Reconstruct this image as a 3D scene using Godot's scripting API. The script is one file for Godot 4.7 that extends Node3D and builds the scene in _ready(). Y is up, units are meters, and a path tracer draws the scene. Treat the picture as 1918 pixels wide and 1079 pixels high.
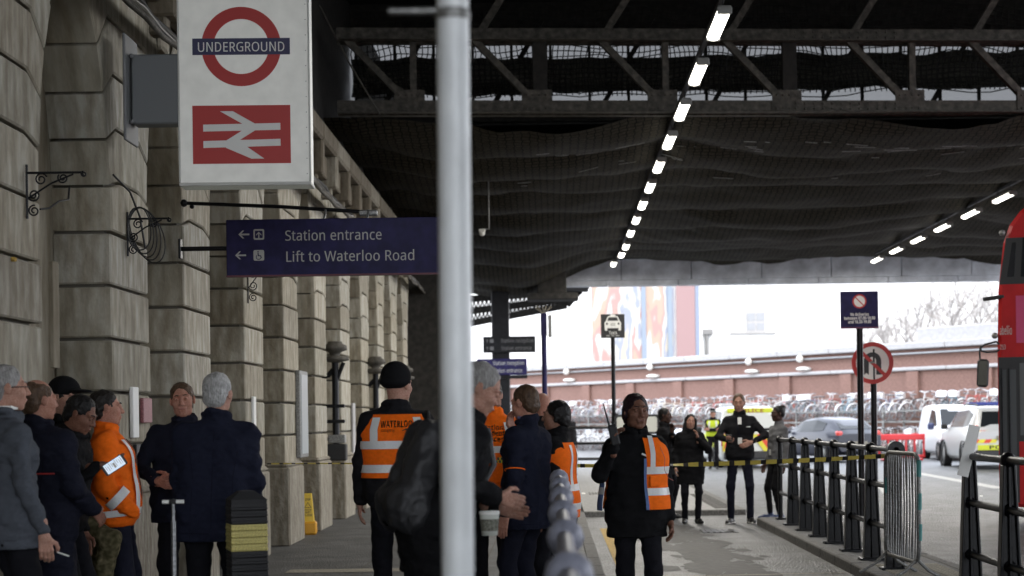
extends Node3D

# A railway station's covered approach road. Metres, y up, road surface at y = 0, the camera looks along -Z.
const FOCAL := 3000.0      # focal length in pixels of the 1918 px wide photograph
const EYE := 1.53          # height of the lens above the road
const ROLL := 0.01396
const FOOT := 0.08         # the footway's height

var used := {}
var M := {}
var rng := RandomNumberGenerator.new()

# ---------------------------------------------------------------- surveying: where a sight line meets a distance or a level
func at(px: float, py: float, d: float) -> Vector3:
	var u := px - 1035.0
	var v := 785.0 - py
	return Vector3((u * cos(ROLL) + v * sin(ROLL)) / FOCAL * d, EYE + (v * cos(ROLL) - u * sin(ROLL)) / FOCAL * d, -d)

func gnd(px: float, py: float, h := 0.0) -> Vector3:
	var q := at(px, py, 1.0)
	return at(px, py, (EYE - h) / (EYE - q.y))

# ---------------------------------------------------------------- nodes
func numbered(called: String) -> String:
	var n: int = used.get(called, 0)
	used[called] = n + 1
	return called if n == 0 else "%s_%03d" % [called, n]

func tag(o: Node, label := "", category := "", group := "", kind := "") -> Node:
	if label: o.set_meta("label", label)
	if category: o.set_meta("category", category)
	if group: o.set_meta("group", group)
	if kind: o.set_meta("kind", kind)
	return o

func thing(called: String, label: String, category: String, where := Vector3.ZERO, turn := 0.0, group := "") -> Node3D:
	var o := Node3D.new()
	o.name = numbered(called)
	add_child(o)
	o.position = where
	o.rotation.y = turn
	tag(o, label, category, group)
	return o

func put(s: S, called: String, m: Material, parent: Node = null) -> MeshInstance3D:
	return put_mesh(s.mesh(m), called, parent)

func put_mesh(mesh: Mesh, called: String, parent: Node = null) -> MeshInstance3D:
	var o := MeshInstance3D.new()
	o.mesh = mesh
	if parent == null:
		o.name = numbered(called)
		add_child(o)
	else:
		o.name = called
		parent.add_child(o, true)
	return o

func struct(s: S, called: String, m: Material) -> MeshInstance3D:
	var o := put(s, called, m)
	o.set_meta("kind", "structure")
	return o

# ---------------------------------------------------------------- shapes
class S:
	var t := SurfaceTool.new()
	func _init() -> void:
		t.begin(Mesh.PRIMITIVE_TRIANGLES)
		t.set_smooth_group(-1)
	func smooth(on: bool, group := 0) -> S:
		t.set_smooth_group(group if on else -1)
		return self
	func v(p: Vector3) -> void:
		t.set_uv(Vector2.ZERO)
		t.add_vertex(p)
	func tri(a: Vector3, b: Vector3, c: Vector3) -> void:
		v(a); v(b); v(c)
	func quad(a: Vector3, b: Vector3, c: Vector3, d: Vector3) -> void:
		tri(a, b, c); tri(a, c, d)
	func uvquad(a: Vector3, b: Vector3, c: Vector3, d: Vector3, u0 := 0.0, v0 := 0.0, u1 := 1.0, v1 := 1.0) -> void:
		var p := [a, b, c, d]
		var w := [Vector2(u0, v1), Vector2(u0, v0), Vector2(u1, v0), Vector2(u1, v1)]
		for i in [0, 1, 2, 0, 2, 3]:
			t.set_uv(w[i])
			t.add_vertex(p[i])
	# a box with its edges chamfered by ch
	func box(c: Vector3, s: Vector3, b := Basis(), ch := 0.0) -> S:
		var h := s * 0.5
		if ch <= 0.0:
			var p := []
			for i in 8: p.append(c + b * Vector3(h.x if i & 1 else -h.x, h.y if i & 2 else -h.y, h.z if i & 4 else -h.z))
			quad(p[0], p[2], p[3], p[1]); quad(p[5], p[7], p[6], p[4])
			quad(p[4], p[6], p[2], p[0]); quad(p[1], p[3], p[7], p[5])
			quad(p[2], p[6], p[7], p[3]); quad(p[4], p[0], p[1], p[5])
			return self
		ch = minf(ch, minf(h.x, minf(h.y, h.z)) * 0.9)
		var q := []
		for i in 8:
			var g := Vector3(1 if i & 1 else -1, 1 if i & 2 else -1, 1 if i & 4 else -1)
			var o := []
			for a in 3:
				var w := h - Vector3(ch, ch, ch)
				w[a] = h[a]
				o.append(c + b * (w * g))
			q.append(o)
		for a in 3:
			var e := 1 << a
			var f := 1 << ((a + 1) % 3)
			var k := 1 << ((a + 2) % 3)
			for side in 2:
				var o: int = e * side
				var r := [q[o][a], q[o | f][a], q[o | f | k][a], q[o | k][a]]
				if side: r.reverse()
				quad(r[0], r[3], r[2], r[1])
			for o in [0, f, k, f | k]:
				var a1 := (a + 1) % 3
				var a2 := (a + 2) % 3
				quad(q[o][a1], q[o | e][a1], q[o | e][a2], q[o][a2])
		for i in 8: tri(q[i][0], q[i][1], q[i][2])
		return self
	func bar(a: Vector3, b: Vector3, w: float, h: float, up := Vector3.UP, ch := 0.0) -> S:
		var z := (b - a).normalized()
		var x := up.cross(z)
		x = x.normalized() if x.length() > 0.01 else Vector3.RIGHT.cross(z).normalized()
		return box((a + b) * 0.5, Vector3(w, h, a.distance_to(b)), Basis(x, z.cross(x), z), ch)
	func tube(pts: Array, r, sides := 8, cap := true) -> S:
		var n := pts.size()
		var x := Vector3.ZERO
		var rings := []
		for i in n:
			var z: Vector3 = (pts[mini(i + 1, n - 1)] - pts[maxi(i - 1, 0)]).normalized()
			x = x - z * x.dot(z)
			if x.length() < 0.01: x = z.cross(Vector3.UP) if absf(z.y) < 0.9 else z.cross(Vector3.RIGHT)
			x = x.normalized()
			var y := z.cross(x)
			var rad: float = r if not r is Array else r[mini(i, r.size() - 1)]
			var ring := []
			for k in sides: ring.append(pts[i] + (x * cos(TAU * k / sides) + y * sin(TAU * k / sides)) * rad)
			rings.append(ring)
		t.set_smooth_group(0)
		for i in n - 1:
			for k in sides:
				var m := (k + 1) % sides
				quad(rings[i][k], rings[i + 1][k], rings[i + 1][m], rings[i][m])
		t.set_smooth_group(-1)
		if cap:
			for k in range(1, sides - 1):
				tri(rings[0][0], rings[0][k], rings[0][k + 1])
				tri(rings[n - 1][0], rings[n - 1][k + 1], rings[n - 1][k])
		return self
	# profile: (radius, height) turned round the y axis of xf
	func lathe(profile: Array, segs := 16, xf := Transform3D(), soft := true) -> S:
		t.set_smooth_group(0 if soft else -1)
		for i in profile.size() - 1:
			var p: Vector2 = profile[i]
			var q: Vector2 = profile[i + 1]
			for k in segs:
				var a := TAU * k / segs
				var b := TAU * (k + 1) / segs
				var p0 := xf * Vector3(cos(a) * p.x, p.y, sin(a) * p.x)
				var p1 := xf * Vector3(cos(b) * p.x, p.y, sin(b) * p.x)
				var q0 := xf * Vector3(cos(a) * q.x, q.y, sin(a) * q.x)
				var q1 := xf * Vector3(cos(b) * q.x, q.y, sin(b) * q.x)
				if p.x < 1e-5: tri(p0, q1, q0)
				elif q.x < 1e-5: tri(p0, p1, q0)
				else: quad(p0, p1, q1, q0)
		t.set_smooth_group(-1)
		return self
	func ball(c: Vector3, r: float, segs := 12, squash := Vector3.ONE) -> S:
		var pr := []
		for i in segs / 2 + 1:
			var a: float = -PI / 2 + PI * i / (segs / 2)
			pr.append(Vector2(maxf(0.0, cos(a) * r), sin(a) * r))
		return lathe(pr, segs, Transform3D(Basis.from_scale(squash), c))
	# an outline in the x-y plane of xf, extruded from z = 0 to z = depth, its front edge chamfered by ch
	func prism(poly: PackedVector2Array, depth: float, xf := Transform3D(), ch := 0.0) -> S:
		if Geometry2D.is_polygon_clockwise(poly): poly.reverse()
		var n := poly.size()
		var top := inset(poly, ch) if ch > 0.0 else poly
		var idx := Geometry2D.triangulate_polygon(top)
		for i in range(0, idx.size(), 3):
			var a := top[idx[i]]; var b := top[idx[i + 1]]; var c := top[idx[i + 2]]
			tri(xf * Vector3(a.x, a.y, depth), xf * Vector3(c.x, c.y, depth), xf * Vector3(b.x, b.y, depth))
			a = poly[idx[i]]; b = poly[idx[i + 1]]; c = poly[idx[i + 2]]
			tri(xf * Vector3(a.x, a.y, 0), xf * Vector3(b.x, b.y, 0), xf * Vector3(c.x, c.y, 0))
		for i in n:
			var j := (i + 1) % n
			var z := depth - ch
			quad(xf * Vector3(poly[i].x, poly[i].y, 0), xf * Vector3(poly[i].x, poly[i].y, z), xf * Vector3(poly[j].x, poly[j].y, z), xf * Vector3(poly[j].x, poly[j].y, 0))
			if ch > 0.0:
				quad(xf * Vector3(poly[i].x, poly[i].y, z), xf * Vector3(top[i].x, top[i].y, depth), xf * Vector3(top[j].x, top[j].y, depth), xf * Vector3(poly[j].x, poly[j].y, z))
		return self
	static func inset(poly: PackedVector2Array, d: float) -> PackedVector2Array:
		var out := PackedVector2Array()
		var n := poly.size()
		for i in n:
			var a := (poly[i] - poly[(i + n - 1) % n]).normalized()
			var b := (poly[(i + 1) % n] - poly[i]).normalized()
			var na := Vector2(-a.y, a.x)
			var nb := Vector2(-b.y, b.x)
			var m := (na + nb)
			m = m / maxf(0.35, m.length_squared() * 0.5)
			out.append(poly[i] + m * d)
		return out
	func mesh(m: Material, into: ArrayMesh = null) -> ArrayMesh:
		t.generate_normals()
		t.index()
		var a := t.commit(into)
		a.surface_set_material(a.get_surface_count() - 1, m)
		return a

func circle(r: float, n := 40, c := Vector2.ZERO) -> PackedVector2Array:
	var p := PackedVector2Array()
	for i in n: p.append(c + Vector2(cos(TAU * i / n), sin(TAU * i / n)) * r)
	return p

func rounded(w: float, h: float, r: float, n := 5) -> PackedVector2Array:
	var p := PackedVector2Array()
	for q in 4:
		var c := Vector2((w / 2 - r) * (1 if q == 0 or q == 3 else -1), (h / 2 - r) * (1 if q < 2 else -1))
		for i in n + 1:
			var a: float = q * PI / 2 + PI / 2 * i / n
			p.append(c + Vector2(cos(a), sin(a)) * r)
	return p

func ringpoly(s: S, r0: float, r1: float, depth: float, xf: Transform3D, n := 48) -> void:
	for i in n:
		var a := TAU * i / n
		var b := TAU * (i + 1) / n
		s.prism(PackedVector2Array([Vector2(cos(a), sin(a)) * r0, Vector2(cos(a), sin(a)) * r1, Vector2(cos(b), sin(b)) * r1, Vector2(cos(b), sin(b)) * r0]), depth, xf)

# lettering as thin raised print; fitted into width w (0: natural), x to the right, y up, facing +z of xf
var fonts := {}
func letters(text: String, size: float, m: Material, parent: Node, xf: Transform3D, w := 0.0, centred := false, bold := false, called := "lettering") -> MeshInstance3D:
	var key := "b" if bold else "r"
	if not fonts.has(key):
		var f := SystemFont.new()
		f.font_names = PackedStringArray(["Droid Sans"])
		f.font_weight = 700 if bold else 400
		fonts[key] = f
	var tm := TextMesh.new()
	tm.font = fonts[key]
	tm.text = text
	tm.font_size = 64
	tm.pixel_size = size / 64.0 * 1.37
	tm.depth = 0.0025
	tm.curve_step = 2.0
	tm.horizontal_alignment = HORIZONTAL_ALIGNMENT_CENTER if centred else HORIZONTAL_ALIGNMENT_LEFT
	tm.vertical_alignment = VERTICAL_ALIGNMENT_CENTER
	tm.material = m
	var o := put_mesh(tm, called, parent)
	var k := 1.0
	if w > 0.0: k = w / maxf(0.001, tm.get_aabb().size.x)
	o.transform = xf * Transform3D(Basis.from_scale(Vector3(k, 1, 1)), Vector3.ZERO)
	return o

func lift(x: float, y: float, z: float, turn := 0.0) -> Transform3D:
	return Transform3D(Basis(Vector3.UP, turn), Vector3(x, y, z))

# ---------------------------------------------------------------- materials: base colours given as linear values
func lin(r: float, g: float, b: float) -> Color:
	return Color(r, g, b).linear_to_srgb()

func noise_tex(freq: float, low: float, high: float, seed_: int, octaves := 4, size := 512, tint := Color(1, 1, 1)) -> NoiseTexture2D:
	var key := "n%s" % [[freq, low, high, seed_, octaves, size, tint]]
	if M.has(key): return M[key]
	var n := FastNoiseLite.new()
	n.seed = seed_
	n.noise_type = FastNoiseLite.TYPE_SIMPLEX_SMOOTH
	n.frequency = freq
	n.fractal_octaves = octaves
	var g := Gradient.new()
	g.set_color(0, Color(low, low, low) * tint)
	g.set_color(1, Color(high, high, high))
	var t := NoiseTexture2D.new()
	t.width = size; t.height = size
	t.seamless = true
	t.noise = n
	t.color_ramp = g
	M[key] = t
	return t

func bump_tex(freq: float, strength: float, seed_: int, octaves := 4, size := 512) -> NoiseTexture2D:
	var key := "b%s" % [[freq, strength, seed_, octaves, size]]
	if M.has(key): return M[key]
	var n := FastNoiseLite.new()
	n.seed = seed_
	n.frequency = freq
	n.fractal_octaves = octaves
	var t := NoiseTexture2D.new()
	t.width = size; t.height = size
	t.seamless = true
	t.as_normal_map = true
	t.bump_strength = strength
	t.noise = n
	M[key] = t
	return t

func mat(c: Color, rough := 0.7, metal := 0.0, albedo: Texture2D = null, scale := Vector3.ONE, normal: Texture2D = null, nscale := 1.0) -> StandardMaterial3D:
	var m := StandardMaterial3D.new()
	m.albedo_color = c
	m.roughness = rough
	m.metallic = metal
	if albedo or normal:
		m.uv1_triplanar = true
		m.uv1_world_triplanar = true
		m.uv1_scale = scale
	if albedo: m.albedo_texture = albedo
	if normal:
		m.normal_enabled = true
		m.normal_texture = normal
		m.normal_scale = nscale
	return m

func paint(c: Color, rough := 0.45, wear := 0.75) -> StandardMaterial3D:
	return mat(c, rough, 0.0, noise_tex(0.012, wear, 1.0, 5), Vector3.ONE * 0.9, bump_tex(0.05, 2.0, 9), 0.12)

func cloth(c: Color, rough := 0.9, rim := 0.0) -> StandardMaterial3D:
	var m := mat(c, rough, 0.0, noise_tex(0.02, 0.86, 1.0, 21), Vector3.ONE * 2.6, bump_tex(0.2, 5.0, 33, 3), 0.3)
	m.uv1_world_triplanar = false
	m.metallic_specular = 0.2
	if rim > 0.0:
		m.rim_enabled = true
		m.rim = rim
	return m

func hair_of(c: Color) -> StandardMaterial3D:
	var m := mat(c, 0.55, 0.0, noise_tex(0.03, 0.6, 1.0, 23, 2), Vector3(6.0, 1.2, 6.0), bump_tex(0.04, 5.0, 24, 2), 0.5)
	m.uv1_world_triplanar = false
	m.metallic_specular = 0.35
	return m

func glow(c: Color, e: float) -> StandardMaterial3D:
	var m := mat(c, 0.5)
	m.emission_enabled = true
	m.emission = c
	m.emission_energy_multiplier = e
	return m

func pane(c: Color, a := 0.15) -> StandardMaterial3D:
	var m := StandardMaterial3D.new()
	m.transparency = BaseMaterial3D.TRANSPARENCY_ALPHA
	m.albedo_color = Color(c.r, c.g, c.b, a)
	m.roughness = 0.05
	return m

# ---------------------------------------------------------------- the scene
func _ready() -> void:
	rng.seed = 4711
	sky_and_camera()
	materials()
	ground()
	station_wall()
	canopy()
	outside()
	street_things()
	signs()
	wall_fittings()
	vehicles()
	bicycles()
	people()

func sky_and_camera() -> void:
	var cam := Camera3D.new()
	cam.name = "camera"
	var lens := CameraAttributesPhysical.new()
	lens.frustum_focal_length = 70.0
	lens.frustum_near = 0.1
	lens.frustum_far = 900.0
	lens.frustum_focus_distance = 12.5
	lens.exposure_aperture = 70.0 / 21.0      # f-stop
	cam.projection = Camera3D.PROJECTION_FRUSTUM
	cam.attributes = lens
	cam.near = 0.1
	cam.far = 900.0
	cam.keep_aspect = Camera3D.KEEP_HEIGHT
	cam.projection = Camera3D.PROJECTION_FRUSTUM
	cam.size = 1079.0 / FOCAL * cam.near
	cam.frustum_offset = Vector2(-76.0, 245.5) / FOCAL * cam.near
	cam.position = Vector3(0, EYE, 0)
	cam.rotation.z = -ROLL
	add_child(cam)
	var e := Environment.new()
	var sky := ProceduralSkyMaterial.new()
	sky.sky_top_color = Color(0.80, 0.83, 0.88)
	sky.sky_horizon_color = Color(0.93, 0.94, 0.96)
	sky.sky_curve = 0.2
	sky.ground_bottom_color = Color(0.3, 0.3, 0.3)
	sky.ground_horizon_color = Color(0.5, 0.5, 0.5)
	sky.sky_energy_multiplier = 1.0
	e.background_mode = Environment.BG_SKY
	e.sky = Sky.new()
	e.sky.sky_material = sky
	e.background_energy_multiplier = SKY
	e.tonemap_mode = Environment.TONE_MAPPER_LINEAR
	e.tonemap_exposure = EXPOSE
	e.sdfgi_enabled = true
	e.ssao_enabled = true
	e.ssil_enabled = true
	var w := WorldEnvironment.new()
	w.name = "environment"
	w.environment = e
	add_child(w)
	var sun := DirectionalLight3D.new()
	sun.name = "sun"
	sun.light_energy = 0.3
	sun.light_angular_distance = 25.0
	sun.light_color = Color(1.0, 0.97, 0.93)
	sun.shadow_enabled = true
	sun.rotation_degrees = Vector3(-52, 28, 0)
	add_child(sun)

const SKY := 2.0
const EXPOSE := 3.5
const ROOF_Z := 11.0

func stone_image(seed_: int) -> ImageTexture:
	var n := FastNoiseLite.new()
	n.seed = seed_
	n.frequency = 1.0
	n.fractal_octaves = 4
	var im := Image.create(512, 512, false, Image.FORMAT_RGB8)
	for y in 512:
		for x in 512:
			var a := x / 512.0 * TAU
			# round in x so that it tiles; streaks run down the wall, blotches and grain over them
			var cx := cos(a) * 1.6
			var cz := sin(a) * 1.6
			var streak := n.get_noise_3d(cx * 3.0, cz * 3.0, absf(y - 256) * 0.003)
			var blot := n.get_noise_3d(cx * 1.4 + 9.0, cz * 1.4, absf(y - 256) * 0.011)
			var grain := n.get_noise_3d(cx * 17.0, cz * 17.0 + 5.0, absf(y - 256) * 0.12)
			var k := 0.88 + streak * 0.08 + blot * 0.24 + grain * 0.06
			k = clampf(k, 0.25, 1.0)
			var warm := clampf(0.5 + blot, 0.0, 1.0)
			im.set_pixel(x, y, Color(k, k * lerpf(0.965, 1.0, warm), k * lerpf(0.9, 0.99, warm)))
	return ImageTexture.create_from_image(im)

func materials() -> void:
	var tx := stone_image(3)
	var bm := bump_tex(0.03, 5.0, 4, 5)
	for i in 8:
		var c: Color = [lin(0.40, 0.38, 0.325), lin(0.345, 0.33, 0.28), lin(0.44, 0.42, 0.365), lin(0.30, 0.28, 0.235), lin(0.37, 0.345, 0.285), lin(0.41, 0.395, 0.35), lin(0.33, 0.305, 0.25), lin(0.38, 0.37, 0.33)][i]
		M["stone%d" % i] = mat(c, 0.85, 0.0, tx, Vector3(0.42, 0.30, 0.42) * (1.0 + 0.11 * i), bm, 0.35)
		M["stone%d" % i].uv1_offset = Vector3(0.31, 0.17, 0.43) * i
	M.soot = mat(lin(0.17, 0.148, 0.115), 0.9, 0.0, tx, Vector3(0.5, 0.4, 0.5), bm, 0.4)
	M.mortar = mat(lin(0.10, 0.092, 0.075), 0.95)
	M.plaster = mat(lin(0.26, 0.235, 0.185), 0.9, 0.0, tx, Vector3(0.4, 0.2, 0.4), bm, 0.3)
	M.plinth = mat(lin(0.27, 0.25, 0.21), 0.85, 0.0, tx, Vector3(0.9, 0.5, 0.9), bm, 0.6)
	M.asphalt = mat(lin(0.128, 0.130, 0.133), 0.5, 0.0, noise_tex(0.006, 0.62, 1.0, 12, 6, 1024), Vector3.ONE * 0.22, bump_tex(0.25, 5.0, 8, 3, 512), 0.5)
	M.footway = mat(lin(0.112, 0.114, 0.116), 0.6, 0.0, noise_tex(0.005, 0.6, 1.0, 17, 6, 1024), Vector3.ONE * 0.3, bump_tex(0.22, 4.0, 18, 3, 512), 0.4)
	M.kerb = mat(lin(0.20, 0.195, 0.185), 0.85, 0.0, noise_tex(0.03, 0.6, 1.0, 14), Vector3.ONE * 1.3, bump_tex(0.2, 4.0, 8, 3, 512), 0.4)
	M.slab = mat(lin(0.26, 0.255, 0.245), 0.65, 0.0, noise_tex(0.02, 0.7, 1.0, 15), Vector3.ONE * 0.8)
	M.yellow_line = mat(lin(0.66, 0.42, 0.07), 0.75, 0.0, noise_tex(0.05, 0.45, 1.0, 19), Vector3.ONE * 1.1)
	M.white_line = mat(lin(0.62, 0.62, 0.60), 0.7, 0.0, noise_tex(0.05, 0.6, 1.0, 19), Vector3.ONE * 1.1)
	M.cream_line = mat(lin(0.46, 0.42, 0.33), 0.75, 0.0, noise_tex(0.05, 0.55, 1.0, 19), Vector3.ONE * 1.1)
	M.oil = mat(lin(0.078, 0.074, 0.069), 0.7, 0.0, noise_tex(0.02, 0.5, 1.0, 29, 6), Vector3.ONE * 0.7)
	M.iron = paint(lin(0.008, 0.0085, 0.011), 0.34, 0.6)
	M.iron.metallic_specular = 0.33
	M.black = mat(lin(0.012, 0.012, 0.013), 0.55)
	M.rubber = mat(lin(0.016, 0.016, 0.017), 0.75, 0.0, null, Vector3.ONE, bump_tex(0.1, 3.0, 41), 0.2)
	M.navy = paint(lin(0.022, 0.019, 0.085), 0.5, 0.75)
	M.navy.metallic_specular = 0.3
	M.white = paint(lin(0.74, 0.73, 0.69), 0.45, 0.86)
	M.sign_white = mat(lin(0.74, 0.735, 0.70), 0.45, 0.0, noise_tex(0.012, 0.93, 1.0, 5), Vector3.ONE * 0.9)
	M.sign_white.emission_enabled = true
	M.sign_white.emission = Color(0.95, 0.96, 0.93)
	M.sign_white.emission_energy_multiplier = 0.035
	M.print_white = mat(lin(0.72, 0.72, 0.69), 0.5)
	M.print_grey = mat(lin(0.40, 0.40, 0.38), 0.5)
	M.print_red = mat(lin(0.42, 0.022, 0.018), 0.5)
	M.print_black = mat(lin(0.012, 0.012, 0.012), 0.5)
	M.steel = mat(lin(0.42, 0.43, 0.44), 0.42, 0.85, noise_tex(0.03, 0.6, 1.0, 51), Vector3.ONE * 2.0)
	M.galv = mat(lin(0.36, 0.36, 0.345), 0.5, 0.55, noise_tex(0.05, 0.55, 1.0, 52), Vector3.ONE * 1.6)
	M.truss = mat(lin(0.135, 0.122, 0.10), 0.75, 0.0, noise_tex(0.02, 0.45, 1.0, 61, 6), Vector3.ONE * 0.7, bump_tex(0.06, 4.0, 62), 0.3)
	M.roof = mat(lin(0.034, 0.031, 0.027), 0.9, 0.0, noise_tex(0.02, 0.5, 1.0, 63), Vector3.ONE * 0.5)
	M.net = mat(lin(0.014, 0.0135, 0.012), 0.9)
	M.fascia = mat(lin(0.74, 0.77, 0.84), 0.5, 0.0, noise_tex(0.01, 0.75, 1.0, 64), Vector3.ONE * 0.3)
	M.glass = pane(Color(0.55, 0.6, 0.62), 0.25)
	M.dark_glass = mat(lin(0.012, 0.014, 0.016), 0.08)
	M.dark_glass.metallic_specular = 0.3

# ---------------------------------------------------------------- ground
func sheet(called: String, poly: Array, y: float, m: Material) -> MeshInstance3D:
	var s := S.new()
	var p := PackedVector2Array()
	for q in poly: p.append(Vector2(q[0], q[1]))
	var idx := Geometry2D.triangulate_polygon(p)
	for i in range(0, idx.size(), 3):
		var a := p[idx[i]]; var b := p[idx[i + 1]]; var c := p[idx[i + 2]]
		if (b - a).cross(c - a) > 0.0: s.tri(Vector3(a.x, y, a.y), Vector3(b.x, y, b.y), Vector3(c.x, y, c.y))
		else: s.tri(Vector3(a.x, y, a.y), Vector3(c.x, y, c.y), Vector3(b.x, y, b.y))
	return struct(s, called, m)

func strip(called: String, x0: float, z0: float, x1: float, z1: float, w: float, y: float, m: Material) -> MeshInstance3D:
	var a := Vector2(x0, z0)
	var b := Vector2(x1, z1)
	var n := (b - a).normalized().orthogonal() * w * 0.5
	return sheet(called, [[a.x + n.x, a.y + n.y], [b.x + n.x, b.y + n.y], [b.x - n.x, b.y - n.y], [a.x - n.x, a.y - n.y]], y, m)

func ground() -> void:
	sheet("road", [[-500, 60], [500, 60], [500, -500], [-500, -500]], 0.0, M.asphalt)
	# the station's footway on the left and the crossing pavement behind the waiting people
	var fw := S.new()
	fw.box(Vector3(-2.05, FOOT / 2 - 0.02, -21.2), Vector3(4.76, FOOT + 0.04, 54.4))
	var foot := struct(fw, "footway", M.footway)
	var cs := S.new()
	cs.box(Vector3(1.66, FOOT / 2 - 0.02, -36.45), Vector3(2.38, FOOT + 0.04, 22.9))
	var cross_ := struct(cs, "crossing_pavement", M.slab)
	var isl := S.new()
	isl.box(Vector3(3.33, 0.03, -12.0), Vector3(0.72, 0.14, 20.9))
	var island := struct(isl, "island_pavement", M.footway)
	# kerb stones, one by one
	var lay := func(parent: Node, a: Vector3, b: Vector3, top: float, w: float) -> void:
		var n := int(round(a.distance_to(b) / 0.9))
		for i in n:
			var s := S.new()
			var p := a.lerp(b, (i + 0.006) / n)
			var q := a.lerp(b, (i + 0.994) / n)
			p.y = top / 2 - 0.018 + rng.randf_range(-0.002, 0.002)
			q.y = p.y
			s.bar(p, q, w, top + 0.05, Vector3.UP, 0.012)
			put(s, "kerb_stone", M.kerb, parent)
	lay.call(foot, Vector3(0.40, 0, -2), Vector3(0.40, 0, -24.85), FOOT, 0.14)
	lay.call(cross_, Vector3(0.47, 0, -24.93), Vector3(2.86, 0, -24.93), FOOT, 0.14)
	lay.call(cross_, Vector3(2.92, 0, -24.9), Vector3(2.92, 0, -47.8), FOOT, 0.14)
	lay.call(island, Vector3(2.91, 0, -3), Vector3(2.91, 0, -22.5), 0.10, 0.12)
	lay.call(island, Vector3(2.9, 0, -22.51), Vector3(3.72, 0, -22.51), 0.10, 0.12)
	lay.call(island, Vector3(3.75, 0, -3), Vector3(3.75, 0, -22.5), 0.10, 0.12)
	# tactile strips on the pavement edges
	var tac := S.new()
	for i in 22:
		tac.box(Vector3(2.7 - 0.0 * i, FOOT + 0.004, -25.4 - i * 0.22), Vector3(0.3, 0.008, 0.1))
	for i in 26:
		tac.box(Vector3(0.7 + 0.06 * i, FOOT + 0.004, -31.0), Vector3(0.035, 0.008, 0.9))
	tag(put(tac, "tactile_paving", M.kerb), "", "", "", "structure")
	var rib := S.new()
	for i in 16: rib.box(Vector3(3.33, 0.104, -15.2 + i * 0.09), Vector3(0.6, 0.008, 0.045))
	struct(rib, "tactile_paving", M.cream_line)
	# painted lines
	strip("yellow_line", 0.70, -8.0, 0.70, -22.2, 0.13, 0.004, M.yellow_line)
	strip("yellow_line", 1.25, -14.75, 2.75, -14.9, 0.06, 0.004, M.yellow_line)
	strip("yellow_line", 1.3, -15.4, 2.8, -15.5, 0.05, 0.004, M.cream_line)
	strip("cream_line", -2.6, -15.6, -1.35, -15.6, 0.34, FOOT + 0.004, M.cream_line)
	for q in [[1705, 884, 1875, 915, 0.3], [1560, 870, 1650, 866, 0.16], [1700, 845, 1870, 852, 0.5], [1245, 872, 1380, 879, 0.2], [1640, 900, 1660, 925, 0.12]]:
		var a := gnd(q[0], q[1])
		var b := gnd(q[2], q[3])
		strip("white_line", a.x, a.z, b.x, b.z, q[4], 0.004, M.white_line)
	# paving joints, cracks, spots of gum and two iron covers in the footway
	for i in 14: strip("paving_joint", -3.05, -8.5 - i * 1.9, 0.32, -8.5 - i * 1.9, 0.012, FOOT + 0.0025, M.mortar)
	for x in [-1.9, -0.7]: strip("paving_joint", x, -6.0, x, -36.0, 0.012, FOOT + 0.003, M.mortar)
	var gg := RandomNumberGenerator.new()
	gg.seed = 44
	var gum := S.new()
	for i in 240:
		var c := Vector3(gg.randf_range(-3.0, 0.3), FOOT + 0.0016, -gg.randf_range(9.0, 26.0))
		if i % 3 == 0: c = Vector3(gg.randf_range(0.8, 2.8), 0.0042, -gg.randf_range(9.0, 23.0))
		var r := gg.randf_range(0.008, 0.022)
		for k in 7: gum.tri(c, c + Vector3(cos(TAU * k / 7) * r, 0, sin(TAU * k / 7) * r), c + Vector3(cos(TAU * (k + 1) / 7) * r, 0, sin(TAU * (k + 1) / 7) * r))
	struct(gum, "gum_spots", M.mortar)
	for i in 7:
		var x := gg.randf_range(-2.6, 2.4)
		var z := -gg.randf_range(12.0, 22.0)
		var y := FOOT + 0.0035 if x < 0.3 else 0.0046
		if x > 0.2 and x < 0.75: x = 1.2
		for k in 9:
			var x2 := x + gg.randf_range(-0.05, 0.16)
			var z2 := z - gg.randf_range(0.05, 0.3)
			if x < 0.3: x2 = minf(x2, 0.3)
			strip("crack", x, z, x2, z2, 0.008, y, M.mortar)
			x = x2; z = z2
	for e in [[-1.3, -18.8, FOOT], [2.2, -21.4, 0.0]]:
		var cv := S.new()
		cv.box(Vector3(e[0], e[2] + 0.003, e[1]), Vector3(0.46, 0.006, 0.6))
		for k in 5: cv.box(Vector3(e[0] - 0.16 + k * 0.08, e[2] + 0.008, e[1]), Vector3(0.03, 0.006, 0.5))
		struct(cv, "iron_cover", M.iron)
	# dark worn and oily patches on the taxi lane
	var blots := S.new()
	var gr := RandomNumberGenerator.new()
	gr.seed = 6
	for i in 420:
		var t := gr.randf()
		var z := lerpf(-13.0, -22.8, t)
		var x := 1.85 - 0.35 * t + gr.randfn(0.0, 0.2)
		var r := gr.randf_range(0.03, 0.16)
		var y := 0.0022 + 0.000004 * i
		var n := 9
		var c := Vector3(x, y, z)
		var pts := []
		for k in n:
			var a := TAU * k / n
			pts.append(c + Vector3(cos(a) * r * gr.randf_range(0.5, 1.1), 0, sin(a) * r * 2.6 * gr.randf_range(0.5, 1.1)))
		for k in n: blots.tri(c, pts[k], pts[(k + 1) % n])
	struct(blots, "oil_stain", M.oil)
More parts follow.
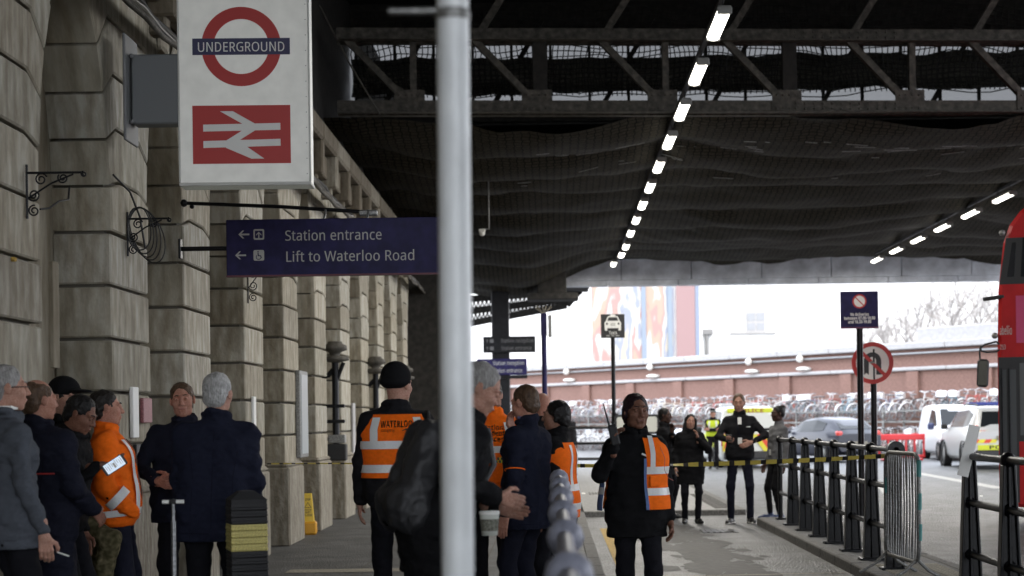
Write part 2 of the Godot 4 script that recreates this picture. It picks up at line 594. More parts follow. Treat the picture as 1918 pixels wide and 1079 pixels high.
	for q in [[1470, 1008, 0.09, 0.0], [1512, 945, 0.12, 0.0], [1093, 925, 0.12, FOOT], [1452, 946, 0.07, 0.0], [1838, 930, 0.1, 0.0], [1764, 1011, 0.05, 0.0]]:
		var w := gnd(q[0], q[1], q[3])
		var s := S.new()
		s.box(Vector3.ZERO, Vector3(q[2], 0.006, q[2] * 0.55), Basis.from_euler(Vector3(0.05, rng.randf() * 3.0, 0.08)))
		var o := put(s, "litter", M.print_white)
		o.position = w + Vector3(0, 0.008, 0)
		tag(o, ["scrap of white paper on the taxi lane beside the island kerb", "white paper scrap on the road behind the woman in grey", "small pale scrap on the crossing pavement near the left vest wearer", "tiny white scrap by the feet of the woman in grey", "white scrap on the road between the two iron railings", "tiny pale scrap on the road left of the nearer railing"][[1470, 1512, 1093, 1452, 1838, 1764].find(q[0])], "litter")

# ---------------------------------------------------------------- the station's stone arcade
const FACE := -3.15
const SPRING := 2.92
const COURSE := 0.384
const RISE := 1.68
const PIERS := [7.15, 9.9, 12.55, 14.8, 17.5, 19.9, 22.4, 25.0, 27.6, 30.1, 32.6, 35.1]

func station_wall() -> void:
	var wall := thing("station_wall", "weathered stone arcade of rusticated piers and small arches along the left footway", "wall", Vector3(FACE, FOOT, -20))
	var off := -wall.position
	var xf := Transform3D(Basis(Vector3(0, 0, -1), Vector3.UP, Vector3.RIGHT), off + Vector3(FACE - 0.42, 0, 0))
	var back := S.new()
	back.box(off + Vector3(FACE - 0.55, 4.0, -22.5), Vector3(0.26, 8.0, 34.0))
	back.box(off + Vector3(FACE - 0.35, 4.4, 9.6), Vector3(0.6, 8.8, 30.0))
	back.box(off + Vector3(FACE - 0.235, 5.0, -22.5), Vector3(0.35, 0.4, 33.9))
	put(back, "wall", M.plaster, wall)
	var core := S.new()
	for e in PIERS: core.box(off + Vector3(FACE - 0.245, 2.45, -(e - 0.525)), Vector3(0.36, 4.74, 0.97))
	put(core, "mortar", M.mortar, wall)
	for i in PIERS.size():
		var c: float = PIERS[i] - 0.525
		var pl: float = (PIERS[i] - PIERS[i - 1]) / 2 if i > 0 else 1.3
		var pr: float = (PIERS[i + 1] - PIERS[i]) / 2 if i < PIERS.size() - 1 else 1.25
		var s := S.new()
		s.box(off + Vector3(FACE - 0.185, FOOT + 0.46, -c), Vector3(0.47, 0.93, 1.12), Basis(), 0.02)
		s.box(off + Vector3(FACE - 0.195, FOOT + 0.95, -c), Vector3(0.46, 0.06, 1.09), Basis(), 0.025)
		put(s, "plinth", M.plinth, wall)
		for k in 5:
			var h := (SPRING - 1.0) / 5.0
			s = S.new()
			var j := rng.randf_range(-0.006, 0.006)
			s.box(off + Vector3(FACE - 0.21 + j, 1.0 + h * (k + 0.5), -c), Vector3(0.42, h - 0.024, 1.05 + j), Basis(), 0.012)
			put(s, "stone_block", M["stone%d" % rng.randi_range(0, 7)], wall)
		var rl := pl - 0.525
		var rr := pr - 0.525
		# above the springing the joints run level across the pier and dip where they meet the arches
		var dip := [0.0, 0.06, 0.12, 0.19, 0.26, 0.33]
		var edge := func(r: float, y: float) -> float: return r * sqrt(maxf(0.0, 1.0 - pow((y - SPRING) / RISE, 2.0)))
		for k in 5:
			var poly := PackedVector2Array()
			for e in [[1, 0], [1, 1], [-1, 1], [-1, 0]]:
				var j: int = k + e[1]
				var yb: float = SPRING + COURSE * j
				var ya: float = yb - dip[j]
				var xa: float = c + pr - edge.call(rr, ya) if e[0] > 0 else c - pl + edge.call(rl, ya)
				var pair := [Vector2(xa - e[0] * 0.27, yb), Vector2(xa, ya)]
				if e[0] * (1 if e[1] == 0 else -1) < 0: pair.reverse()
				poly.append_array(pair)
			if Geometry2D.is_polygon_clockwise(poly): poly.reverse()
			s = S.new()
			s.prism(S.inset(poly, 0.011), 0.42 + rng.randf_range(-0.006, 0.006), xf, 0.012)
			put(s, "stone_block", M["stone%d" % rng.randi_range(0, 7)], wall)
		if i < PIERS.size() - 1:
			# three wedges close each arch under the frieze
			var m := c + pr
			var top := SPRING + COURSE * 5
			var ya: float = top - dip[5]
			var xa: float = edge.call(rr, ya)
			for k in 3:
				var x0: float = [-xa, -0.17, 0.17][k]
				var x1: float = [-0.17, 0.17, xa][k]
				var poly := PackedVector2Array()
				for q in 4:
					var x: float = lerpf(x0, x1, q / 3.0)
					poly.append(Vector2(m + x, SPRING + RISE * sqrt(maxf(0.0, 1.0 - pow(x / rr, 2.0)))))
				if k == 2: poly.append(Vector2(m + xa + 0.27, top))
				else: poly.append(Vector2(m + x1, top))
				poly.append(Vector2(m + (x0 if k > 0 else -xa - 0.27), top))
				if Geometry2D.is_polygon_clockwise(poly): poly.reverse()
				s = S.new()
				s.prism(S.inset(poly, 0.009), 0.43 if k == 1 else 0.42, xf, 0.02)
				put(s, "arch_stone", M["stone%d" % rng.randi_range(0, 7)], wall)
	# frieze panels, brackets and the cornice
	var z0 := 6.0
	for i in 22:
		var s := S.new()
		s.box(off + Vector3(FACE + 0.035, 5.02, -(z0 + i * 1.35 + 0.67)), Vector3(0.12, 0.30, 1.33), Basis(), 0.015)
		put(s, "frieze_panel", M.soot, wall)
		s = S.new()
		s.box(off + Vector3(FACE + 0.09, 5.33, -(z0 + i * 1.35 + 0.67)), Vector3(0.28, 0.26, 1.34), Basis(), 0.03)
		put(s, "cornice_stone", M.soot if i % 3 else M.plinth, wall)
		s = S.new()
		s.box(off + Vector3(FACE + 0.10, 4.98, -(z0 + i * 1.35)), Vector3(0.24, 0.44, 0.22), Basis(), 0.02)
		s.box(off + Vector3(FACE + 0.06, 4.70, -(z0 + i * 1.35)), Vector3(0.15, 0.16, 0.16), Basis(), 0.02)
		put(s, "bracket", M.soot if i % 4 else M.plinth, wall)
	# dado boards in the recesses
	for i in PIERS.size() - 1:
		var a: float = PIERS[i]
		var b: float = PIERS[i + 1] - 1.05
		var s := S.new()
		s.box(off + Vector3(FACE - 0.39, 0.55, -(a + b) / 2), Vector3(0.07, 0.96, b - a - 0.03), Basis(), 0.015)
		put(s, "plinth", M.plinth, wall)
		s = S.new()
		s.box(off + Vector3(FACE - 0.405, 2.0, -(a + 0.16)), Vector3(0.04, 1.9, 0.14), Basis(), 0.01)
		put(s, "jamb", M["stone%d" % (i % 4)], wall)
	# unseen wall added across the road to block daylight from the right
	var ow := S.new()
	ow.box(Vector3(17.9, 4.5, 10.0), Vector3(0.6, 9.0, 34.0))
	struct(ow, "added_blocker_wall", M.plaster)
	# the dark end wall beyond the arcade
	var ew := S.new()
	ew.box(Vector3(-3.0, 3.1, -39.2), Vector3(1.1, 6.2, 5.6))
	var o := put(ew, "end_wall", M.roof)
	tag(o, "dark plain wall closing the far end of the stone arcade", "wall")

# ---------------------------------------------------------------- the canopy: trusses, netting, lamps
func net_surface(s: S, nx: int, nz: int, f: Callable, us: float, vs: float) -> void:
	var p := []
	for j in nz + 1:
		var row := []
		for i in nx + 1: row.append(f.call(float(i) / nx, float(j) / nz))
		p.append(row)
	s.t.set_smooth_group(0)
	for j in nz:
		for i in nx:
			var q := [p[j][i], p[j][i + 1], p[j + 1][i + 1], p[j + 1][i]]
			var w := [Vector2(i, j), Vector2(i + 1, j), Vector2(i + 1, j + 1), Vector2(i, j + 1)]
			for k in [0, 1, 2, 0, 2, 3]:
				s.t.set_uv(Vector2(w[k].x / nx * us, w[k].y / nz * vs))
				s.t.add_vertex(q[k])
	s.t.set_smooth_group(-1)

func net_texture() -> ImageTexture:
	# dark debris sheeting with a knotted net lying on it: eight meshes across
	var n := FastNoiseLite.new()
	n.seed = 77
	n.frequency = 0.02
	var im := Image.create(512, 512, false, Image.FORMAT_RGB8)
	im.fill(Color(0.6, 0.6, 0.6))
	for y in 512:
		for x in 512:
			var k := 0.62 + 0.3 * n.get_noise_2d(x * 0.6, y * 2.2) + 0.22 * n.get_noise_2d(x * 9.0, y * 9.0)
			var gx := fposmod(x + 5.0 * sin(y * TAU / 128.0), 64.0)
			var gy := fposmod(y + 4.0 * sin(x * TAU / 256.0), 64.0)
			var e := minf(minf(gx, 64.0 - gx), minf(gy, 64.0 - gy))
			if e < 5.0: k *= 0.12
			im.set_pixel(x, y, Color(k, k * 0.985, k * 0.93))
	return ImageTexture.create_from_image(im)

const CEIL := 6.2
func net_height(x: float, z: float, n: FastNoiseLite) -> float:
	# scallops between the cables that carry the net, sagging between the two lamp rows
	var t := (-z - 24.4) / 2.9 + 0.9 * n.get_noise_2d(x * 0.8 + 7.0, z * 0.35) + 0.3 * n.get_noise_2d(x * 2.5, z)
	var bag := absf(sin(t * PI))
	var sag := 0.0
	if x < 1.95: sag = 0.36 * sin(clampf((x + 3.2) / 5.15, 0, 1) * PI)
	else: sag = 0.42 * sin(clampf((x - 1.95) / 7.4, 0, 1) * PI) if x < 9.35 else 0.3 * sin(clampf((x - 9.35) / 7.0, 0, 1) * PI)
	var low := 0.75 * smoothstep(1.6, -1.0, x) * smoothstep(-38.0, -47.5, z) - 0.10 * smoothstep(1.0, 3.0, x) * smoothstep(-40.0, -48.0, z)
	return CEIL + 0.12 - low - bag * (0.19 + 0.15 * n.get_noise_2d(x, z * 0.3)) - sag * (0.45 + 0.3 * sin(t * PI * 0.5)) + 0.03 * n.get_noise_2d(x * 6.0, z * 6.0)

func canopy() -> void:
	var nn := FastNoiseLite.new()
	nn.seed = 5
	nn.frequency = 0.12
	M.sheeting = mat(lin(0.095, 0.083, 0.064), 0.7)
	M.sheeting.metallic_specular = 0.2
	M.sheeting.albedo_texture = net_texture()
	# the sheeting is dark: the net is fixed under the roof from the far truss to the end beam
	var s := S.new()
	net_surface(s, 90, 200, func(u: float, v: float) -> Vector3:
		var x := lerpf(-3.5, 17.0, u)
		var z := lerpf(-24.9, -48.2, v)
		return Vector3(x, net_height(x, z, nn), z), 20.0, 24.0)
	tag(put(s, "roof_netting", M.sheeting), "dark sagging debris net hung in folds under the far canopy roof", "netting")
	var glint_strips := S.new()  # pale strips whose colour stands in for daylight glinting through the net
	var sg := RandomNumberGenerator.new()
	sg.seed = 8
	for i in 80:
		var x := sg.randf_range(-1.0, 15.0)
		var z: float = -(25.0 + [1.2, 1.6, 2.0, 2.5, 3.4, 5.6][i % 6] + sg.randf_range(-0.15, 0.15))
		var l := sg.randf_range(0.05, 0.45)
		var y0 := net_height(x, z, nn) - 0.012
		glint_strips.bar(Vector3(x, y0, z), Vector3(x + l, net_height(x + l, z, nn) - 0.012, z + sg.randf_range(-0.02, 0.02)), sg.randf_range(0.015, 0.035), 0.006)
	tag(put(glint_strips, "painted_glints", M.galv), "pale strips along the folds of the dark netting, coloured as glints of daylight", "netting", "", "stuff")
	# the roof over it, and the higher roof over the near bay
	var r := S.new()
	r.box(Vector3(6.7, 6.85, -38.6), Vector3(21.6, 0.12, 20.0))
	tag(put(r, "canopy_roof", M.roof), "low dark roof deck above the far netting", "roof")
	r = S.new()
	r.box(Vector3(7.0, 9.0, -(28.5 - ROOF_Z) / 2), Vector3(21.0, 0.15, 28.5 + ROOF_Z))
	r.box(Vector3(-3.75, 7.3, -12.0), Vector3(0.5, 3.6, 74.0))
	r.box(Vector3(7.0, 8.66, -28.45), Vector3(21.0, 0.8, 0.1))
	r.box(Vector3(7.0, 6.92, -28.5), Vector3(21.0, 0.2, 0.1))
	tag(put(r, "high_roof", M.roof), "high dark roof over the near bay above the truss", "roof")
	# the clerestory in its end: bright gaps between mullions with the net drawn over them
	var cl := thing("clerestory", "strip of glazing with dark mullions and a loose net behind the steel truss", "window", Vector3(7, 6.65, -28.4))
	for i in 31:
		var m := S.new()
		m.box(Vector3(-10.4 + i * 0.69, 1.0, 0), Vector3(0.05, 1.5, 0.07))
		put(m, "mullion", M.roof, cl)
	for y in [0.34, 1.60]:
		var m := S.new()
		m.box(Vector3(0, y, 0.002), Vector3(21.0, 0.07, 0.09))
		put(m, "transom", M.roof, cl)
	var dirty := mat(Color(0.16, 0.16, 0.16, 0.78), 0.6)
	dirty.transparency = BaseMaterial3D.TRANSPARENCY_ALPHA
	for i in 30:
		var m := S.new()
		m.box(Vector3(-10.4 + (i + 0.5) * 0.69, 1.22, 0), Vector3(0.64, 0.74, 0.006))
		put(m, "glass_pane", dirty, cl)
	var thin := mat(Color(0.3, 0.3, 0.3, 0.78), 0.6)
	thin.transparency = BaseMaterial3D.TRANSPARENCY_ALPHA
	for i in 30:
		var m := S.new()
		m.box(Vector3(-10.4 + (i + 0.5) * 0.69, 0.56, 0), Vector3(0.64, 0.42, 0.006))
		put(m, "glass_pane", thin, cl)
	for i in 11:
		var m := S.new()
		m.bar(Vector3(-10.0 + i * 1.93, 0.2, 0.35), Vector3(-9.0 + i * 1.93, 1.9, 0.35), 0.09, 0.08)
		put(m, "brace", M.roof, cl)
	var drape := S.new()
	net_surface(drape, 110, 10, func(u: float, v: float) -> Vector3:
		var x := lerpf(-3.4, 17.4, u)
		return Vector3(x, lerpf(7.78 + 0.10 * nn.get_noise_2d(x * 7.0, 1.0), 7.16 + 0.10 * nn.get_noise_2d(x * 9.0, 8.0), v), -27.7 - 0.25 * sin(v * PI) - 0.05 * nn.get_noise_2d(x * 9.0, v * 8.0)), 26.0, 1.0)
	var roll := mat(lin(0.16, 0.155, 0.145), 0.8)
	roll.albedo_texture = M.sheeting.albedo_texture
	roll.backlight_enabled = true
	roll.backlight = Color(0.5, 0.5, 0.5)
	tag(put(drape, "net_roll", roll), "dark rolled band of netting slung across the clerestory window", "netting")
	var strands := S.new()
	for i in 230:
		var x0 := -3.3 + i * 0.09
		var p := []
		for j in 7:
			var y := 7.05 + j * 0.25
			p.append(Vector3(x0 + 0.16 * nn.get_noise_2d(x0 * 4.0, y * 7.0) + 0.1 * sin(x0 * 0.9) * (y - 7.4), y, -27.4 + 0.2 * nn.get_noise_2d(x0 * 3.0, y * 3.0)))
		strands.tube(p, 0.011, 3, false)
	for j in 17:
		var p := []
		for i in 60:
			var x := -3.3 + i * 0.35
			var y := 7.05 + j * 0.09 + 0.22 * nn.get_noise_2d(x * 3.5, j * 0.8)
			p.append(Vector3(x, y, -27.4 + 0.2 * nn.get_noise_2d(x * 3.0, y * 3.0)))
		strands.tube(p, 0.011, 3, false)
	tag(put(strands, "safety_net", M.net), "black knotted safety net hanging loose in front of the clerestory", "netting")
	# the truss in front, turned a little so that its right end is nearer
	var tr := thing("roof_truss", "riveted steel roof truss with diagonal struts spanning the road", "truss", Vector3(0, CEIL, -24.5), deg_to_rad(4.0))
	var chord := func(y: float, called: String) -> void:
		for k in [-1, 1]:
			var c := S.new()
			c.box(Vector3(6.9, y + 0.09, k * 0.075), Vector3(20.2, 0.2, 0.014))
			c.box(Vector3(6.9, y, k * 0.145), Vector3(20.2, 0.016, 0.13))
			put(c, called, M.truss, tr)
	chord.call(0.0, "bottom_chord")
	chord.call(1.10, "top_chord")
	for i in 10:
		var x := -2.05 + i * 1.93
		var c := S.new()
		var w := 0.22 if i % 2 else 0.1
		c.box(Vector3(x, 0.68, 0), Vector3(w, 1.1, 0.11))
		put(c, "post", M.truss if i % 2 == 0 else M.roof, tr)
		c = S.new()
		c.bar(Vector3(x - 1.03, 1.15, 0.03), Vector3(x - 0.1, 0.18, 0.03), 0.10, 0.10)
		put(c, "diagonal", M.truss, tr)
		c = S.new()
		c.bar(Vector3(x + 1.0, 1.22, -0.07), Vector3(x + 1.75, 2.4, -0.07), 0.11, 0.10)
		put(c, "diagonal", M.truss, tr)
		c = S.new()
		c.box(Vector3(x - 0.06, 0.18, 0.088), Vector3(0.46, 0.34, 0.012))
		for k in 8: c.ball(Vector3(x - 0.22 + 0.1 * (k % 4), 0.07 + 0.2 * (k / 4), 0.096), 0.018, 6)
		put(c, "gusset", M.truss, tr)
	for y in [0.0, 1.1]:
		for x in [4.6, 10.2]:
			var c := S.new()
			c.box(Vector3(x, y + 0.1, 0.09), Vector3(1.7, 0.17, 0.012))
			for k in 24: c.ball(Vector3(x - 0.78 + 0.142 * (k % 12), y + 0.06 + 0.08 * (k / 12), 0.098), 0.019, 6)
			put(c, "splice_plate", M.truss, tr)
	# stays and rods in the dark upper left
	var stay := S.new()
	stay.tube([at(598, 10, 23.6), at(655, 120, 23.8), at(712, 215, 24.0)], 0.014, 5)
	stay.tube([at(690, 130, 24.6), at(815, 213, 24.6)], 0.05, 6)
	tag(put(stay, "tie_rods", M.truss), "thin slanting tie rods in the dark corner between sign and white pole", "rod")
	# a second truss nearer the lens, above the frame
	# lamps: two rows of fluorescent fittings on conduits
	var housing := mat(lin(0.25, 0.25, 0.24), 0.5)
	var tube := glow(Color(1.0, 0.985, 0.94), 2.6)
	for row in 2:
		var x: float = [1.94, 9.36][row]
		var n: int = [12, 9][row]
		for k in n:
			var z: float = -(18.1 + 2.52 * k) if row == 0 else -(25.3 + 2.56 * k)
			var y := 5.95 - (0.05 if k == 9 and row == 0 else 0.0)
			var o := thing("ceiling_lamp", "%s lit tube lamp of the %s row, counted from the front" % [ORDER[k], ["middle", "right"][row]], "lamp", Vector3(x - (0.12 if row == 0 and k == 11 else 0.0), y, z), 0.0, "ceiling lamps under the canopy")
			var b := S.new()
			b.box(Vector3(0, 0.045, 0), Vector3(0.15, 0.05, 1.26), Basis(), 0.012)
			b.box(Vector3(0, 0.01, 0.625), Vector3(0.16, 0.075, 0.03), Basis(), 0.006)
			b.box(Vector3(0, 0.01, -0.625), Vector3(0.16, 0.075, 0.03), Basis(), 0.006)
			put(b, "housing", housing, o)
			b = S.new()
			b.t.set_smooth_group(0)
			var sec := []
			for q in 9: sec.append(Vector2(-cos(PI * q / 8) * 0.075, 0.02 - sin(PI * q / 8) * 0.05))
			for q in 8:
				b.quad(Vector3(sec[q].x, sec[q].y, 0.605), Vector3(sec[q].x, sec[q].y, -0.605), Vector3(sec[q + 1].x, sec[q + 1].y, -0.605), Vector3(sec[q + 1].x, sec[q + 1].y, 0.605))
			b.t.set_smooth_group(-1)
			put(b, "lamp_diffuser", tube, o)
			for q in [-0.45, 0.45]:
				b = S.new()
				b.tube([Vector3(0, 0.06, q), Vector3(0, 0.24, q)], 0.008, 5)
				put(b, "hanger", M.black, o)
			var l := AreaLight3D.new()
			l.name = "lamp_light"
			l.area_size = Vector2(0.14, 1.2)
			l.light_energy = LAMP
			l.light_color = Color(1.0, 0.98, 0.94)
			l.set("area_range", 40.0)
			l.shadow_enabled = true
			l.position = Vector3(0, -0.045, 0)
			l.rotation_degrees = Vector3(-90, 0, 0)
			o.add_child(l)
		var c := S.new()
		c.box(Vector3(x, 6.16, [-32.0, -35.6][row]), Vector3(0.06, 0.05, [28.6, 21.0][row]))
		tag(put(c, "lamp_conduit", M.black), ["dark conduit carrying the middle row of lamps", "dark conduit carrying the right row of lamps"][row], "conduit")
	# pale end beam of the canopy with its panel joints
	var eb := thing("end_beam", "pale grey panelled beam across the canopy's open end", "beam", Vector3(5.5, 5.6, -48.6))
	var x := -7.6
	var i := 0
	while x < 11.0:
		var w := 2.12
		var b := S.new()
		b.box(Vector3(x + w / 2, 0.42, 0), Vector3(w - 0.02, 0.62, 0.3), Basis(), 0.012)
		put(b, "panel", M.fascia, eb)
		b = S.new()
		b.box(Vector3(x + w / 2 - 0.4, 0.02, -0.08), Vector3(w - 0.02, 0.17, 0.42), Basis(), 0.012)
		put(b, "panel", M.fascia, eb)
		x += w
		i += 1
	var hid := S.new()
	hid.box(Vector3(1.7, 0.4, -0.3), Vector3(18.4, 0.5, 0.2))
	hid.box(Vector3(1.2, 1.0, -0.3), Vector3(21.0, 0.8, 0.1))
	put(hid, "core", M.roof, eb)
	# dark downstand and cross girder beyond it at the left
	var ds := S.new()
	var q := at(1035, 520, 47.0)
	ds.box(Vector3(q.x - 0.02, 5.62, -47.2), Vector3(0.85, 1.1, 0.6), Basis(), 0.03)
	ds.box(Vector3(q.x, 5.12, -47.25), Vector3(1.5, 0.2, 0.9), Basis(), 0.03)
	tag(put(ds, "downstand", M.roof), "dark boxed downstand hanging under the canopy edge", "beam")
	var gr := thing("lattice_girder", "dark lattice footbridge girder crossing beyond the canopy at the left", "bridge", Vector3(0, 0, -56))
	var g0 := at(880, 606, 56.0); var g1 := at(1062, 572, 56.0)
	var h0 := at(880, 560, 56.0); var h1 := at(1090, 545, 56.0)
	for e in [[g0, g1, "chord"], [h0, h1, "chord"], [(g0 + h0) / 2, (g1 + h1) / 2, "rail"], [g1, h1 + Vector3(0.1, 0.2, 0), "brace"]]:
		var b := S.new()
		b.bar(e[0] + Vector3(0, 0, 56), e[1] + Vector3(0, 0, 56), 0.2, 0.22)
		put(b, e[2], M.roof, gr)
	for k in 26:
		var t := k / 26.0
		var t2 := (k + 1) / 26.0
		var lo := g0.lerp(g1, t) + Vector3(0, 0, 56)
		var hi := h0.lerp(h1, t2) + Vector3(0, 0, 56)
		var b := S.new()
		b.bar(lo, hi, 0.06, 0.05)
		b.bar(g0.lerp(g1, t2) + Vector3(0, 0, 56.03), h0.lerp(h1, t) + Vector3(0, 0, 56.03), 0.06, 0.05)
		put(b, "lattice_bar", M.roof, gr)
	var soff := S.new()
	soff.box(Vector3(-2.2, 6.1, -52.5), Vector3(7.0, 0.3, 7.0))
	tag(put(soff, "bridge_deck", M.roof), "dark underside of the walkway beyond the canopy end", "bridge")

const LAMP := 3.2
const ORDER := ["nearest", "second", "third", "fourth", "fifth", "sixth", "seventh", "eighth", "ninth", "tenth", "eleventh", "farthest twelfth"]

# ---------------------------------------------------------------- beyond the canopy: viaduct wall, buildings, trees
const WALL_A := Vector3(-3.6, 0, -88.0)
const WALL_B := Vector3(18.5, 0, -56.5)

func along_wall(u: float, out: float, y := 0.0) -> Vector3:
	var d := (WALL_B - WALL_A).normalized()
	return WALL_A + d * u + Vector3(-d.z, 0, d.x) * out + Vector3(0, y, 0)

func poster_image() -> ImageTexture:
	# plain generic swirls of warm and cool colour for the big printed hoarding
	var n := FastNoiseLite.new()
	n.seed = 31
	n.frequency = 0.006
	n.fractal_octaves = 3
	var im := Image.create(256, 256, false, Image.FORMAT_RGB8)
	var ramp := [lin(0.42, 0.42, 0.42), lin(0.36, 0.27, 0.215), lin(0.34, 0.215, 0.20), lin(0.42, 0.41, 0.39), lin(0.24, 0.26, 0.32), lin(0.39, 0.35, 0.28)]
	for y in 256:
		for x in 256:
			var k := (n.get_noise_2d(x * 1.5, y) + 0.5) * 5.5 + n.get_noise_2d(x * 7.0, y * 7.0 + 900.0) * 0.5
			k = clampf(k, 0.0, 4.99)
			var c: Color = ramp[int(k)].lerp(ramp[int(k) + 1], smoothstep(0.6, 1.0, k - int(k)))
			im.set_pixel(x, y, c)
	return ImageTexture.create_from_image(im)

func branch(s: S, p: Vector3, d: Vector3, l: float, r: float, depth: int, g: RandomNumberGenerator) -> void:
	var q := p + d * l
	var mid := p.lerp(q, 0.5) + Vector3(g.randf_range(-1, 1), 0, g.randf_range(-1, 1)) * l * 0.06
	s.tube([p, mid, q], [r, r * 0.85, r * 0.7], 5 if depth > 2 else 3, false)
	if depth == 0: return
	for k in 3 if depth > 1 else 4:
		var e := (d + Vector3(g.randf_range(-0.75, 0.75), g.randf_range(-0.15, 0.5), g.randf_range(-0.75, 0.75))).normalized()
		branch(s, p.lerp(q, g.randf_range(0.55, 1.0)), e, l * g.randf_range(0.55, 0.8), r * 0.58, depth - 1, g)

func outside() -> void:
	M.brick = mat(lin(0.31, 0.175, 0.14), 0.9, 0.0, noise_tex(0.03, 0.62, 1.0, 71, 5), Vector3(0.5, 1.3, 0.5), bump_tex(0.08, 4.0, 72), 0.4)
	M.coping = mat(lin(0.42, 0.41, 0.41), 0.85, 0.0, noise_tex(0.02, 0.85, 1.0, 73), Vector3.ONE * 0.6)
	M.render = mat(lin(0.78, 0.78, 0.77), 0.9, 0.0, noise_tex(0.01, 0.9, 1.0, 74), Vector3.ONE * 0.15)
	var len := WALL_A.distance_to(WALL_B)
	var d := (WALL_B - WALL_A).normalized()
	var turn := Basis(d, Vector3.UP, d.cross(Vector3.UP))
	var w := thing("viaduct_wall", "long red brick viaduct wall with pale copings behind the bicycles", "wall", WALL_A)
	w.basis = turn
	var s := S.new()
	s.box(Vector3(len / 2 + 2, 2.05, -0.35), Vector3(len + 10, 4.1, 0.6))
	put(s, "brick_face", M.brick, w)
	for i in 12:
		s = S.new()
		s.box(Vector3(i * 3.6 - 1.5, 1.6, 0.0), Vector3(0.62, 3.2, 0.2), Basis(), 0.01)
		put(s, "pilaster", M.brick, w)
	for e in [[4.2, 0.26, 0.34], [3.3, 0.14, 0.2]]:
		for i in 14:
			s = S.new()
			s.box(Vector3(-3.0 + i * 3.1, e[0], 0.02), Vector3(3.08, e[1], e[2]), Basis(), 0.03)
			put(s, "coping_stone", M.coping, w)
	s = S.new()
	s.tube([Vector3(-3, 3.9, 0.12), Vector3(len, 3.9, 0.12)], 0.05, 6)
	put(s, "pipe", M.steel, w)
	for px in [1062, 1218, 1402, 1500]:
		var u: float = lerpf(0.0, len, clampf((px - 912.0) / 1060.0, 0, 1))
		# nearer parts of the wall are spread wider in the picture
		var best := 1e9
		for k in 300:
			var q := along_wall(len * k / 300.0, 0.2, 3.0)
			var e := absf(1035.0 + q.x / -q.z * FOCAL - px)
			if e < best:
				best = e
				u = len * k / 300.0
		var o := thing("wall_lamp", "white bulkhead lamp on the brick wall, %s" % {1062: "leftmost of the four, right of the blue post", 1218: "right of the taxi sign", 1402: "above the man with the lanyard", 1500: "rightmost of the four, left of the round sign"}[px], "lamp", along_wall(u, 0.2, 3.82), 0.0, "lamps on the viaduct wall")
		var b := S.new()
		b.ball(Vector3(0, 0.1, 0.1), 0.16, 10)
		put(b, "globe", M.white, o)
		b = S.new()
		b.ball(Vector3(0.16, -0.33, 0.16), 0.26, 10, Vector3(1.35, 0.38, 0.8))
		put(b, "shade", M.white, o)
	s = S.new()
	s.box(Vector3(len * 0.93, 4.6, -0.3), Vector3(9.5, 0.55, 0.5), Basis(), 0.03)
	put(s, "parapet", M.coping, w)
	# buildings behind
	var b := thing("pale_building", "tall white rendered building with a single small window and a downpipe", "building", Vector3(14, 0, -112))
	s = S.new()
	s.box(Vector3(6.0, 10, -6), Vector3(28, 20, 12))
	put(s, "wall", M.render, b)
	var wp := at(1437, 593, 106.0) - b.position
	s = S.new()
	s.box(Vector3(wp.x, wp.y, 0.02), Vector3(1.36, 1.38, 0.1))
	var win := put(s, "window", M.coping, b)
	s = S.new()
	for e in [[-0.33, 0.36], [0.33, 0.36], [-0.33, -0.33], [0.33, -0.33]]: s.box(Vector3(wp.x + e[0], wp.y + e[1], 0.07), Vector3(0.56, 0.56 if e[1] > 0 else 0.5, 0.03))
	put(s, "pane", mat(lin(0.25, 0.26, 0.28), 0.2), win)
	s = S.new()
	s.box(Vector3(wp.x - 0.2, wp.y - 0.75, 0.1), Vector3(3.2, 0.1, 0.25))
	put(s, "sill", M.coping, b)
	var dp := at(1340, 640, 106.0) - b.position
	s = S.new()
	s.box(Vector3(dp.x, dp.y + 0.95, 0.2), Vector3(0.85, 0.4, 0.4), Basis(), 0.05)
	s.tube([Vector3(dp.x, dp.y + 0.8, 0.2), Vector3(dp.x + 0.05, dp.y - 4.5, 0.2)], 0.14, 8)
	put(s, "downpipe", mat(lin(0.2, 0.2, 0.2), 0.7), b)
	var b2 := thing("hoarding_building", "white building carrying a large pale orange and red printed hoarding", "building", Vector3(4.5, 0, -104))
	s = S.new()
	s.box(Vector3(-9.0, 10, -5), Vector3(28.6, 20, 10))
	put(s, "wall", M.render, b2)
	var p0 := at(1110, 690, 103.8) - b2.position
	var p1 := at(1262, 520, 103.8) - b2.position
	s = S.new()
	s.uvquad(Vector3(p0.x, p0.y - 3, 0.1), Vector3(p0.x, p1.y + 2, 0.1), Vector3(p1.x, p1.y + 2, 0.1), Vector3(p1.x, p0.y - 3, 0.1))
	var pm := StandardMaterial3D.new()
	pm.albedo_texture = poster_image()
	pm.roughness = 0.8
	put(s, "hoarding", pm, b2)
	for e in [[1268, 1301, lin(0.27, 0.175, 0.175)], [1304, 1309, lin(0.19, 0.22, 0.29)], [1252, 1258, lin(0.2, 0.24, 0.29)], [1203, 1209, lin(0.2, 0.24, 0.3)]]:
		var e0 := at(e[0], 690, 103.8) - b2.position
		var e1 := at(e[1], 520, 103.8) - b2.position
		s = S.new()
		s.box(Vector3((e0.x + e1.x) / 2, 7.0, 0.14), Vector3(e1.x - e0.x, 14, 0.1))
		put(s, "hoarding_strip", mat(e[2], 0.8), b2)
	# bare trees over the wall on the right
	M.bark = mat(lin(0.34, 0.32, 0.305), 0.9)
	var g := RandomNumberGenerator.new()
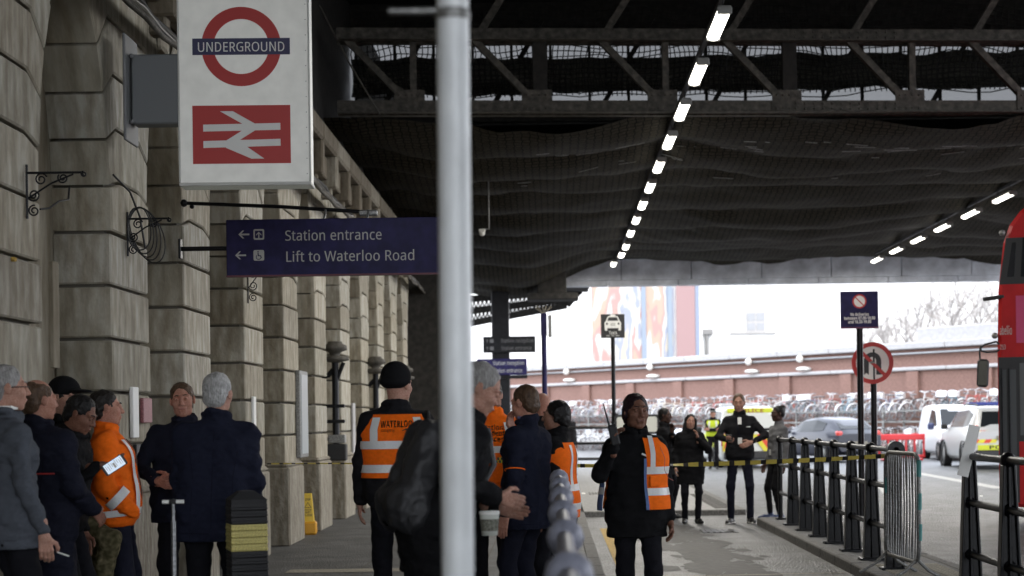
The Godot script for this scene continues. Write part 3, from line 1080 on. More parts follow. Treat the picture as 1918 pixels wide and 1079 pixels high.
	for i in 7:
		g.seed = 90 + i * 7
		var px: float = [1700, 1745, 1800, 1845, 1905, 1242, 1655][i]
		var q := at(px, 785, [92.0, 84.0, 95.0, 82.0, 90.0, 97.0, 99.0][i])
		var o := thing("bare_tree", ["thin leafless tree right of the blue deliveries sign", "forked leafless tree over the wall, left of the van", "leafless tree above the white van", "leafless tree left of the red bus", "leafless tree hidden partly by the bus", "small bare tree in front of the printed hoarding", "slender bare tree behind the blue deliveries sign"][i], "tree", Vector3(q.x, 0, q.z), 0.0, "bare trees beyond the viaduct")
		var t := S.new()
		var h: float = [3.2, 3.8, 3.4, 4.0, 3.6, 2.0, 3.0][i]
		t.tube([Vector3.ZERO, Vector3(0.1, h * 0.6, 0), Vector3(0, h, 0.1)], [0.2, 0.16, 0.12], 7)
		put(t, "trunk", M.bark, o)
		t = S.new()
		for k in 4:
			var a := TAU * k / 4.0 + g.randf()
			branch(t, Vector3(0, h * g.randf_range(0.7, 1.0), 0), Vector3(cos(a) * 0.45, 1.0, sin(a) * 0.45).normalized(), [2.3, 2.6, 2.4, 2.7, 2.4, 1.3, 2.2][i], 0.085, 4, g)
		put(t, "crown", M.bark, o)

# ---------------------------------------------------------------- railings, poles, barriers
func iron_post(parent: Node3D, p: Vector3, h: float, m: Material, wide := 0.17) -> void:
	var s := S.new()
	var tw := 0.038
	s.prism(PackedVector2Array([Vector2(-wide / 2, 0.02), Vector2(wide / 2, 0.02), Vector2(tw, h - 0.06), Vector2(-tw, h - 0.06)]), 0.026, Transform3D(Basis(), p + Vector3(0, 0, -0.013)), 0.004)
	for k in [-1, 1]:
		s.bar(p + Vector3(k * wide * 0.46, 0.02, 0), p + Vector3(k * tw * 0.9, h - 0.07, 0), 0.018, 0.085, Vector3(0, 0, 1), 0.004)
	s.bar(p + Vector3(0, 0.02, 0.0), p + Vector3(0, h - 0.08, 0), 0.022, 0.085, Vector3(0, 0, 1), 0.004)
	s.box(p + Vector3(0, 0.012, 0), Vector3(wide + 0.09, 0.024, 0.16), Basis(), 0.006)
	put(s, "post", m, parent)

func railing(label: String, x: float, base: float, zs: Array, h: float, m: Material, group: String, ends: Array, knob := 0.052, thin_last := false, posts := true) -> Node3D:
	var o := thing("iron_railing", label, "railing", Vector3(x, base, zs[0]), 0.0, group)
	for i in zs.size():
		var p := Vector3(0, 0, zs[i] - zs[0])
		if thin_last and i == zs.size() - 1:
			var s := S.new()
			s.tube([p, p + Vector3(0, h, 0)], 0.033, 10)
			s.box(p + Vector3(0, 0.012, 0), Vector3(0.13, 0.024, 0.13))
			put(s, "post", m, o)
		elif posts:
			iron_post(o, p, h, m)
		else:
			var s := S.new()
			s.tube([p, p + Vector3(0, h, 0)], 0.035, 10)
			put(s, "post", m, o)
		for y in [h - 0.035, h * 0.665, h * 0.325]:
			var s := S.new()
			s.ball(p + Vector3(0, y, 0), knob * (1.0 if y > h * 0.9 else 0.86), 12)
			put(s, "collar", m, o)
	for y in [h - 0.035, h * 0.665, h * 0.325]:
		var s := S.new()
		s.tube([Vector3(0, y, ends[0] - zs[0]), Vector3(0, y, (ends[0] + ends[1]) / 2 - zs[0]), Vector3(0, y, ends[1] - zs[0])], 0.027, 12)
		put(s, "rail", m, o)
	return o

func street_things() -> void:
	var za := []
	for k in 8: za.append(-(14.75 + 1.03 * k) if k < 7 else -22.1)
	railing("black iron railing with tapered posts behind the steel crowd barrier", 3.13, 0.10, za, 1.14, M.iron, "", [-14.6, -22.1], 0.056, true)
	railing("nearer black iron railing at the right edge, paper taped to its first post", 3.13, 0.10, [-12.05, -11.02, -9.99, -8.96], 1.14, M.iron, "", [-12.05, -8.4], 0.056)
	var cap_ := S.new()
	cap_.tube([Vector3(3.13, 1.205, -14.72), Vector3(3.13, 1.205, -14.6)], [0.075, 0.08], 16)
	tag(put(cap_, "rail_end_cap", M.iron), "round black end cap on the rail above the crowd barrier", "cap")
	var blue := mat(lin(0.30, 0.31, 0.38), 0.5, 0.0, noise_tex(0.02, 0.7, 1.0, 81), Vector3.ONE * 2.0)
	railing("blurred blue grey knobbed railing running along the footway kerb in the foreground", 0.035, FOOT, [-2.6, -3.83, -5.07, -6.31, -7.55, -8.79, -10.03], 1.11, blue, "", [-2.4, -10.1], 0.061, false, false)
	# paper taped to the near post
	var s := S.new()
	var pa := at(1826, 797, 11.95); var pb := at(1803, 892, 11.95)
	s.bar(pa, pb, 0.085, 0.004, Vector3(0, 0, 1))
	tag(put(s, "paper_strip", M.print_white), "long white paper strip taped to the nearer right railing post", "paper")
	# the out-of-focus white pole
	var pole := thing("white_pole", "thick blurred white pole standing in the foreground", "pole", Vector3(-0.228, FOOT, -3.7))
	pole.rotation_degrees.z = -0.25
	s = S.new()
	s.tube([Vector3.ZERO, Vector3(0, 1.2, 0), Vector3(0, 3.6, 0)], 0.0375, 24)
	put(s, "shaft", mat(lin(0.74, 0.765, 0.77), 0.4, 0.0, noise_tex(0.01, 0.82, 1.0, 85), Vector3(1.2, 0.8, 1.2)), pole)
	s = S.new()
	var sy := at(760, 22, 3.7).y - FOOT
	s.box(Vector3(-0.085, sy, 0), Vector3(0.13, 0.012, 0.02), Basis(), 0.003)
	s.lathe([Vector2(0.0385, -0.012), Vector2(0.0405, -0.008), Vector2(0.0405, 0.008), Vector2(0.0385, 0.012)], 24, Transform3D(Basis(), Vector3(0, sy - 0.01, 0)))
	put(s, "strap", M.galv, pole)
	# ribbed flexible bollards
	for k in 2:
		var q: Vector3 = [at(463, 1079, 8.9), at(1002, 1079, 11.9)][k]
		var o := thing("ribbed_bollard", ["black ribbed bollard with a yellow band beside the suitcase handle", "black and yellow ribbed bollard behind the foreground railing"][k], "bollard", Vector3(q.x, FOOT, q.z), [0.35, 0.2][k])
		var bl := S.new()
		var yl := S.new()
		for i in 26:
			var y := 0.05 + i * 0.0372
			var ww := 0.205 if i % 2 == 0 else 0.196
			(yl if i >= 19 and i < 23 else bl).box(Vector3(0, y, 0), Vector3(0.205, 0.022, 0.205), Basis(), 0.007)
			(yl if i >= 19 and i < 23 else bl).box(Vector3(0, y + 0.0172, 0), Vector3(0.198, 0.0152, 0.198))
		bl.lathe([Vector2(0.135, 1.0), Vector2(0.14, 1.03), Vector2(0.06, 1.075), Vector2(0, 1.08)], 4, Transform3D(Basis(Vector3.UP, PI / 4), Vector3.ZERO), false)
		bl.box(Vector3(0, 0.015, 0), Vector3(0.28, 0.03, 0.28), Basis(), 0.01)
		bl.box(Vector3(0, 0.34, 0.104), Vector3(0.12, 0.32, 0.006))
		put(bl, "body", M.rubber, o)
		put(yl, "yellow_band", mat(lin(0.85, 0.74, 0.25), 0.65, 0.0, noise_tex(0.06, 0.5, 1.0, 86, 5), Vector3(3.0, 9.0, 3.0)), o)
	# steel crowd barrier
	var c := thing("crowd_barrier", "leaning galvanised steel crowd barrier with thin vertical bars", "barrier", Vector3(3.0, 0.10, -14.5))
	var dir := Vector3(0.075, 0, 0.98)
	s = S.new()
	var fr := []
	for e in [[0, 0.2], [0, 0.98], [0.03, 1.06], [0.12, 1.09], [0.88, 1.09], [0.97, 1.06], [1.0, 0.98], [1.0, 0.27], [0.97, 0.2], [0.88, 0.17], [0.12, 0.17], [0.03, 0.19], [0, 0.25]]:
		fr.append(dir * e[0] + Vector3(0.01 * e[1], e[1], 0))
	s.tube(fr, 0.019, 8)
	put(s, "frame", M.galv, c)
	for i in 17:
		var t := 0.05 + 0.9 * i / 16.0
		s = S.new()
		s.tube([dir * t + Vector3(0.0, 0.17, 0), dir * t + Vector3(0.012 + 0.012 * sin(i * 2.1), 0.6, 0), dir * t + Vector3(0.01, 1.09, 0)], 0.0075, 6)
		put(s, "bar", M.galv, c)
	for t in [0.06, 0.94]:
		for k in [-1, 1]:
			s = S.new()
			s.tube([dir * t + Vector3(0, 0.2, 0), dir * t + Vector3(k * 0.1, 0.1, 0.0), dir * t + Vector3(k * 0.26, 0.012, 0.02)], 0.015, 7)
			put(s, "foot", M.galv, c)
	for e in [[0.0, 0.72], [1.0, 0.62], [1.0, 0.9], [1.0, 0.36]]:
		s = S.new()
		s.tube([dir * e[0] + Vector3(0.01, e[1], 0), dir * e[0] + Vector3(0.012, e[1] + 0.14, 0)], 0.0215, 8)
		put(s, "tape_wrap", mat(lin(0.05, 0.2, 0.19), 0.6), c)
	# barrier tape from the railing across the footway to the arcade
	var ty := mat(lin(0.62, 0.50, 0.10), 0.45)
	var tb: Material = M.print_black
	var a0 := Vector3(3.13, 1.15, -14.78)
	var a1 := Vector3(-3.16, 1.08, -17.7)
	var tape := thing("barrier_tape", "yellow and black striped barrier tape strung across road and footway", "tape", a0)
	var n := 132
	var prev := []
	for i in n + 1:
		var t := float(i) / n
		var p := a0.lerp(a1, t) + Vector3(0, -0.055 * sin(t * PI) - 0.02 * sin(t * PI * 2), 0.03 * sin(t * 19.0))
		var tw := 0.5 * sin(t * 14.0) + 0.25 * sin(t * 37.0) + (0.9 if t > 0.2 else 0.0) * sin(t * 55.0) * 0.5
		var up := Vector3(0, cos(tw), sin(tw)) * lerpf(0.022, 0.007, smoothstep(0.42, 0.56, t))
		var cur := [p - up, p + up]
		if i > 0:
			var st := S.new()
			var back := Vector3(0, 0, -0.0006)
			st.quad(prev[0], prev[1], cur[1], cur[0])
			st.quad(cur[0] + back, cur[1] + back, prev[1] + back, prev[0] + back)
			st.t.set_smooth_group(-1)
			put(st, "stripe", tb if i % 3 == 0 else ty, tape).position = -a0
		prev = cur
	# red plastic barrier outside
	var rp := at(1688, 785, 52.5) * Vector3(1, 0, 1)
	var rb := thing("red_barrier", "bright red plastic road works barrier beside the dark car", "barrier", rp, 0.12)
	var rm := mat(lin(0.62, 0.02, 0.025), 0.4)
	for e in [[Vector3(0, 0.78, 0), Vector3(1.6, 0.2, 0.06)], [Vector3(0, 0.14, 0), Vector3(1.6, 0.1, 0.06)]]:
		s = S.new()
		s.box(e[0], e[1], Basis(), 0.02)
		put(s, "board", rm, rb)
	for x in [-0.76, -0.45, -0.15, 0.15, 0.45, 0.76]:
		s = S.new()
		s.box(Vector3(x, 0.44, 0), Vector3(0.07, 0.6, 0.045), Basis(), 0.015)
		put(s, "slat", rm, rb)
	for x in [-0.6, 0.6]:
		s = S.new()
		s.box(Vector3(x, 0.04, 0), Vector3(0.1, 0.07, 0.5), Basis(), 0.02)
		put(s, "foot", rm, rb)
	# thin far railing across the end of the footway
	var fa := at(1046, 802, 38.0); var fb := at(1133, 802, 38.0)
	var fr2 := thing("far_railing", "low black tube railing at the far end of the footway", "railing", Vector3(fa.x, FOOT, fa.z))
	for y in [fa.y - FOOT, fa.y - FOOT - 0.37, fa.y - FOOT - 0.74]:
		s = S.new()
		s.tube([Vector3(-3.2, y, 0), Vector3(fb.x - fa.x + 0.3, y, 0)], 0.035, 8)
		put(s, "rail", M.iron, fr2)
	for x in [-3.2, -1.6, 0.0, fb.x - fa.x + 0.3]:
		s = S.new()
		s.tube([Vector3(x, 0, 0), Vector3(x, fa.y - FOOT + 0.04, 0)], 0.045, 8)
		put(s, "post", M.iron, fr2)
	# dark column with two direction boards
	var cp := at(940, 785, 47.6)
	s = S.new()
	s.box(Vector3(cp.x, 2.9, cp.z), Vector3(0.52, 5.8, 0.45), Basis(), 0.02)
	s.box(Vector3(cp.x, 0.3, cp.z), Vector3(0.66, 0.6, 0.6), Basis(), 0.03)
	tag(put(s, "iron_column", M.iron), "dark square canopy column carrying the two small station boards", "column")
	# blue lamp post with a box and bird spikes
	var lp := at(1021, 785, 31.0)
	var post := thing("blue_post", "tall dark blue post with a grey box and bird spikes on top", "post", Vector3(lp.x, FOOT, lp.z))
	s = S.new()
	s.tube([Vector3.ZERO, Vector3(0, 3.58 - FOOT, 0)], 0.05, 12)
	s.box(Vector3(0, 3.28, 0), Vector3(0.12, 0.42, 0.1), Basis(), 0.01)
	put(s, "shaft", M.navy, post)
	s = S.new()
	s.box(Vector3(0.12, 3.25, 0.0), Vector3(0.07, 0.42, 0.2), Basis(), 0.01)
	put(s, "box", M.galv, post)
	s = S.new()
	for i in 15:
		var a := i * 0.42
		s.tube([Vector3(0, 3.48, 0), Vector3(cos(a) * 0.16, 3.62 + 0.03 * sin(i * 2.3), sin(a) * 0.16)], 0.005, 4)
	put(s, "bird_spike", M.cream_line, post)
	# poster board low on the taxi post, seen past the woman's head
	# trolley handle in the foreground
	var q := at(324, 940, 8.3)
	var h := thing("suitcase", "suitcase with its silver trolley handle pulled up, at the bottom edge", "suitcase", Vector3(q.x, FOOT, q.z))
	var hy := q.y - FOOT
	s = S.new()
	s.box(Vector3(0, 0.29, 0), Vector3(0.36, 0.5, 0.22), Basis(), 0.04)
	put(s, "case", M.rubber, h)
	s = S.new()
	for k in [0]: s.tube([Vector3(0, 0.5, 0), Vector3(0, hy - 0.1, 0)], 0.013, 10)
	s.tube([Vector3(0, hy - 0.12, 0), Vector3(0, hy, 0)], 0.009, 10)
	put(s, "handle_tube", M.steel, h)
	s = S.new()
	s.box(Vector3(0, hy, 0), Vector3(0.022, 0.03, 0.022), Basis(), 0.006)
	s.tube([Vector3(-0.018, hy, 0), Vector3(0.018, hy, 0)], 0.0125, 10)
	put(s, "grip_block", M.rubber, h)
	for k in [-1, 1]:
		s = S.new()
		s.tube([Vector3(k * 0.018, hy, 0), Vector3(k * 0.055, hy, 0)], 0.0105, 10)
		put(s, "handle_grip", M.print_white, h)
	for k in [-1, 1]:
		s = S.new()
		s.tube([Vector3(k * 0.14 - 0.02, 0.035, 0.06), Vector3(k * 0.14 + 0.02, 0.035, 0.06)], 0.035, 12)
		put(s, "wheel", M.black, h)

# ---------------------------------------------------------------- signs
func arrow(s: S, c: Vector2, size: float, turn: float, xf: Transform3D, depth := 0.002) -> void:
	var r := Transform2D(turn, c)
	var k := size / 2
	var w := size * 0.075
	s.prism(r * PackedVector2Array([Vector2(-k, -w), Vector2(k * 0.72, -w), Vector2(k * 0.72, w), Vector2(-k, w)]), depth, xf)
	s.prism(r * PackedVector2Array([Vector2(k, 0), Vector2(k * 0.25, k * 0.72), Vector2(k * -0.05, k * 0.72), Vector2(k * 0.62, 0), Vector2(k * -0.05, -k * 0.72), Vector2(k * 0.25, -k * 0.72)]), depth + 0.0004, xf)

func signs() -> void:
	var s: S
	# the big lightbox with the roundel and the double arrow
	var d := 11.4
	var tl := at(333, 0, d); var br := at(578, 345, d)
	var w := 0.925
	var h := 1.62
	var o := thing("underground_sign", "large white hanging sign with a red ring and a red double arrow panel", "sign", Vector3((tl.x + br.x) / 2, br.y, -d - 0.12))
	o.rotation_degrees.y = 1.5
	s = S.new()
	s.box(Vector3(0, h / 2, 0), Vector3(w, h, 0.2), Basis(), 0.006)
	put(s, "light_box", M.sign_white, o)
	s = S.new()
	for e in [[Vector3(0, 0.012, 0), Vector3(w + 0.012, 0.024, 0.214)], [Vector3(0, h - 0.012, 0), Vector3(w + 0.012, 0.024, 0.214)], [Vector3(-w / 2, h / 2, 0.098), Vector3(0.014, h - 0.05, 0.018)], [Vector3(w / 2, h / 2, 0.098), Vector3(0.014, h - 0.05, 0.018)]]:
		s.box(e[0], e[1], Basis(), 0.003)
	put(s, "frame", mat(lin(0.5, 0.5, 0.47), 0.5), o)
	s = S.new()
	for k in 14:
		s.ball(Vector3(w / 2 - 0.022, 0.08 + k * 0.11, 0.101), 0.0035, 6)
	put(s, "rivet", M.black, o)
	var ctr := at(450, 86, d) - Vector3((tl.x + br.x) / 2, br.y, 0)
	var fz := 0.1005
	s = S.new()
	ringpoly(s, 0.196, 0.283, 0.002, lift(ctr.x, ctr.y, fz), 64)
	put(s, "ring", M.print_red, o)
	s = S.new()
	s.box(Vector3(ctr.x, ctr.y, fz + 0.002), Vector3(0.692, 0.117, 0.005))
	put(s, "bar", mat(lin(0.018, 0.018, 0.075), 0.5), o)
	letters("UNDERGROUND", 0.068, M.print_white, o, lift(ctr.x, ctr.y - 0.004, fz + 0.0055), 0.612, true)
	var rc := at(451, 251, d) - Vector3((tl.x + br.x) / 2, br.y, 0)
	s = S.new()
	s.box(Vector3(rc.x, rc.y, fz), Vector3(0.695, 0.415, 0.004))
	put(s, "red_panel", M.print_red, o)
	s = S.new()
	# double arrow: two bars and the zigzag between them, in panel pixels of 184 x 108
	var px := 0.695 / 184.0
	var f := func(x: float, y: float) -> Vector2: return Vector2((x - 92) * px, (54 - y) * px)
	var zx := lift(rc.x, rc.y, fz + 0.002)
	s.prism(PackedVector2Array([f.call(20, 35), f.call(165, 33), f.call(165, 46), f.call(20, 48)]), 0.0022, zx)
	s.prism(PackedVector2Array([f.call(20, 66), f.call(165, 63), f.call(165, 76), f.call(20, 79)]), 0.0022, zx)
	s.prism(PackedVector2Array([f.call(52, 10), f.call(76, 10), f.call(128, 40), f.call(86, 66), f.call(62, 66), f.call(104, 40)]), 0.0026, zx)
	s.prism(PackedVector2Array([f.call(62, 66), f.call(86, 66), f.call(134, 100), f.call(110, 100), f.call(62, 79)]), 0.0030, zx)
	put(s, "double_arrow", M.print_white, o)
	# its grey wall arm
	var aL := at(240, 165, 11.4); var aR := at(334, 165, 11.4)
	s = S.new()
	s.box(Vector3((aL.x + aR.x) / 2 + 0.01, aL.y, -11.52), Vector3(aR.x - aL.x, 0.5, 0.16), Basis(), 0.012)
	var arm := thing("sign_arm", "grey boxed steel arm holding the large white sign to the wall", "bracket", Vector3(aL.x, aL.y, -11.5))
	var am := put(s, "arm", mat(lin(0.14, 0.15, 0.155), 0.6), arm)
	am.position = -arm.position
	s = S.new()
	s.box(Vector3(aL.x - 0.01, aL.y, -11.5), Vector3(0.02, 0.76, 0.34), Basis(), 0.006)
	for k in [-0.26, 0.26]:
		s.ball(Vector3(aL.x + 0.02, aL.y + k * 0.9, -11.42), 0.018, 8)
	am = put(s, "wall_plate", mat(lin(0.16, 0.165, 0.17), 0.6), arm)
	am.position = -arm.position
	# direction board to the station entrance and the lift
	d = 13.6
	var L := at(425, 466, d); var R := at(836, 466, d)
	var bw := R.x - L.x
	var bh := 0.485
	o = thing("direction_board", "long dark blue board reading Station entrance and Lift to Waterloo Road", "sign", Vector3((L.x + R.x) / 2, L.y - bh / 2, -d))
	s = S.new()
	s.box(Vector3(0, bh / 2, 0), Vector3(bw, bh, 0.06), Basis(), 0.006)
	put(s, "board", M.navy, o)
	s = S.new()
	s.box(Vector3(0, 0.006, 0.001), Vector3(bw + 0.004, 0.014, 0.066))
	put(s, "lower_edge", mat(lin(0.10, 0.015, 0.03), 0.5), o)
	var base := Vector3((L.x + R.x) / 2, L.y - bh / 2, 0)
	var rows := [[440, "Station entrance", 534, 714], [479, "Lift to Waterloo Road", 535, 774]]
	for e in rows:
		var p0 := at(e[2], e[0], d) - base
		var p1 := at(e[3], e[0], d) - base
		letters(e[1], 0.088, M.print_grey, o, lift(p0.x, (p0.y + p1.y) / 2 - 0.006, 0.0305), p1.x - p0.x)
	for e in [[458, 440], [452, 479]]:
		var p := at(e[0], e[1], d) - base
		s = S.new()
		arrow(s, Vector2(p.x, p.y), 0.092, PI, lift(0, 0, 0.0305))
		put(s, "arrow", M.print_grey, o)
	for k in 2:
		var p := at([486, 486][k], [440, 479][k], d) - base
		s = S.new()
		s.prism(rounded(0.09, 0.09, 0.014), 0.002, lift(p.x, p.y, 0.0305))
		var pg := put(s, "pictogram", M.print_grey, o)
		s = S.new()
		if k == 0:
			s.prism(rounded(0.066, 0.062, 0.008), 0.001, lift(p.x, p.y, 0.0326))
			put(s, "pictogram_ground", M.navy, pg)
			s = S.new()
			arrow(s, Vector2(p.x, p.y - 0.008), 0.062, PI / 2, lift(0, 0, 0.0337), 0.001)
			put(s, "pictogram_mark", M.print_grey, pg)
		else:
			var z := lift(p.x, p.y, 0.0326)
			s.prism(circle(0.0065, 10, Vector2(-0.006, 0.03)), 0.001, z)
			s.prism(PackedVector2Array([Vector2(-0.011, 0.02), Vector2(-0.002, 0.02), Vector2(0.0, 0.0), Vector2(0.018, 0.0), Vector2(0.026, -0.022), Vector2(0.019, -0.025), Vector2(0.012, -0.008), Vector2(-0.008, -0.008)]), 0.001, z)
			for q in 9:
				var a0 := deg_to_rad(130 + q * 24.0); var a1 := deg_to_rad(130 + (q + 1) * 24.0)
				s.prism(PackedVector2Array([Vector2(cos(a0), sin(a0)) * 0.017 + Vector2(-0.002, -0.015), Vector2(cos(a0), sin(a0)) * 0.023 + Vector2(-0.002, -0.015), Vector2(cos(a1), sin(a1)) * 0.023 + Vector2(-0.002, -0.015), Vector2(cos(a1), sin(a1)) * 0.017 + Vector2(-0.002, -0.015)]), 0.001, z)
			put(s, "pictogram_mark", M.navy, pg)
	var hold := thing("board_bracket", "black iron rods holding the long blue direction board to the arcade", "bracket", Vector3(FACE, L.y, -13.6))
	s = S.new()
	var r0 := at(376, 380, 13.75); var r1 := at(700, 398, 13.75)
	r0.x = FACE + 0.01
	s.tube([r0, r0.lerp(r1, 0.5) + Vector3(0, 0.01, 0), r1], 0.016, 8)
	s.ball(r0, 0.035, 8); s.ball(r0 + Vector3(0.07, -0.03, 0), 0.022, 8)
	var l0 := at(373, 466, 13.6)
	l0.x = FACE + 0.01
	s.tube([l0, Vector3(L.x, l0.y, -13.6)], 0.02, 8)
	s.box(l0, Vector3(0.02, 0.17, 0.08), Basis(), 0.006)
	var hr := put(s, "rod", M.iron, hold)
	hr.position = -hold.position
	for p in [690, 610]:
		var t := at(p, 398, 13.72)
		s = S.new()
		s.tube([t + Vector3(0, 0.02, 0), Vector3(t.x, L.y + bh / 2, -13.62)], 0.01, 6)
		if p == 690: s.box(at(690, 399, 13.72), Vector3(0.16, 0.05, 0.05), Basis(), 0.01)
		hr = put(s, "hanger", M.galv, hold)
		hr.position = -hold.position
	# two small boards on the dark column
	for k in 2:
		var q: Array = [[905, 1003, 646, 47.3], [893, 987, 688, 47.25]][k]
		var a := at(q[0], q[2], q[3]); var b := at(q[1], q[2], q[3])
		o = thing("small_board", ["upper small black board reading Station reception and Station entrance", "lower small navy board reading Station reception and Station entrance"][k], "sign", Vector3((a.x + b.x) / 2, a.y - 0.24, a.z), 0.0, "direction boards on the column")
		s = S.new()
		s.box(Vector3(0, 0.24, 0), Vector3(b.x - a.x, 0.48, 0.06), Basis(), 0.01)
		put(s, "board", [M.iron, M.navy][k], o)
		var ink := [mat(lin(0.10, 0.10, 0.105), 0.6), M.print_grey]
		for r in 2:
			letters(["Station reception", "Station entrance"][r], 0.116, ink[k], o, lift(-(b.x - a.x) * (0.16 if k == 0 else 0.18), [0.35, 0.13][r], 0.0305), (b.x - a.x) * [0.62, 0.58][r])
			s = S.new()
			arrow(s, Vector2(-(b.x - a.x) * 0.42, [0.35, 0.13][r]), 0.11, PI / 2, lift(0, 0, 0.0305))
			s.prism(rounded(0.11, 0.11, 0.016), 0.002, lift(-(b.x - a.x) * 0.335, [0.35, 0.13][r], 0.0305))
			put(s, "symbol", ink[k], o)
		if k == 1:
			s = S.new()
			s.box(Vector3(0.02, -0.06, -0.05), Vector3((b.x - a.x) * 0.98, 0.1, 0.05))
			put(s, "lower_rail", M.iron, o)
	# taxi sign
	d = 33.0
	var tc := at(1145, 611, d)
	var tg := at(1150, 785, d)
	o = thing("taxi_sign", "square black taxi rank sign with a white cab symbol on a thin post", "sign", Vector3(tg.x, FOOT, tg.z))
	var ty := tc.y - FOOT
	s = S.new()
	s.tube([Vector3.ZERO, Vector3(0, ty - 0.2, 0)], 0.045, 10)
	s.tube([Vector3(0.02, 0.6, 0), Vector3(0.02, 1.55, 0)], 0.075, 10)
	put(s, "post", M.iron, o)
	s = S.new()
	s.box(Vector3(0, ty, 0.06), Vector3(0.49, 0.49, 0.04), Basis(), 0.008)
	put(s, "board", M.black, o)
	var tx := lift(0, ty + 0.045, 0.081)
	s = S.new()
	s.prism(PackedVector2Array([Vector2(-0.165, -0.14), Vector2(-0.115, -0.14), Vector2(-0.115, -0.09), Vector2(0.115, -0.09), Vector2(0.115, -0.14), Vector2(0.165, -0.14), Vector2(0.17, 0.02), Vector2(0.14, 0.06), Vector2(0.1, 0.15), Vector2(0.05, 0.165), Vector2(0.05, 0.19), Vector2(-0.05, 0.19), Vector2(-0.05, 0.165), Vector2(-0.1, 0.15), Vector2(-0.14, 0.06), Vector2(-0.17, 0.02)]), 0.002, tx)
	var cab := put(s, "cab_symbol", M.print_white, o)
	s = S.new()
	s.prism(PackedVector2Array([Vector2(-0.115, 0.06), Vector2(0.115, 0.06), Vector2(0.085, 0.135), Vector2(-0.085, 0.135)]), 0.001, Transform3D(Basis(), tx.origin + Vector3(0, 0, 0.002)))
	for k in [-1, 1]: s.prism(circle(0.022, 14, Vector2(k * 0.12, 0.0)), 0.001, Transform3D(Basis(), tx.origin + Vector3(0, 0, 0.002)))
	for k in 3: s.box(tx.origin + Vector3(0, 0.005 - 0.022 * k, 0.0025), Vector3(0.1, 0.008, 0.001))
	put(s, "cab_detail", M.print_black, cab)
	letters("Taxis", 0.07, M.print_white, o, lift(0, ty - 0.14, 0.081), 0.165, true)
	s = S.new()
	for e in [[-0.1, 0.07], [0.0, 0.06], [0.095, 0.08]]: s.box(Vector3(e[0], ty - 0.2, 0.081), Vector3(e[1], 0.014, 0.002))
	put(s, "small_print", M.print_grey, o)
	s = S.new()
	for k in 13:
		var x := -0.22 + k * 0.036
		s.tube([Vector3(x, ty + 0.24, 0.06), Vector3(x + 0.01 * sin(k * 2.0), ty + 0.34, 0.06 + 0.02 * cos(k * 3.0))], 0.0022, 3)
	put(s, "bird_spike", M.cream_line, o)
	# rounded white board lower on the same spot
	var rb := at(1193, 795, 32.6)
	o = thing("rank_board", "rounded pale board with a dark frame behind the vest woman's head", "sign", Vector3(rb.x, rb.y - 0.2, rb.z))
	s = S.new()
	s.prism(rounded(0.92, 0.40, 0.07), 0.03, lift(0, 0.2, -0.02), 0.004)
	put(s, "frame", M.black, o)
	s = S.new()
	s.prism(rounded(0.82, 0.31, 0.05), 0.006, lift(0, 0.2, 0.011))
	put(s, "face", mat(lin(0.55, 0.56, 0.5), 0.5), o)
	s = S.new()
	s.tube([Vector3(-0.3, -(rb.y - 0.2) + FOOT, -0.03), Vector3(-0.3, 0.2, -0.03)], 0.03, 8)
	put(s, "post", M.iron, o)
	# no-deliveries sign
	d = 22.4
	var dc := at(1608, 581, d)
	var dg := at(1618, 972, d)
	o = thing("deliveries_sign", "square dark blue sign reading No deliveries between 07.00-10.00 and 16.30-19.00", "sign", Vector3(dc.x + 0.012, 0.10, dc.z))
	var dy := dc.y - 0.10
	s = S.new()
	s.tube([Vector3.ZERO, Vector3(0, 2.0, 0), Vector3(0, dy - 0.2, 0)], 0.045, 14)
	put(s, "post", M.iron, o)
	s = S.new()
	s.box(Vector3(-0.012, dy, 0.06), Vector3(0.525, 0.515, 0.035), Basis(), 0.006)
	put(s, "board", M.navy, o)
	s = S.new()
	s.box(Vector3(-0.012, dy - 0.25, 0.0615), Vector3(0.526, 0.022, 0.037))
	put(s, "lower_edge", mat(lin(0.10, 0.02, 0.06), 0.5), o)
	var cx := lift(-0.012, dy + 0.118, 0.0775)
	s = S.new()
	s.prism(circle(0.086, 36), 0.002, cx)
	var disc := put(s, "symbol", M.print_white, o)
	s = S.new()
	ringpoly(s, 0.078, 0.098, 0.003, cx, 40)
	s.prism(PackedVector2Array([Vector2(-0.062, 0.052), Vector2(-0.052, 0.062), Vector2(0.062, -0.052), Vector2(0.052, -0.062)]), 0.0034, cx)
	put(s, "symbol_ring", M.print_red, disc)
	letters("No deliveries", 0.044, M.print_white, o, lift(-0.012, dy - 0.065, 0.0776), 0.255, true, true)
	letters("between 07.00-10.00", 0.044, M.print_white, o, lift(-0.012, dy - 0.117, 0.0776), 0.43, true, true)
	letters("and 16.30-19.00", 0.044, M.print_white, o, lift(-0.012, dy - 0.168, 0.0776), 0.32, true, true)
	# no U-turn sign
	d = 23.0
	var uc := at(1634, 680, d)
	o = thing("no_u_turn_sign", "round red bordered no U-turn sign on a black post", "sign", Vector3(uc.x, 0.0, uc.z))
	s = S.new()
	s.tube([Vector3(0.02, 0, -0.03), Vector3(0.02, 1.3, -0.03), Vector3(0.02, uc.y + 0.2, -0.03)], 0.045, 14)
	put(s, "post", M.iron, o)
	var ux := lift(0, uc.y, 0.012)
	s = S.new()
	s.prism(circle(0.296, 56), 0.012, lift(0, uc.y, 0.0))
	put(s, "disc", M.print_white, o)
	s = S.new()
	ringpoly(s, 0.238, 0.3, 0.003, ux, 64)
	put(s, "ring", M.print_red, o)
	s = S.new()
	var up := PackedVector2Array()
	for i in 13:
		var a := PI * i / 12.0
		up.append(Vector2(cos(a) * 0.125, 0.03 + sin(a) * 0.125))
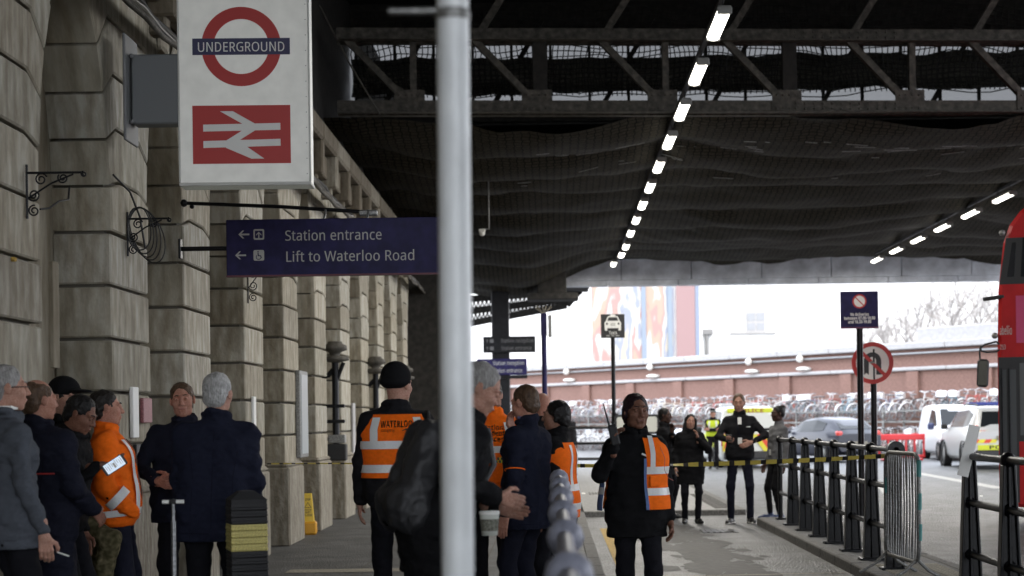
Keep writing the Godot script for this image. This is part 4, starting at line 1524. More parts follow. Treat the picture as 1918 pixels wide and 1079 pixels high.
	up.append_array([Vector2(-0.125, -0.17), Vector2(-0.0895, -0.142), Vector2(-0.055, -0.17)])
	for i in 9:
		var a := PI - PI * i / 8.0
		up.append(Vector2(cos(a) * 0.052, 0.03 + sin(a) * 0.058))
	up.append(Vector2(0.052, -0.17)); up.append(Vector2(0.125, -0.17))
	s.prism(up, 0.002, ux)
	put(s, "u_arrow", M.print_black, o)
	s = S.new()
	s.prism(PackedVector2Array([Vector2(-0.185, 0.15), Vector2(-0.15, 0.185), Vector2(0.185, -0.15), Vector2(0.15, -0.185)]), 0.0034, ux)
	put(s, "slash", M.print_red, o)
	s = S.new()
	s.box(Vector3(0, uc.y + 0.01, 0.017), Vector3(0.07, 0.03, 0.004), Basis(), 0.001)
	put(s, "clip", M.galv, o)

# ---------------------------------------------------------------- things on the arcade wall
func scroll(s: S, c: Vector3, r: float, turns: float, start: float, ax: Vector3) -> void:
	var p := []
	for i in int(turns * 14) + 1:
		var t := i / 14.0
		var a := start + TAU * t
		var k := r * (1.0 - 0.75 * t / turns)
		p.append(c + (ax * cos(a) + Vector3.UP * sin(a)) * k)
	s.tube(p, 0.0055, 5)

func wall_fittings() -> void:
	var s: S
	# scrolled iron brackets
	for k in 3:
		var q: Array = [[45, 410, 318, 9.62], [245, 480, 405, 11.9], [474, 568, 500, 16.6]][k]
		var base := at(q[0], (q[1] + q[2]) / 2.0, q[3])
		var wide: float = [0.33, 0.30, 0.2][k]
		base.x = FACE + 0.012
		var hh: float = (q[1] - q[2]) / FOCAL * q[3]
		var o := thing("scroll_bracket", ["black scrolled iron bracket on the nearest stone pier", "scrolled iron bracket beside the hanging loop of cable", "small scrolled bracket under the blue direction board"][k], "bracket", base, 0.0, "iron scroll brackets on the arcade")
		s = S.new()
		s.tube([Vector3(0, -hh / 2, 0), Vector3(0, hh / 2 + 0.03, 0)], 0.008, 6)
		s.tube([Vector3(0, hh / 2 - 0.02, 0), Vector3(wide, hh / 2 - 0.02, 0)], 0.008, 6)
		s.tube([Vector3(0, -hh * 0.1, 0), Vector3(wide * 0.45, hh * 0.22, 0), Vector3(wide * 0.85, hh / 2 - 0.03, 0)], 0.006, 6)
		put(s, "rod", M.iron, o)
		for e in [[wide * 0.26, hh * 0.3, 0.13, 0.4], [wide * 0.66, hh * 0.32, 0.11, 2.4], [hh * 0.14, -hh * 0.02, 0.13, 3.4], [hh * 0.14, -hh * 0.34, 0.12, 1.4], [wide * 1.04, hh / 2 - 0.03, 0.06, 1.6]]:
			s = S.new()
			scroll(s, Vector3(e[0], e[1], 0), hh * e[2], 1.6, e[3], Vector3.RIGHT)
			put(s, "scroll", M.iron, o)
	# loop of cable
	s = S.new()
	var c0 := at(242, 430, 11.95)
	for l in 5:
		var p := []
		for i in 25:
			var a := TAU * i / 24.0 + l
			p.append(Vector3(FACE + 0.10 + 0.012 * l + (0.085 + 0.012 * l) * cos(a + 0.12 * l), c0.y + (0.16 + 0.012 * l) * sin(a) - 0.012 * l, -11.9 + 0.03 * sin(a * 2.0 + l) - 0.01 * l))
		s.tube(p, 0.0052, 5, false)
	s.tube([Vector3(FACE + 0.02, c0.y + 0.34, -11.5), Vector3(FACE + 0.06, c0.y + 0.26, -11.8), Vector3(FACE + 0.08, c0.y + 0.1, -12.0), Vector3(FACE + 0.09, c0.y - 0.12, -12.1)], 0.008, 5)
	tag(put(s, "cable_coil", M.black), "loops of loose black cable hanging from the stone pier", "cable")
	# a cable sagging along the wall, and the bundle under the cornice
	for b in 5:
		s = S.new()
		var p := []
		for i in 60:
			var z := -(8.0 + i * 0.5)
			p.append(Vector3(FACE + 0.2 + 0.02 * b + 0.015 * sin(i * 1.3 + b * 2.0), 4.62 - 0.035 * b - 0.05 * absf(sin((z + 6.0) * PI / 1.35)) - 0.01 * sin(i * 0.7 + b), z))
		s.tube(p, [0.03, 0.022, 0.026, 0.02, 0.024][b], 6)
		tag(put(s, "cable_run", [M.rubber, M.truss, M.iron, M.mortar, M.truss][b]), ["uppermost thick cable of the bundle under the cornice", "second cable from the top of the bundle under the cornice", "middle cable of the bundle under the cornice", "fourth cable from the top of the bundle under the cornice", "lowest cable of the bundle under the cornice"][b], "cable", "cables under the cornice")
	s = S.new()
	s.tube([at(75, 392, 10.3), at(92, 390, 10.4), at(110, 377, 10.5), at(128, 374, 10.7), at(130, 350, 10.8)], 0.007, 5)
	tag(put(s, "wall_cable", M.black), "thin black cable running off the first scroll bracket", "cable")
	# small panels fixed to the pier faces: pixel x, y top, y bottom, distance, width along the wall
	var put_panel := func(label: String, cat: String, px: float, y0: float, y1: float, d: float, w: float, m: Material, nm: String) -> void:
		var a := at(px, y0, d); var b := at(px, y1, d)
		var t := S.new()
		t.box(Vector3.ZERO, Vector3(0.03, a.y - b.y, w), Basis(), 0.005)
		var o := put(t, nm, m)
		o.position = Vector3(FACE + 0.017, (a.y + b.y) / 2, -d)
		tag(o, label, cat)
	put_panel.call("white paper notice strip on the pier above the orange jacket man", "notice", 251, 725, 820, 12.0, 0.16, M.print_white, "notice")
	put_panel.call("small pink and white poster on the pier right of the orange man", "notice", 272, 746, 792, 12.35, 0.26, mat(lin(0.48, 0.17, 0.19), 0.5, 0.0, noise_tex(0.05, 0.5, 1.0, 91, 2), Vector3.ONE * 3), "notice")
	put_panel.call("narrow black panel with white marks behind the orange jacket man", "sign", 255, 832, 892, 12.1, 0.2, M.black, "wall_panel")
	put_panel.call("slim white strip on the pier behind the grey haired man", "notice", 470, 743, 812, 16.8, 0.12, M.print_white, "notice")
	put_panel.call("slim pale strip on the far pier beside the second pipe stand", "notice", 652, 755, 850, 25.2, 0.3, M.coping if M.has("coping") else M.white, "notice")
	put_panel.call("white post strip between the two nearest piers", "strip", 85, 490, 690, 10.1, 0.12, M.plaster, "wall_strip")
	put_panel.call("yellow sticker on the nearest pier", "sticker", 12, 482, 490, 9.35, 0.035, M.yellow_line, "sticker")
	var o := thing("poster_frame", "tall narrow pale poster frame standing off the pier by the yellow sign", "poster", Vector3(FACE + 0.03, 0, -19.95))
	var fa := at(555, 695, 19.95); var fb := at(555, 857, 19.95)
	s = S.new()
	s.box(Vector3(0, (fa.y + fb.y) / 2, 0), Vector3(0.06, fa.y - fb.y, 0.62), Basis(), 0.01)
	put(s, "frame", M.galv, o)
	s = S.new()
	s.box(Vector3(0.032, (fa.y + fb.y) / 2, 0), Vector3(0.01, fa.y - fb.y - 0.1, 0.5))
	put(s, "sheet", mat(lin(0.34, 0.37, 0.38), 0.3), o)
	# old pipe stands against the piers: a flanged head, an elbow and a downpipe into a box
	for k in 3:
		var q: Array = [[627, 640, 855, 22.9], [703, 668, 845, 27.6], [757, 685, 835, 32.0]][k]
		var hd := at(q[0], q[1], q[3])
		var bt := at(q[0], q[2], q[3])
		o = thing("pipe_stand", ["black pipe with a flanged head on the arcade, nearest of three", "middle of three black flanged pipes on the arcade", "farthest of three black flanged pipes behind the beanie man"][k], "pipe", Vector3(hd.x, bt.y, hd.z), 0.0, "flanged pipes on the arcade")
		var ph := hd.y - bt.y
		s = S.new()
		s.lathe([Vector2(0.0, ph), Vector2(0.1, ph), Vector2(0.11, ph - 0.03), Vector2(0.17, ph - 0.06), Vector2(0.175, ph - 0.12), Vector2(0.09, ph - 0.15), Vector2(0.06, ph - 0.2), Vector2(0.2, ph - 0.22), Vector2(0.2, ph - 0.27), Vector2(0.06, ph - 0.3)], 18)
		put(s, "flange", M.truss, o)
		s = S.new()
		s.tube([Vector3(0, ph - 0.25, 0), Vector3(0, 0.1, 0)], 0.05, 10)
		s.tube([Vector3(-0.3, ph - 0.42, 0), Vector3(-0.2, ph - 0.5, 0), Vector3(-0.1, ph - 0.48, 0), Vector3(0, ph - 0.38, 0)], 0.04, 8)
		s.tube([Vector3(0.12, ph - 0.3, 0), Vector3(0.02, ph - 0.55, 0)], 0.03, 8)
		put(s, "pipe", M.iron, o)
		s = S.new()
		for y in [0.25, 0.5, 0.72]: s.box(Vector3(-0.12, y, 0), Vector3(0.5, 0.05, 0.1), Basis(), 0.01)
		put(s, "clamp", M.iron, o)
		s = S.new()
		s.box(Vector3(-0.03, 0.06, 0), Vector3(0.36, 0.24, 0.2), Basis(), 0.015)
		put(s, "box", M.rubber, o)
		s = S.new()
		s.box(Vector3(0.02, 0.25, 0.02), Vector3(0.24, 0.12, 0.16), Basis(), 0.01)
		put(s, "junction_box", M.galv, o)
	s = S.new()
	var dp := at(793, 700, 37.0)
	s.tube([Vector3(dp.x, 0.0, dp.z), Vector3(dp.x, 2.0, dp.z), Vector3(dp.x, 5.8, dp.z)], 0.07, 10)
	tag(put(s, "drain_pipe", M.iron), "black drain pipe at the far end of the arcade", "pipe")
	# camera under the net
	var cc := at(903, 437, 30.0)
	o = thing("security_camera", "small white security camera hanging under the dark netting", "camera", cc)
	s = S.new()
	s.ball(Vector3.ZERO, 0.055, 10); s.box(Vector3(0, 0.05, 0), Vector3(0.12, 0.05, 0.1), Basis(), 0.01)
	put(s, "head", M.white, o)
	s = S.new()
	s.tube([Vector3(0, 0.08, 0), Vector3(0.13, 0.08, 0), Vector3(0.13, 0.35, 0), Vector3(0.13, 1.9, 0)], 0.015, 6)
	put(s, "arm", M.galv, o)
	# wet floor sign
	var wf := at(576, 785, 20.75) * Vector3(1, 0, 1) + Vector3(0, FOOT, 0)
	o = thing("wet_floor_sign", "yellow plastic wet floor sign leaning by the foot of a pier", "sign", wf, 0.12)
	var ym := mat(lin(0.70, 0.47, 0.02), 0.4)
	s = S.new()
	s.prism(PackedVector2Array([Vector2(-0.085, 0.15), Vector2(0.085, 0.15), Vector2(0.052, 0.53), Vector2(-0.052, 0.53)]), 0.05, Transform3D(Basis(Vector3.RIGHT, -0.12), Vector3(-0.01, 0, 0.02)), 0.008)
	put(s, "board", ym, o)
	s = S.new()
	s.box(Vector3(0, 0.085, 0.0), Vector3(0.205, 0.17, 0.20), Basis(), 0.02)
	put(s, "base", mat(lin(0.62, 0.30, 0.01), 0.45), o)
	var wx := Transform3D(Basis(Vector3.RIGHT, -0.12), Vector3(-0.01, 0, 0.02)) * Transform3D(Basis(), Vector3(0, 0, 0.0502))
	letters("STOP", 0.028, M.print_black, o, wx * lift(0, 0.45, 0), 0.065, true, true)
	letters("CAUTION", 0.02, M.print_black, o, wx * lift(0, 0.315, 0), 0.085, true, true)
	letters("WET", 0.026, M.print_black, o, wx * lift(0, 0.282, 0), 0.07, true, true)
	letters("FLOOR", 0.026, M.print_black, o, wx * lift(0, 0.245, 0), 0.1, true, true)
	s = S.new()
	for e in [[Vector2(0, 0.41), Vector2(-0.042, 0.345)], [Vector2(-0.042, 0.345), Vector2(0.042, 0.345)], [Vector2(0.042, 0.345), Vector2(0, 0.41)]]:
		s.bar(wx * Vector3(e[0].x, e[0].y, 0.001), wx * Vector3(e[1].x, e[1].y, 0.001), 0.006, 0.002, Vector3(0, 0, 1))
	put(s, "triangle", M.print_black, o)

# ---------------------------------------------------------------- vehicles
# a station of the body: [z, sill, belt, roof, half width at belt, half width at roof]
func station(st: Array, z: float) -> Array:
	for i in st.size() - 1:
		var a: Array = st[i]; var b: Array = st[i + 1]
		if (z <= a[0] and z >= b[0]):
			var t: float = (a[0] - z) / maxf(1e-5, a[0] - b[0])
			var o := []
			for k in 6: o.append(lerpf(a[k], b[k], t))
			return o
	return st[0] if z > st[0][0] else st[-1]

func flank(st: Array, z: float, y: float, out := 0.008) -> Vector3:
	var s := station(st, z)
	var t := clampf((y - s[2]) / maxf(0.01, s[3] - 0.07 - s[2]), 0.0, 1.0)
	return Vector3(lerpf(s[4], s[5], t) + out, y, z)

func car_shell(st: Array) -> S:
	var s := S.new()
	s.t.set_smooth_group(0)
	var rings := []
	for q in st:
		var y0: float = q[1]; var yb: float = q[2]; var yr: float = q[3]; var wb: float = q[4]; var wr: float = q[5]
		var half := [Vector3(wb - 0.1, y0, q[0]), Vector3(wb - 0.01, y0 + 0.12, q[0]), Vector3(wb + 0.015, lerpf(y0, yb, 0.6), q[0]), Vector3(wb, yb, q[0]), Vector3(lerpf(wb, wr, 0.5), lerpf(yb, yr - 0.07, 0.5), q[0]), Vector3(wr, yr - 0.07, q[0]), Vector3(wr - 0.06, yr - 0.018, q[0]), Vector3(wr * 0.5, yr, q[0])]
		var ring := []
		for p in half: ring.append(p)
		for k in range(half.size() - 1, -1, -1): ring.append(half[k] * Vector3(-1, 1, 1))
		rings.append(ring)
	var n: int = rings[0].size()
	for i in rings.size() - 1:
		for k in n:
			var m := (k + 1) % n
			s.quad(rings[i][k], rings[i][m], rings[i + 1][m], rings[i + 1][k])
	s.t.set_smooth_group(-1)
	for k in range(1, n - 1):
		s.tri(rings[0][0], rings[0][k + 1], rings[0][k])
		s.tri(rings[-1][0], rings[-1][k], rings[-1][k + 1])
	return s

func side_panels(o: Node, called: String, m: Material, st: Array, cols: Array, out := 0.01) -> void:
	for side in [1, -1]:
		var s := S.new()
		for i in cols.size() - 1:
			var a: Array = cols[i]; var b: Array = cols[i + 1]
			var f := Vector3(side, 1, 1)
			for k in 3:
				var t0 := k / 3.0; var t1 := (k + 1) / 3.0
				var p := [flank(st, a[0], lerpf(a[1], a[2], t0), out) * f, flank(st, a[0], lerpf(a[1], a[2], t1), out) * f, flank(st, b[0], lerpf(b[1], b[2], t1), out) * f, flank(st, b[0], lerpf(b[1], b[2], t0), out) * f]
				if side > 0: p.reverse()
				s.quad(p[0], p[1], p[2], p[3])
		put(s, called, m, o)

func cross_panel(za: float, ya: float, wa: float, zb: float, yb: float, wb: float, out := 0.012) -> S:
	var s := S.new()
	var n := Vector3(0, za - zb, yb - ya).normalized() * out
	if n.z * za < 0: n = -n
	s.quad(Vector3(-wa, ya, za) + n, Vector3(-wb, yb, zb) + n, Vector3(wb, yb, zb) + n, Vector3(wa, ya, za) + n)
	return s

func wheels(o: Node3D, zs: Array, x: float, r: float) -> void:
	for z in zs:
		for k in [-1, 1]:
			var s := S.new()
			var xf := Transform3D(Basis(Vector3(0, 0, 1), PI / 2), Vector3(k * x, r, z))
			s.lathe([Vector2(r * 0.66, -0.1), Vector2(r * 0.95, -0.1), Vector2(r, -0.07), Vector2(r, 0.07), Vector2(r * 0.95, 0.1), Vector2(r * 0.66, 0.1)], 22, xf)
			var t := put(s, "wheel", M.rubber, o)
			s = S.new()
			s.lathe([Vector2(0, -0.085), Vector2(r * 0.2, -0.09), Vector2(r * 0.66, -0.075), Vector2(r * 0.66, 0.075), Vector2(r * 0.2, 0.09), Vector2(0, 0.085)], 14, xf)
			put(s, "rim", M.galv, t)
			s = S.new()
			s.lathe([Vector2(r * 1.16, -0.13), Vector2(r * 1.16, 0.085)], 22, xf)
			put(s, "arch", M.black, o)

func chevrons(o: Node3D, z: float, x0: float, x1: float, y0: float, y1: float, n: int, back: float) -> void:
	var yel := mat(lin(0.68, 0.62, 0.04), 0.5)
	var red := mat(lin(0.66, 0.07, 0.03), 0.5)
	for i in n:
		for side in [-1, 1]:
			var a := lerpf(0.02, x1, float(i) / n); var b := lerpf(0.02, x1, float(i + 1) / n)
			var sh := (y1 - y0) * 0.75
			var s := S.new()
			var pts := []
			for e in [[a, y0], [a, y1], [b, y1], [b, y0]]:
				var xx: float = e[0]
				pts.append(Vector3(side * xx, clampf(e[1] - (xx - 0.0) * 0.0, y0, y1), z + back * (e[1] - y0)))
			# sheared blocks make the stripes
			var p0 := Vector3(side * minf(a + sh, x1), y0, z); var p1 := Vector3(side * a, y1, z + back * (y1 - y0))
			var p2 := Vector3(side * b, y1, z + back * (y1 - y0)); var p3 := Vector3(side * minf(b + sh, x1), y0, z)
			s.quad(p0, p1, p2, p3)
			put(s, "chevron", red if i % 2 else yel, o)

func vehicle(called: String, label: String, cat: String, where: Vector3, turn: float, st: Array, body: Material, wz: Array, wr: float) -> Node3D:
	var o := thing(called, label, cat, where, turn)
	put(car_shell(st), "body", body, o)
	wheels(o, wz, st[3][4] - 0.09, wr)
	return o

func vehicles() -> void:
	var s: S
	var white := mat(lin(0.66, 0.67, 0.68), 0.22)
	white.clearcoat_enabled = true
	var silver := mat(lin(0.50, 0.51, 0.52), 0.3, 0.2)
	silver.clearcoat_enabled = true
	var dark := mat(lin(0.010, 0.012, 0.026), 0.3)
	var trim := mat(lin(0.03, 0.03, 0.033), 0.6)
	var yel := mat(lin(0.60, 0.66, 0.03), 0.5)
	var amber := mat(lin(0.55, 0.03, 0.02), 0.25)
	var lamp := mat(lin(0.55, 0.57, 0.6), 0.12)
	# the white van, nose towards the lens and to the right
	var van := [[2.22, 0.36, 0.70, 0.78, 0.74, 0.66], [2.05, 0.24, 0.86, 0.97, 0.85, 0.78], [1.22, 0.22, 1.02, 1.13, 0.89, 0.84], [0.50, 0.22, 1.06, 1.74, 0.90, 0.76], [-1.2, 0.22, 1.06, 1.83, 0.90, 0.77], [-1.95, 0.22, 1.06, 1.80, 0.90, 0.76], [-2.15, 0.28, 1.04, 1.72, 0.88, 0.75], [-2.2, 0.36, 1.0, 1.6, 0.86, 0.73]]
	var o := vehicle("white_van", "white van facing the camera, parked in front of the bicycles", "van", at(1792, 785, 53.5) * Vector3(1, 0, 1), -0.05, van, white, [1.38, -1.4], 0.32)
	side_panels(o, "side_window", M.dark_glass, van, [[0.98, 1.13, 1.2], [0.45, 1.1, 1.62], [-0.3, 1.1, 1.68]])
	put(cross_panel(1.18, 1.16, 0.74, 0.55, 1.68, 0.66), "windscreen", M.dark_glass, o)
	s = S.new()
	s.box(Vector3(0, 0.42, 2.14), Vector3(1.5, 0.36, 0.2), Basis(), 0.06)
	put(s, "bumper", trim, o)
	for k in [-1, 1]:
		s = S.new()
		s.box(Vector3(k * 0.68, 0.76, 2.06), Vector3(0.3, 0.2, 0.16), Basis(Vector3.UP, k * 0.35), 0.05)
		put(s, "headlight", lamp, o)
		s = S.new()
		s.box(Vector3(k * 1.02, 1.12, 0.86), Vector3(0.2, 0.22, 0.12), Basis(), 0.04)
		put(s, "mirror", mat(lin(0.02, 0.03, 0.10), 0.4), o)
	s = S.new()
	s.box(Vector3(0, 0.74, 2.19), Vector3(0.6, 0.14, 0.05), Basis(), 0.02)
	put(s, "grille", trim, o)
	# police car seen from behind at the right
	var suv := [[2.3, 0.4, 0.75, 0.85, 0.8, 0.7], [2.0, 0.28, 0.95, 1.03, 0.9, 0.82], [1.1, 0.25, 1.05, 1.13, 0.94, 0.86], [0.35, 0.25, 1.08, 1.66, 0.95, 0.72], [-1.3, 0.25, 1.1, 1.72, 0.95, 0.72], [-1.95, 0.27, 1.1, 1.64, 0.93, 0.70], [-2.25, 0.30, 1.06, 1.14, 0.90, 0.80], [-2.32, 0.36, 0.95, 1.02, 0.86, 0.78]]
	o = vehicle("police_car", "white police car seen from behind with red and yellow chevrons, beside the bus", "car", at(1848, 785, 45.5) * Vector3(1, 0, 1), PI + 3.34, suv, silver, [1.42, -1.42], 0.36)
	o.rotation.y = PI - 0.05
	side_panels(o, "side_window", M.dark_glass, suv, [[0.8, 1.14, 1.2], [0.3, 1.14, 1.58], [-1.3, 1.16, 1.62], [-1.8, 1.2, 1.5]])
	put(cross_panel(-2.21, 1.14, 0.66, -1.99, 1.56, 0.56, 0.03), "rear_window", M.dark_glass, o)
	chevrons(o, -2.33, 0.0, 0.84, 0.72, 1.06, 5, 0.10)
	s = S.new()
	s.box(Vector3(0, 0.6, -2.325), Vector3(1.5, 0.14, 0.03))
	put(s, "yellow_strip", yel, o)
	letters("POLICE", 0.1, M.print_black, o, Transform3D(Basis(Vector3.UP, PI), Vector3(0, 0.6, -2.342)), 0.9, true, true)
	s = S.new()
	s.box(Vector3(0, 0.42, -2.26), Vector3(1.66, 0.24, 0.2), Basis(), 0.05)
	put(s, "bumper", trim, o)
	s = S.new()
	s.box(Vector3(0, 0.85, -2.345), Vector3(0.5, 0.11, 0.02))
	put(s, "number_plate", M.cream_line, o)
	for k in [-1, 1]:
		s = S.new()
		s.box(Vector3(k * 0.78, 1.1, -2.16), Vector3(0.16, 0.2, 0.22), Basis(), 0.04)
		put(s, "tail_light", amber, o)
		s = S.new()
		s.box(Vector3(k * 1.05, 1.15, 0.75), Vector3(0.2, 0.15, 0.1), Basis(), 0.03)
		put(s, "mirror", trim, o)
		s = S.new()
		s.tube([Vector3(k * 0.62, 1.74, 0.1), Vector3(k * 0.62, 1.78, -0.2), Vector3(k * 0.62, 1.78, -1.5), Vector3(k * 0.62, 1.72, -1.8)], 0.02, 6)
		put(s, "roof_rail", trim, o)
	s = S.new()
	s.box(Vector3(0, 1.79, -0.1), Vector3(1.1, 0.1, 0.3), Basis(), 0.03)
	put(s, "light_bar", mat(lin(0.03, 0.05, 0.25), 0.2), o)
	# dark hatchback behind the railing
	var hat := [[2.15, 0.36, 0.66, 0.72, 0.72, 0.64], [1.95, 0.22, 0.76, 0.84, 0.84, 0.76], [1.0, 0.2, 0.92, 1.0, 0.9, 0.82], [0.1, 0.2, 0.95, 1.42, 0.91, 0.66], [-0.7, 0.2, 0.96, 1.47, 0.91, 0.67], [-1.5, 0.22, 0.98, 1.36, 0.9, 0.66], [-1.95, 0.26, 0.98, 1.06, 0.86, 0.7], [-2.12, 0.36, 0.86, 0.92, 0.8, 0.7]]
	o = vehicle("dark_hatchback", "glossy dark blue hatchback parked behind the black railing", "car", at(1543, 785, 53.5) * Vector3(1, 0, 1), PI + 0.4, hat, dark, [1.33, -1.3], 0.31)
	side_panels(o, "side_window", M.dark_glass, hat, [[0.75, 0.98, 1.03], [0.1, 0.99, 1.33], [-0.7, 1.0, 1.38], [-1.3, 1.04, 1.28]])
	put(cross_panel(-1.93, 1.06, 0.6, -1.5, 1.32, 0.54, 0.02), "rear_window", M.dark_glass, o)
	put(cross_panel(1.0, 1.0, 0.7, 0.15, 1.38, 0.58, 0.02), "windscreen", M.dark_glass, o)
	for k in [-1, 1]:
		s = S.new()
		s.box(Vector3(k * 0.72, 0.92, -2.0), Vector3(0.24, 0.18, 0.2), Basis(), 0.05)
		put(s, "tail_light", amber, o)
		s = S.new()
		s.box(Vector3(k * 0.98, 1.0, 0.62), Vector3(0.18, 0.13, 0.1), Basis(), 0.04)
		put(s, "mirror", dark, o)
	s = S.new()
	s.box(Vector3(0, 0.62, -2.13), Vector3(0.52, 0.11, 0.02))
	put(s, "number_plate", M.cream_line, o)
	# white shell roof panel catching the sky
	# police estate behind the man with the lanyard
	o = vehicle("police_van", "yellow and white police van parked behind the officer and the man with the lanyard", "van", at(1378, 785, 49.5) * Vector3(1, 0, 1), 0.0, van, mat(lin(0.66, 0.68, 0.66), 0.25), [1.38, -1.4], 0.32)
	o.rotation.y = PI + 0.08
	side_panels(o, "side_window", M.dark_glass, van, [[0.98, 1.13, 1.2], [0.45, 1.1, 1.62], [-0.3, 1.1, 1.68]])
	side_panels(o, "side_window", M.dark_glass, van, [[-0.4, 1.12, 1.66], [-1.3, 1.12, 1.7], [-1.9, 1.12, 1.66]])
	side_panels(o, "yellow_side", yel, van, [[1.3, 0.62, 0.95], [0.7, 0.62, 1.0], [-0.1, 0.62, 1.0], [-1.0, 0.62, 1.0], [-2.0, 0.62, 1.0]], 0.022)
	put(cross_panel(-2.19, 1.1, 0.68, -2.12, 1.62, 0.66, 0.02), "rear_window", M.dark_glass, o)
	chevrons(o, -2.235, 0.0, 0.84, 0.5, 1.0, 5, 0.0)
	s = S.new()
	s.box(Vector3(0, 1.70, -2.17), Vector3(1.36, 0.14, 0.06), Basis(0.0 * Vector3.UP + Vector3.UP, 0.0), 0.02)
	put(s, "yellow_header", yel, o)
	letters("POLICE", 0.12, mat(lin(0.3, 0.08, 0.02), 0.5), o, Transform3D(Basis(Vector3.UP, PI), Vector3(0, 1.70, -2.203)), 0.8, true, true)
	s = S.new()
	s.box(Vector3(0, 1.88, -0.6), Vector3(1.2, 0.11, 0.34), Basis(), 0.03)
	put(s, "light_bar", lamp, o)
	for k in [-1, 1]:
		s = S.new()
		s.box(Vector3(k * 0.82, 0.9, -2.16), Vector3(0.12, 0.5, 0.12), Basis(), 0.03)
		put(s, "tail_light", amber, o)
		s = S.new()
		s.box(Vector3(k * 1.02, 1.12, 0.86), Vector3(0.2, 0.22, 0.12), Basis(), 0.04)
		put(s, "mirror", trim, o)
	s = S.new()
	s.box(Vector3(0, 0.38, -2.2), Vector3(1.6, 0.24, 0.14), Basis(), 0.04)
	put(s, "bumper", trim, o)
	bus()

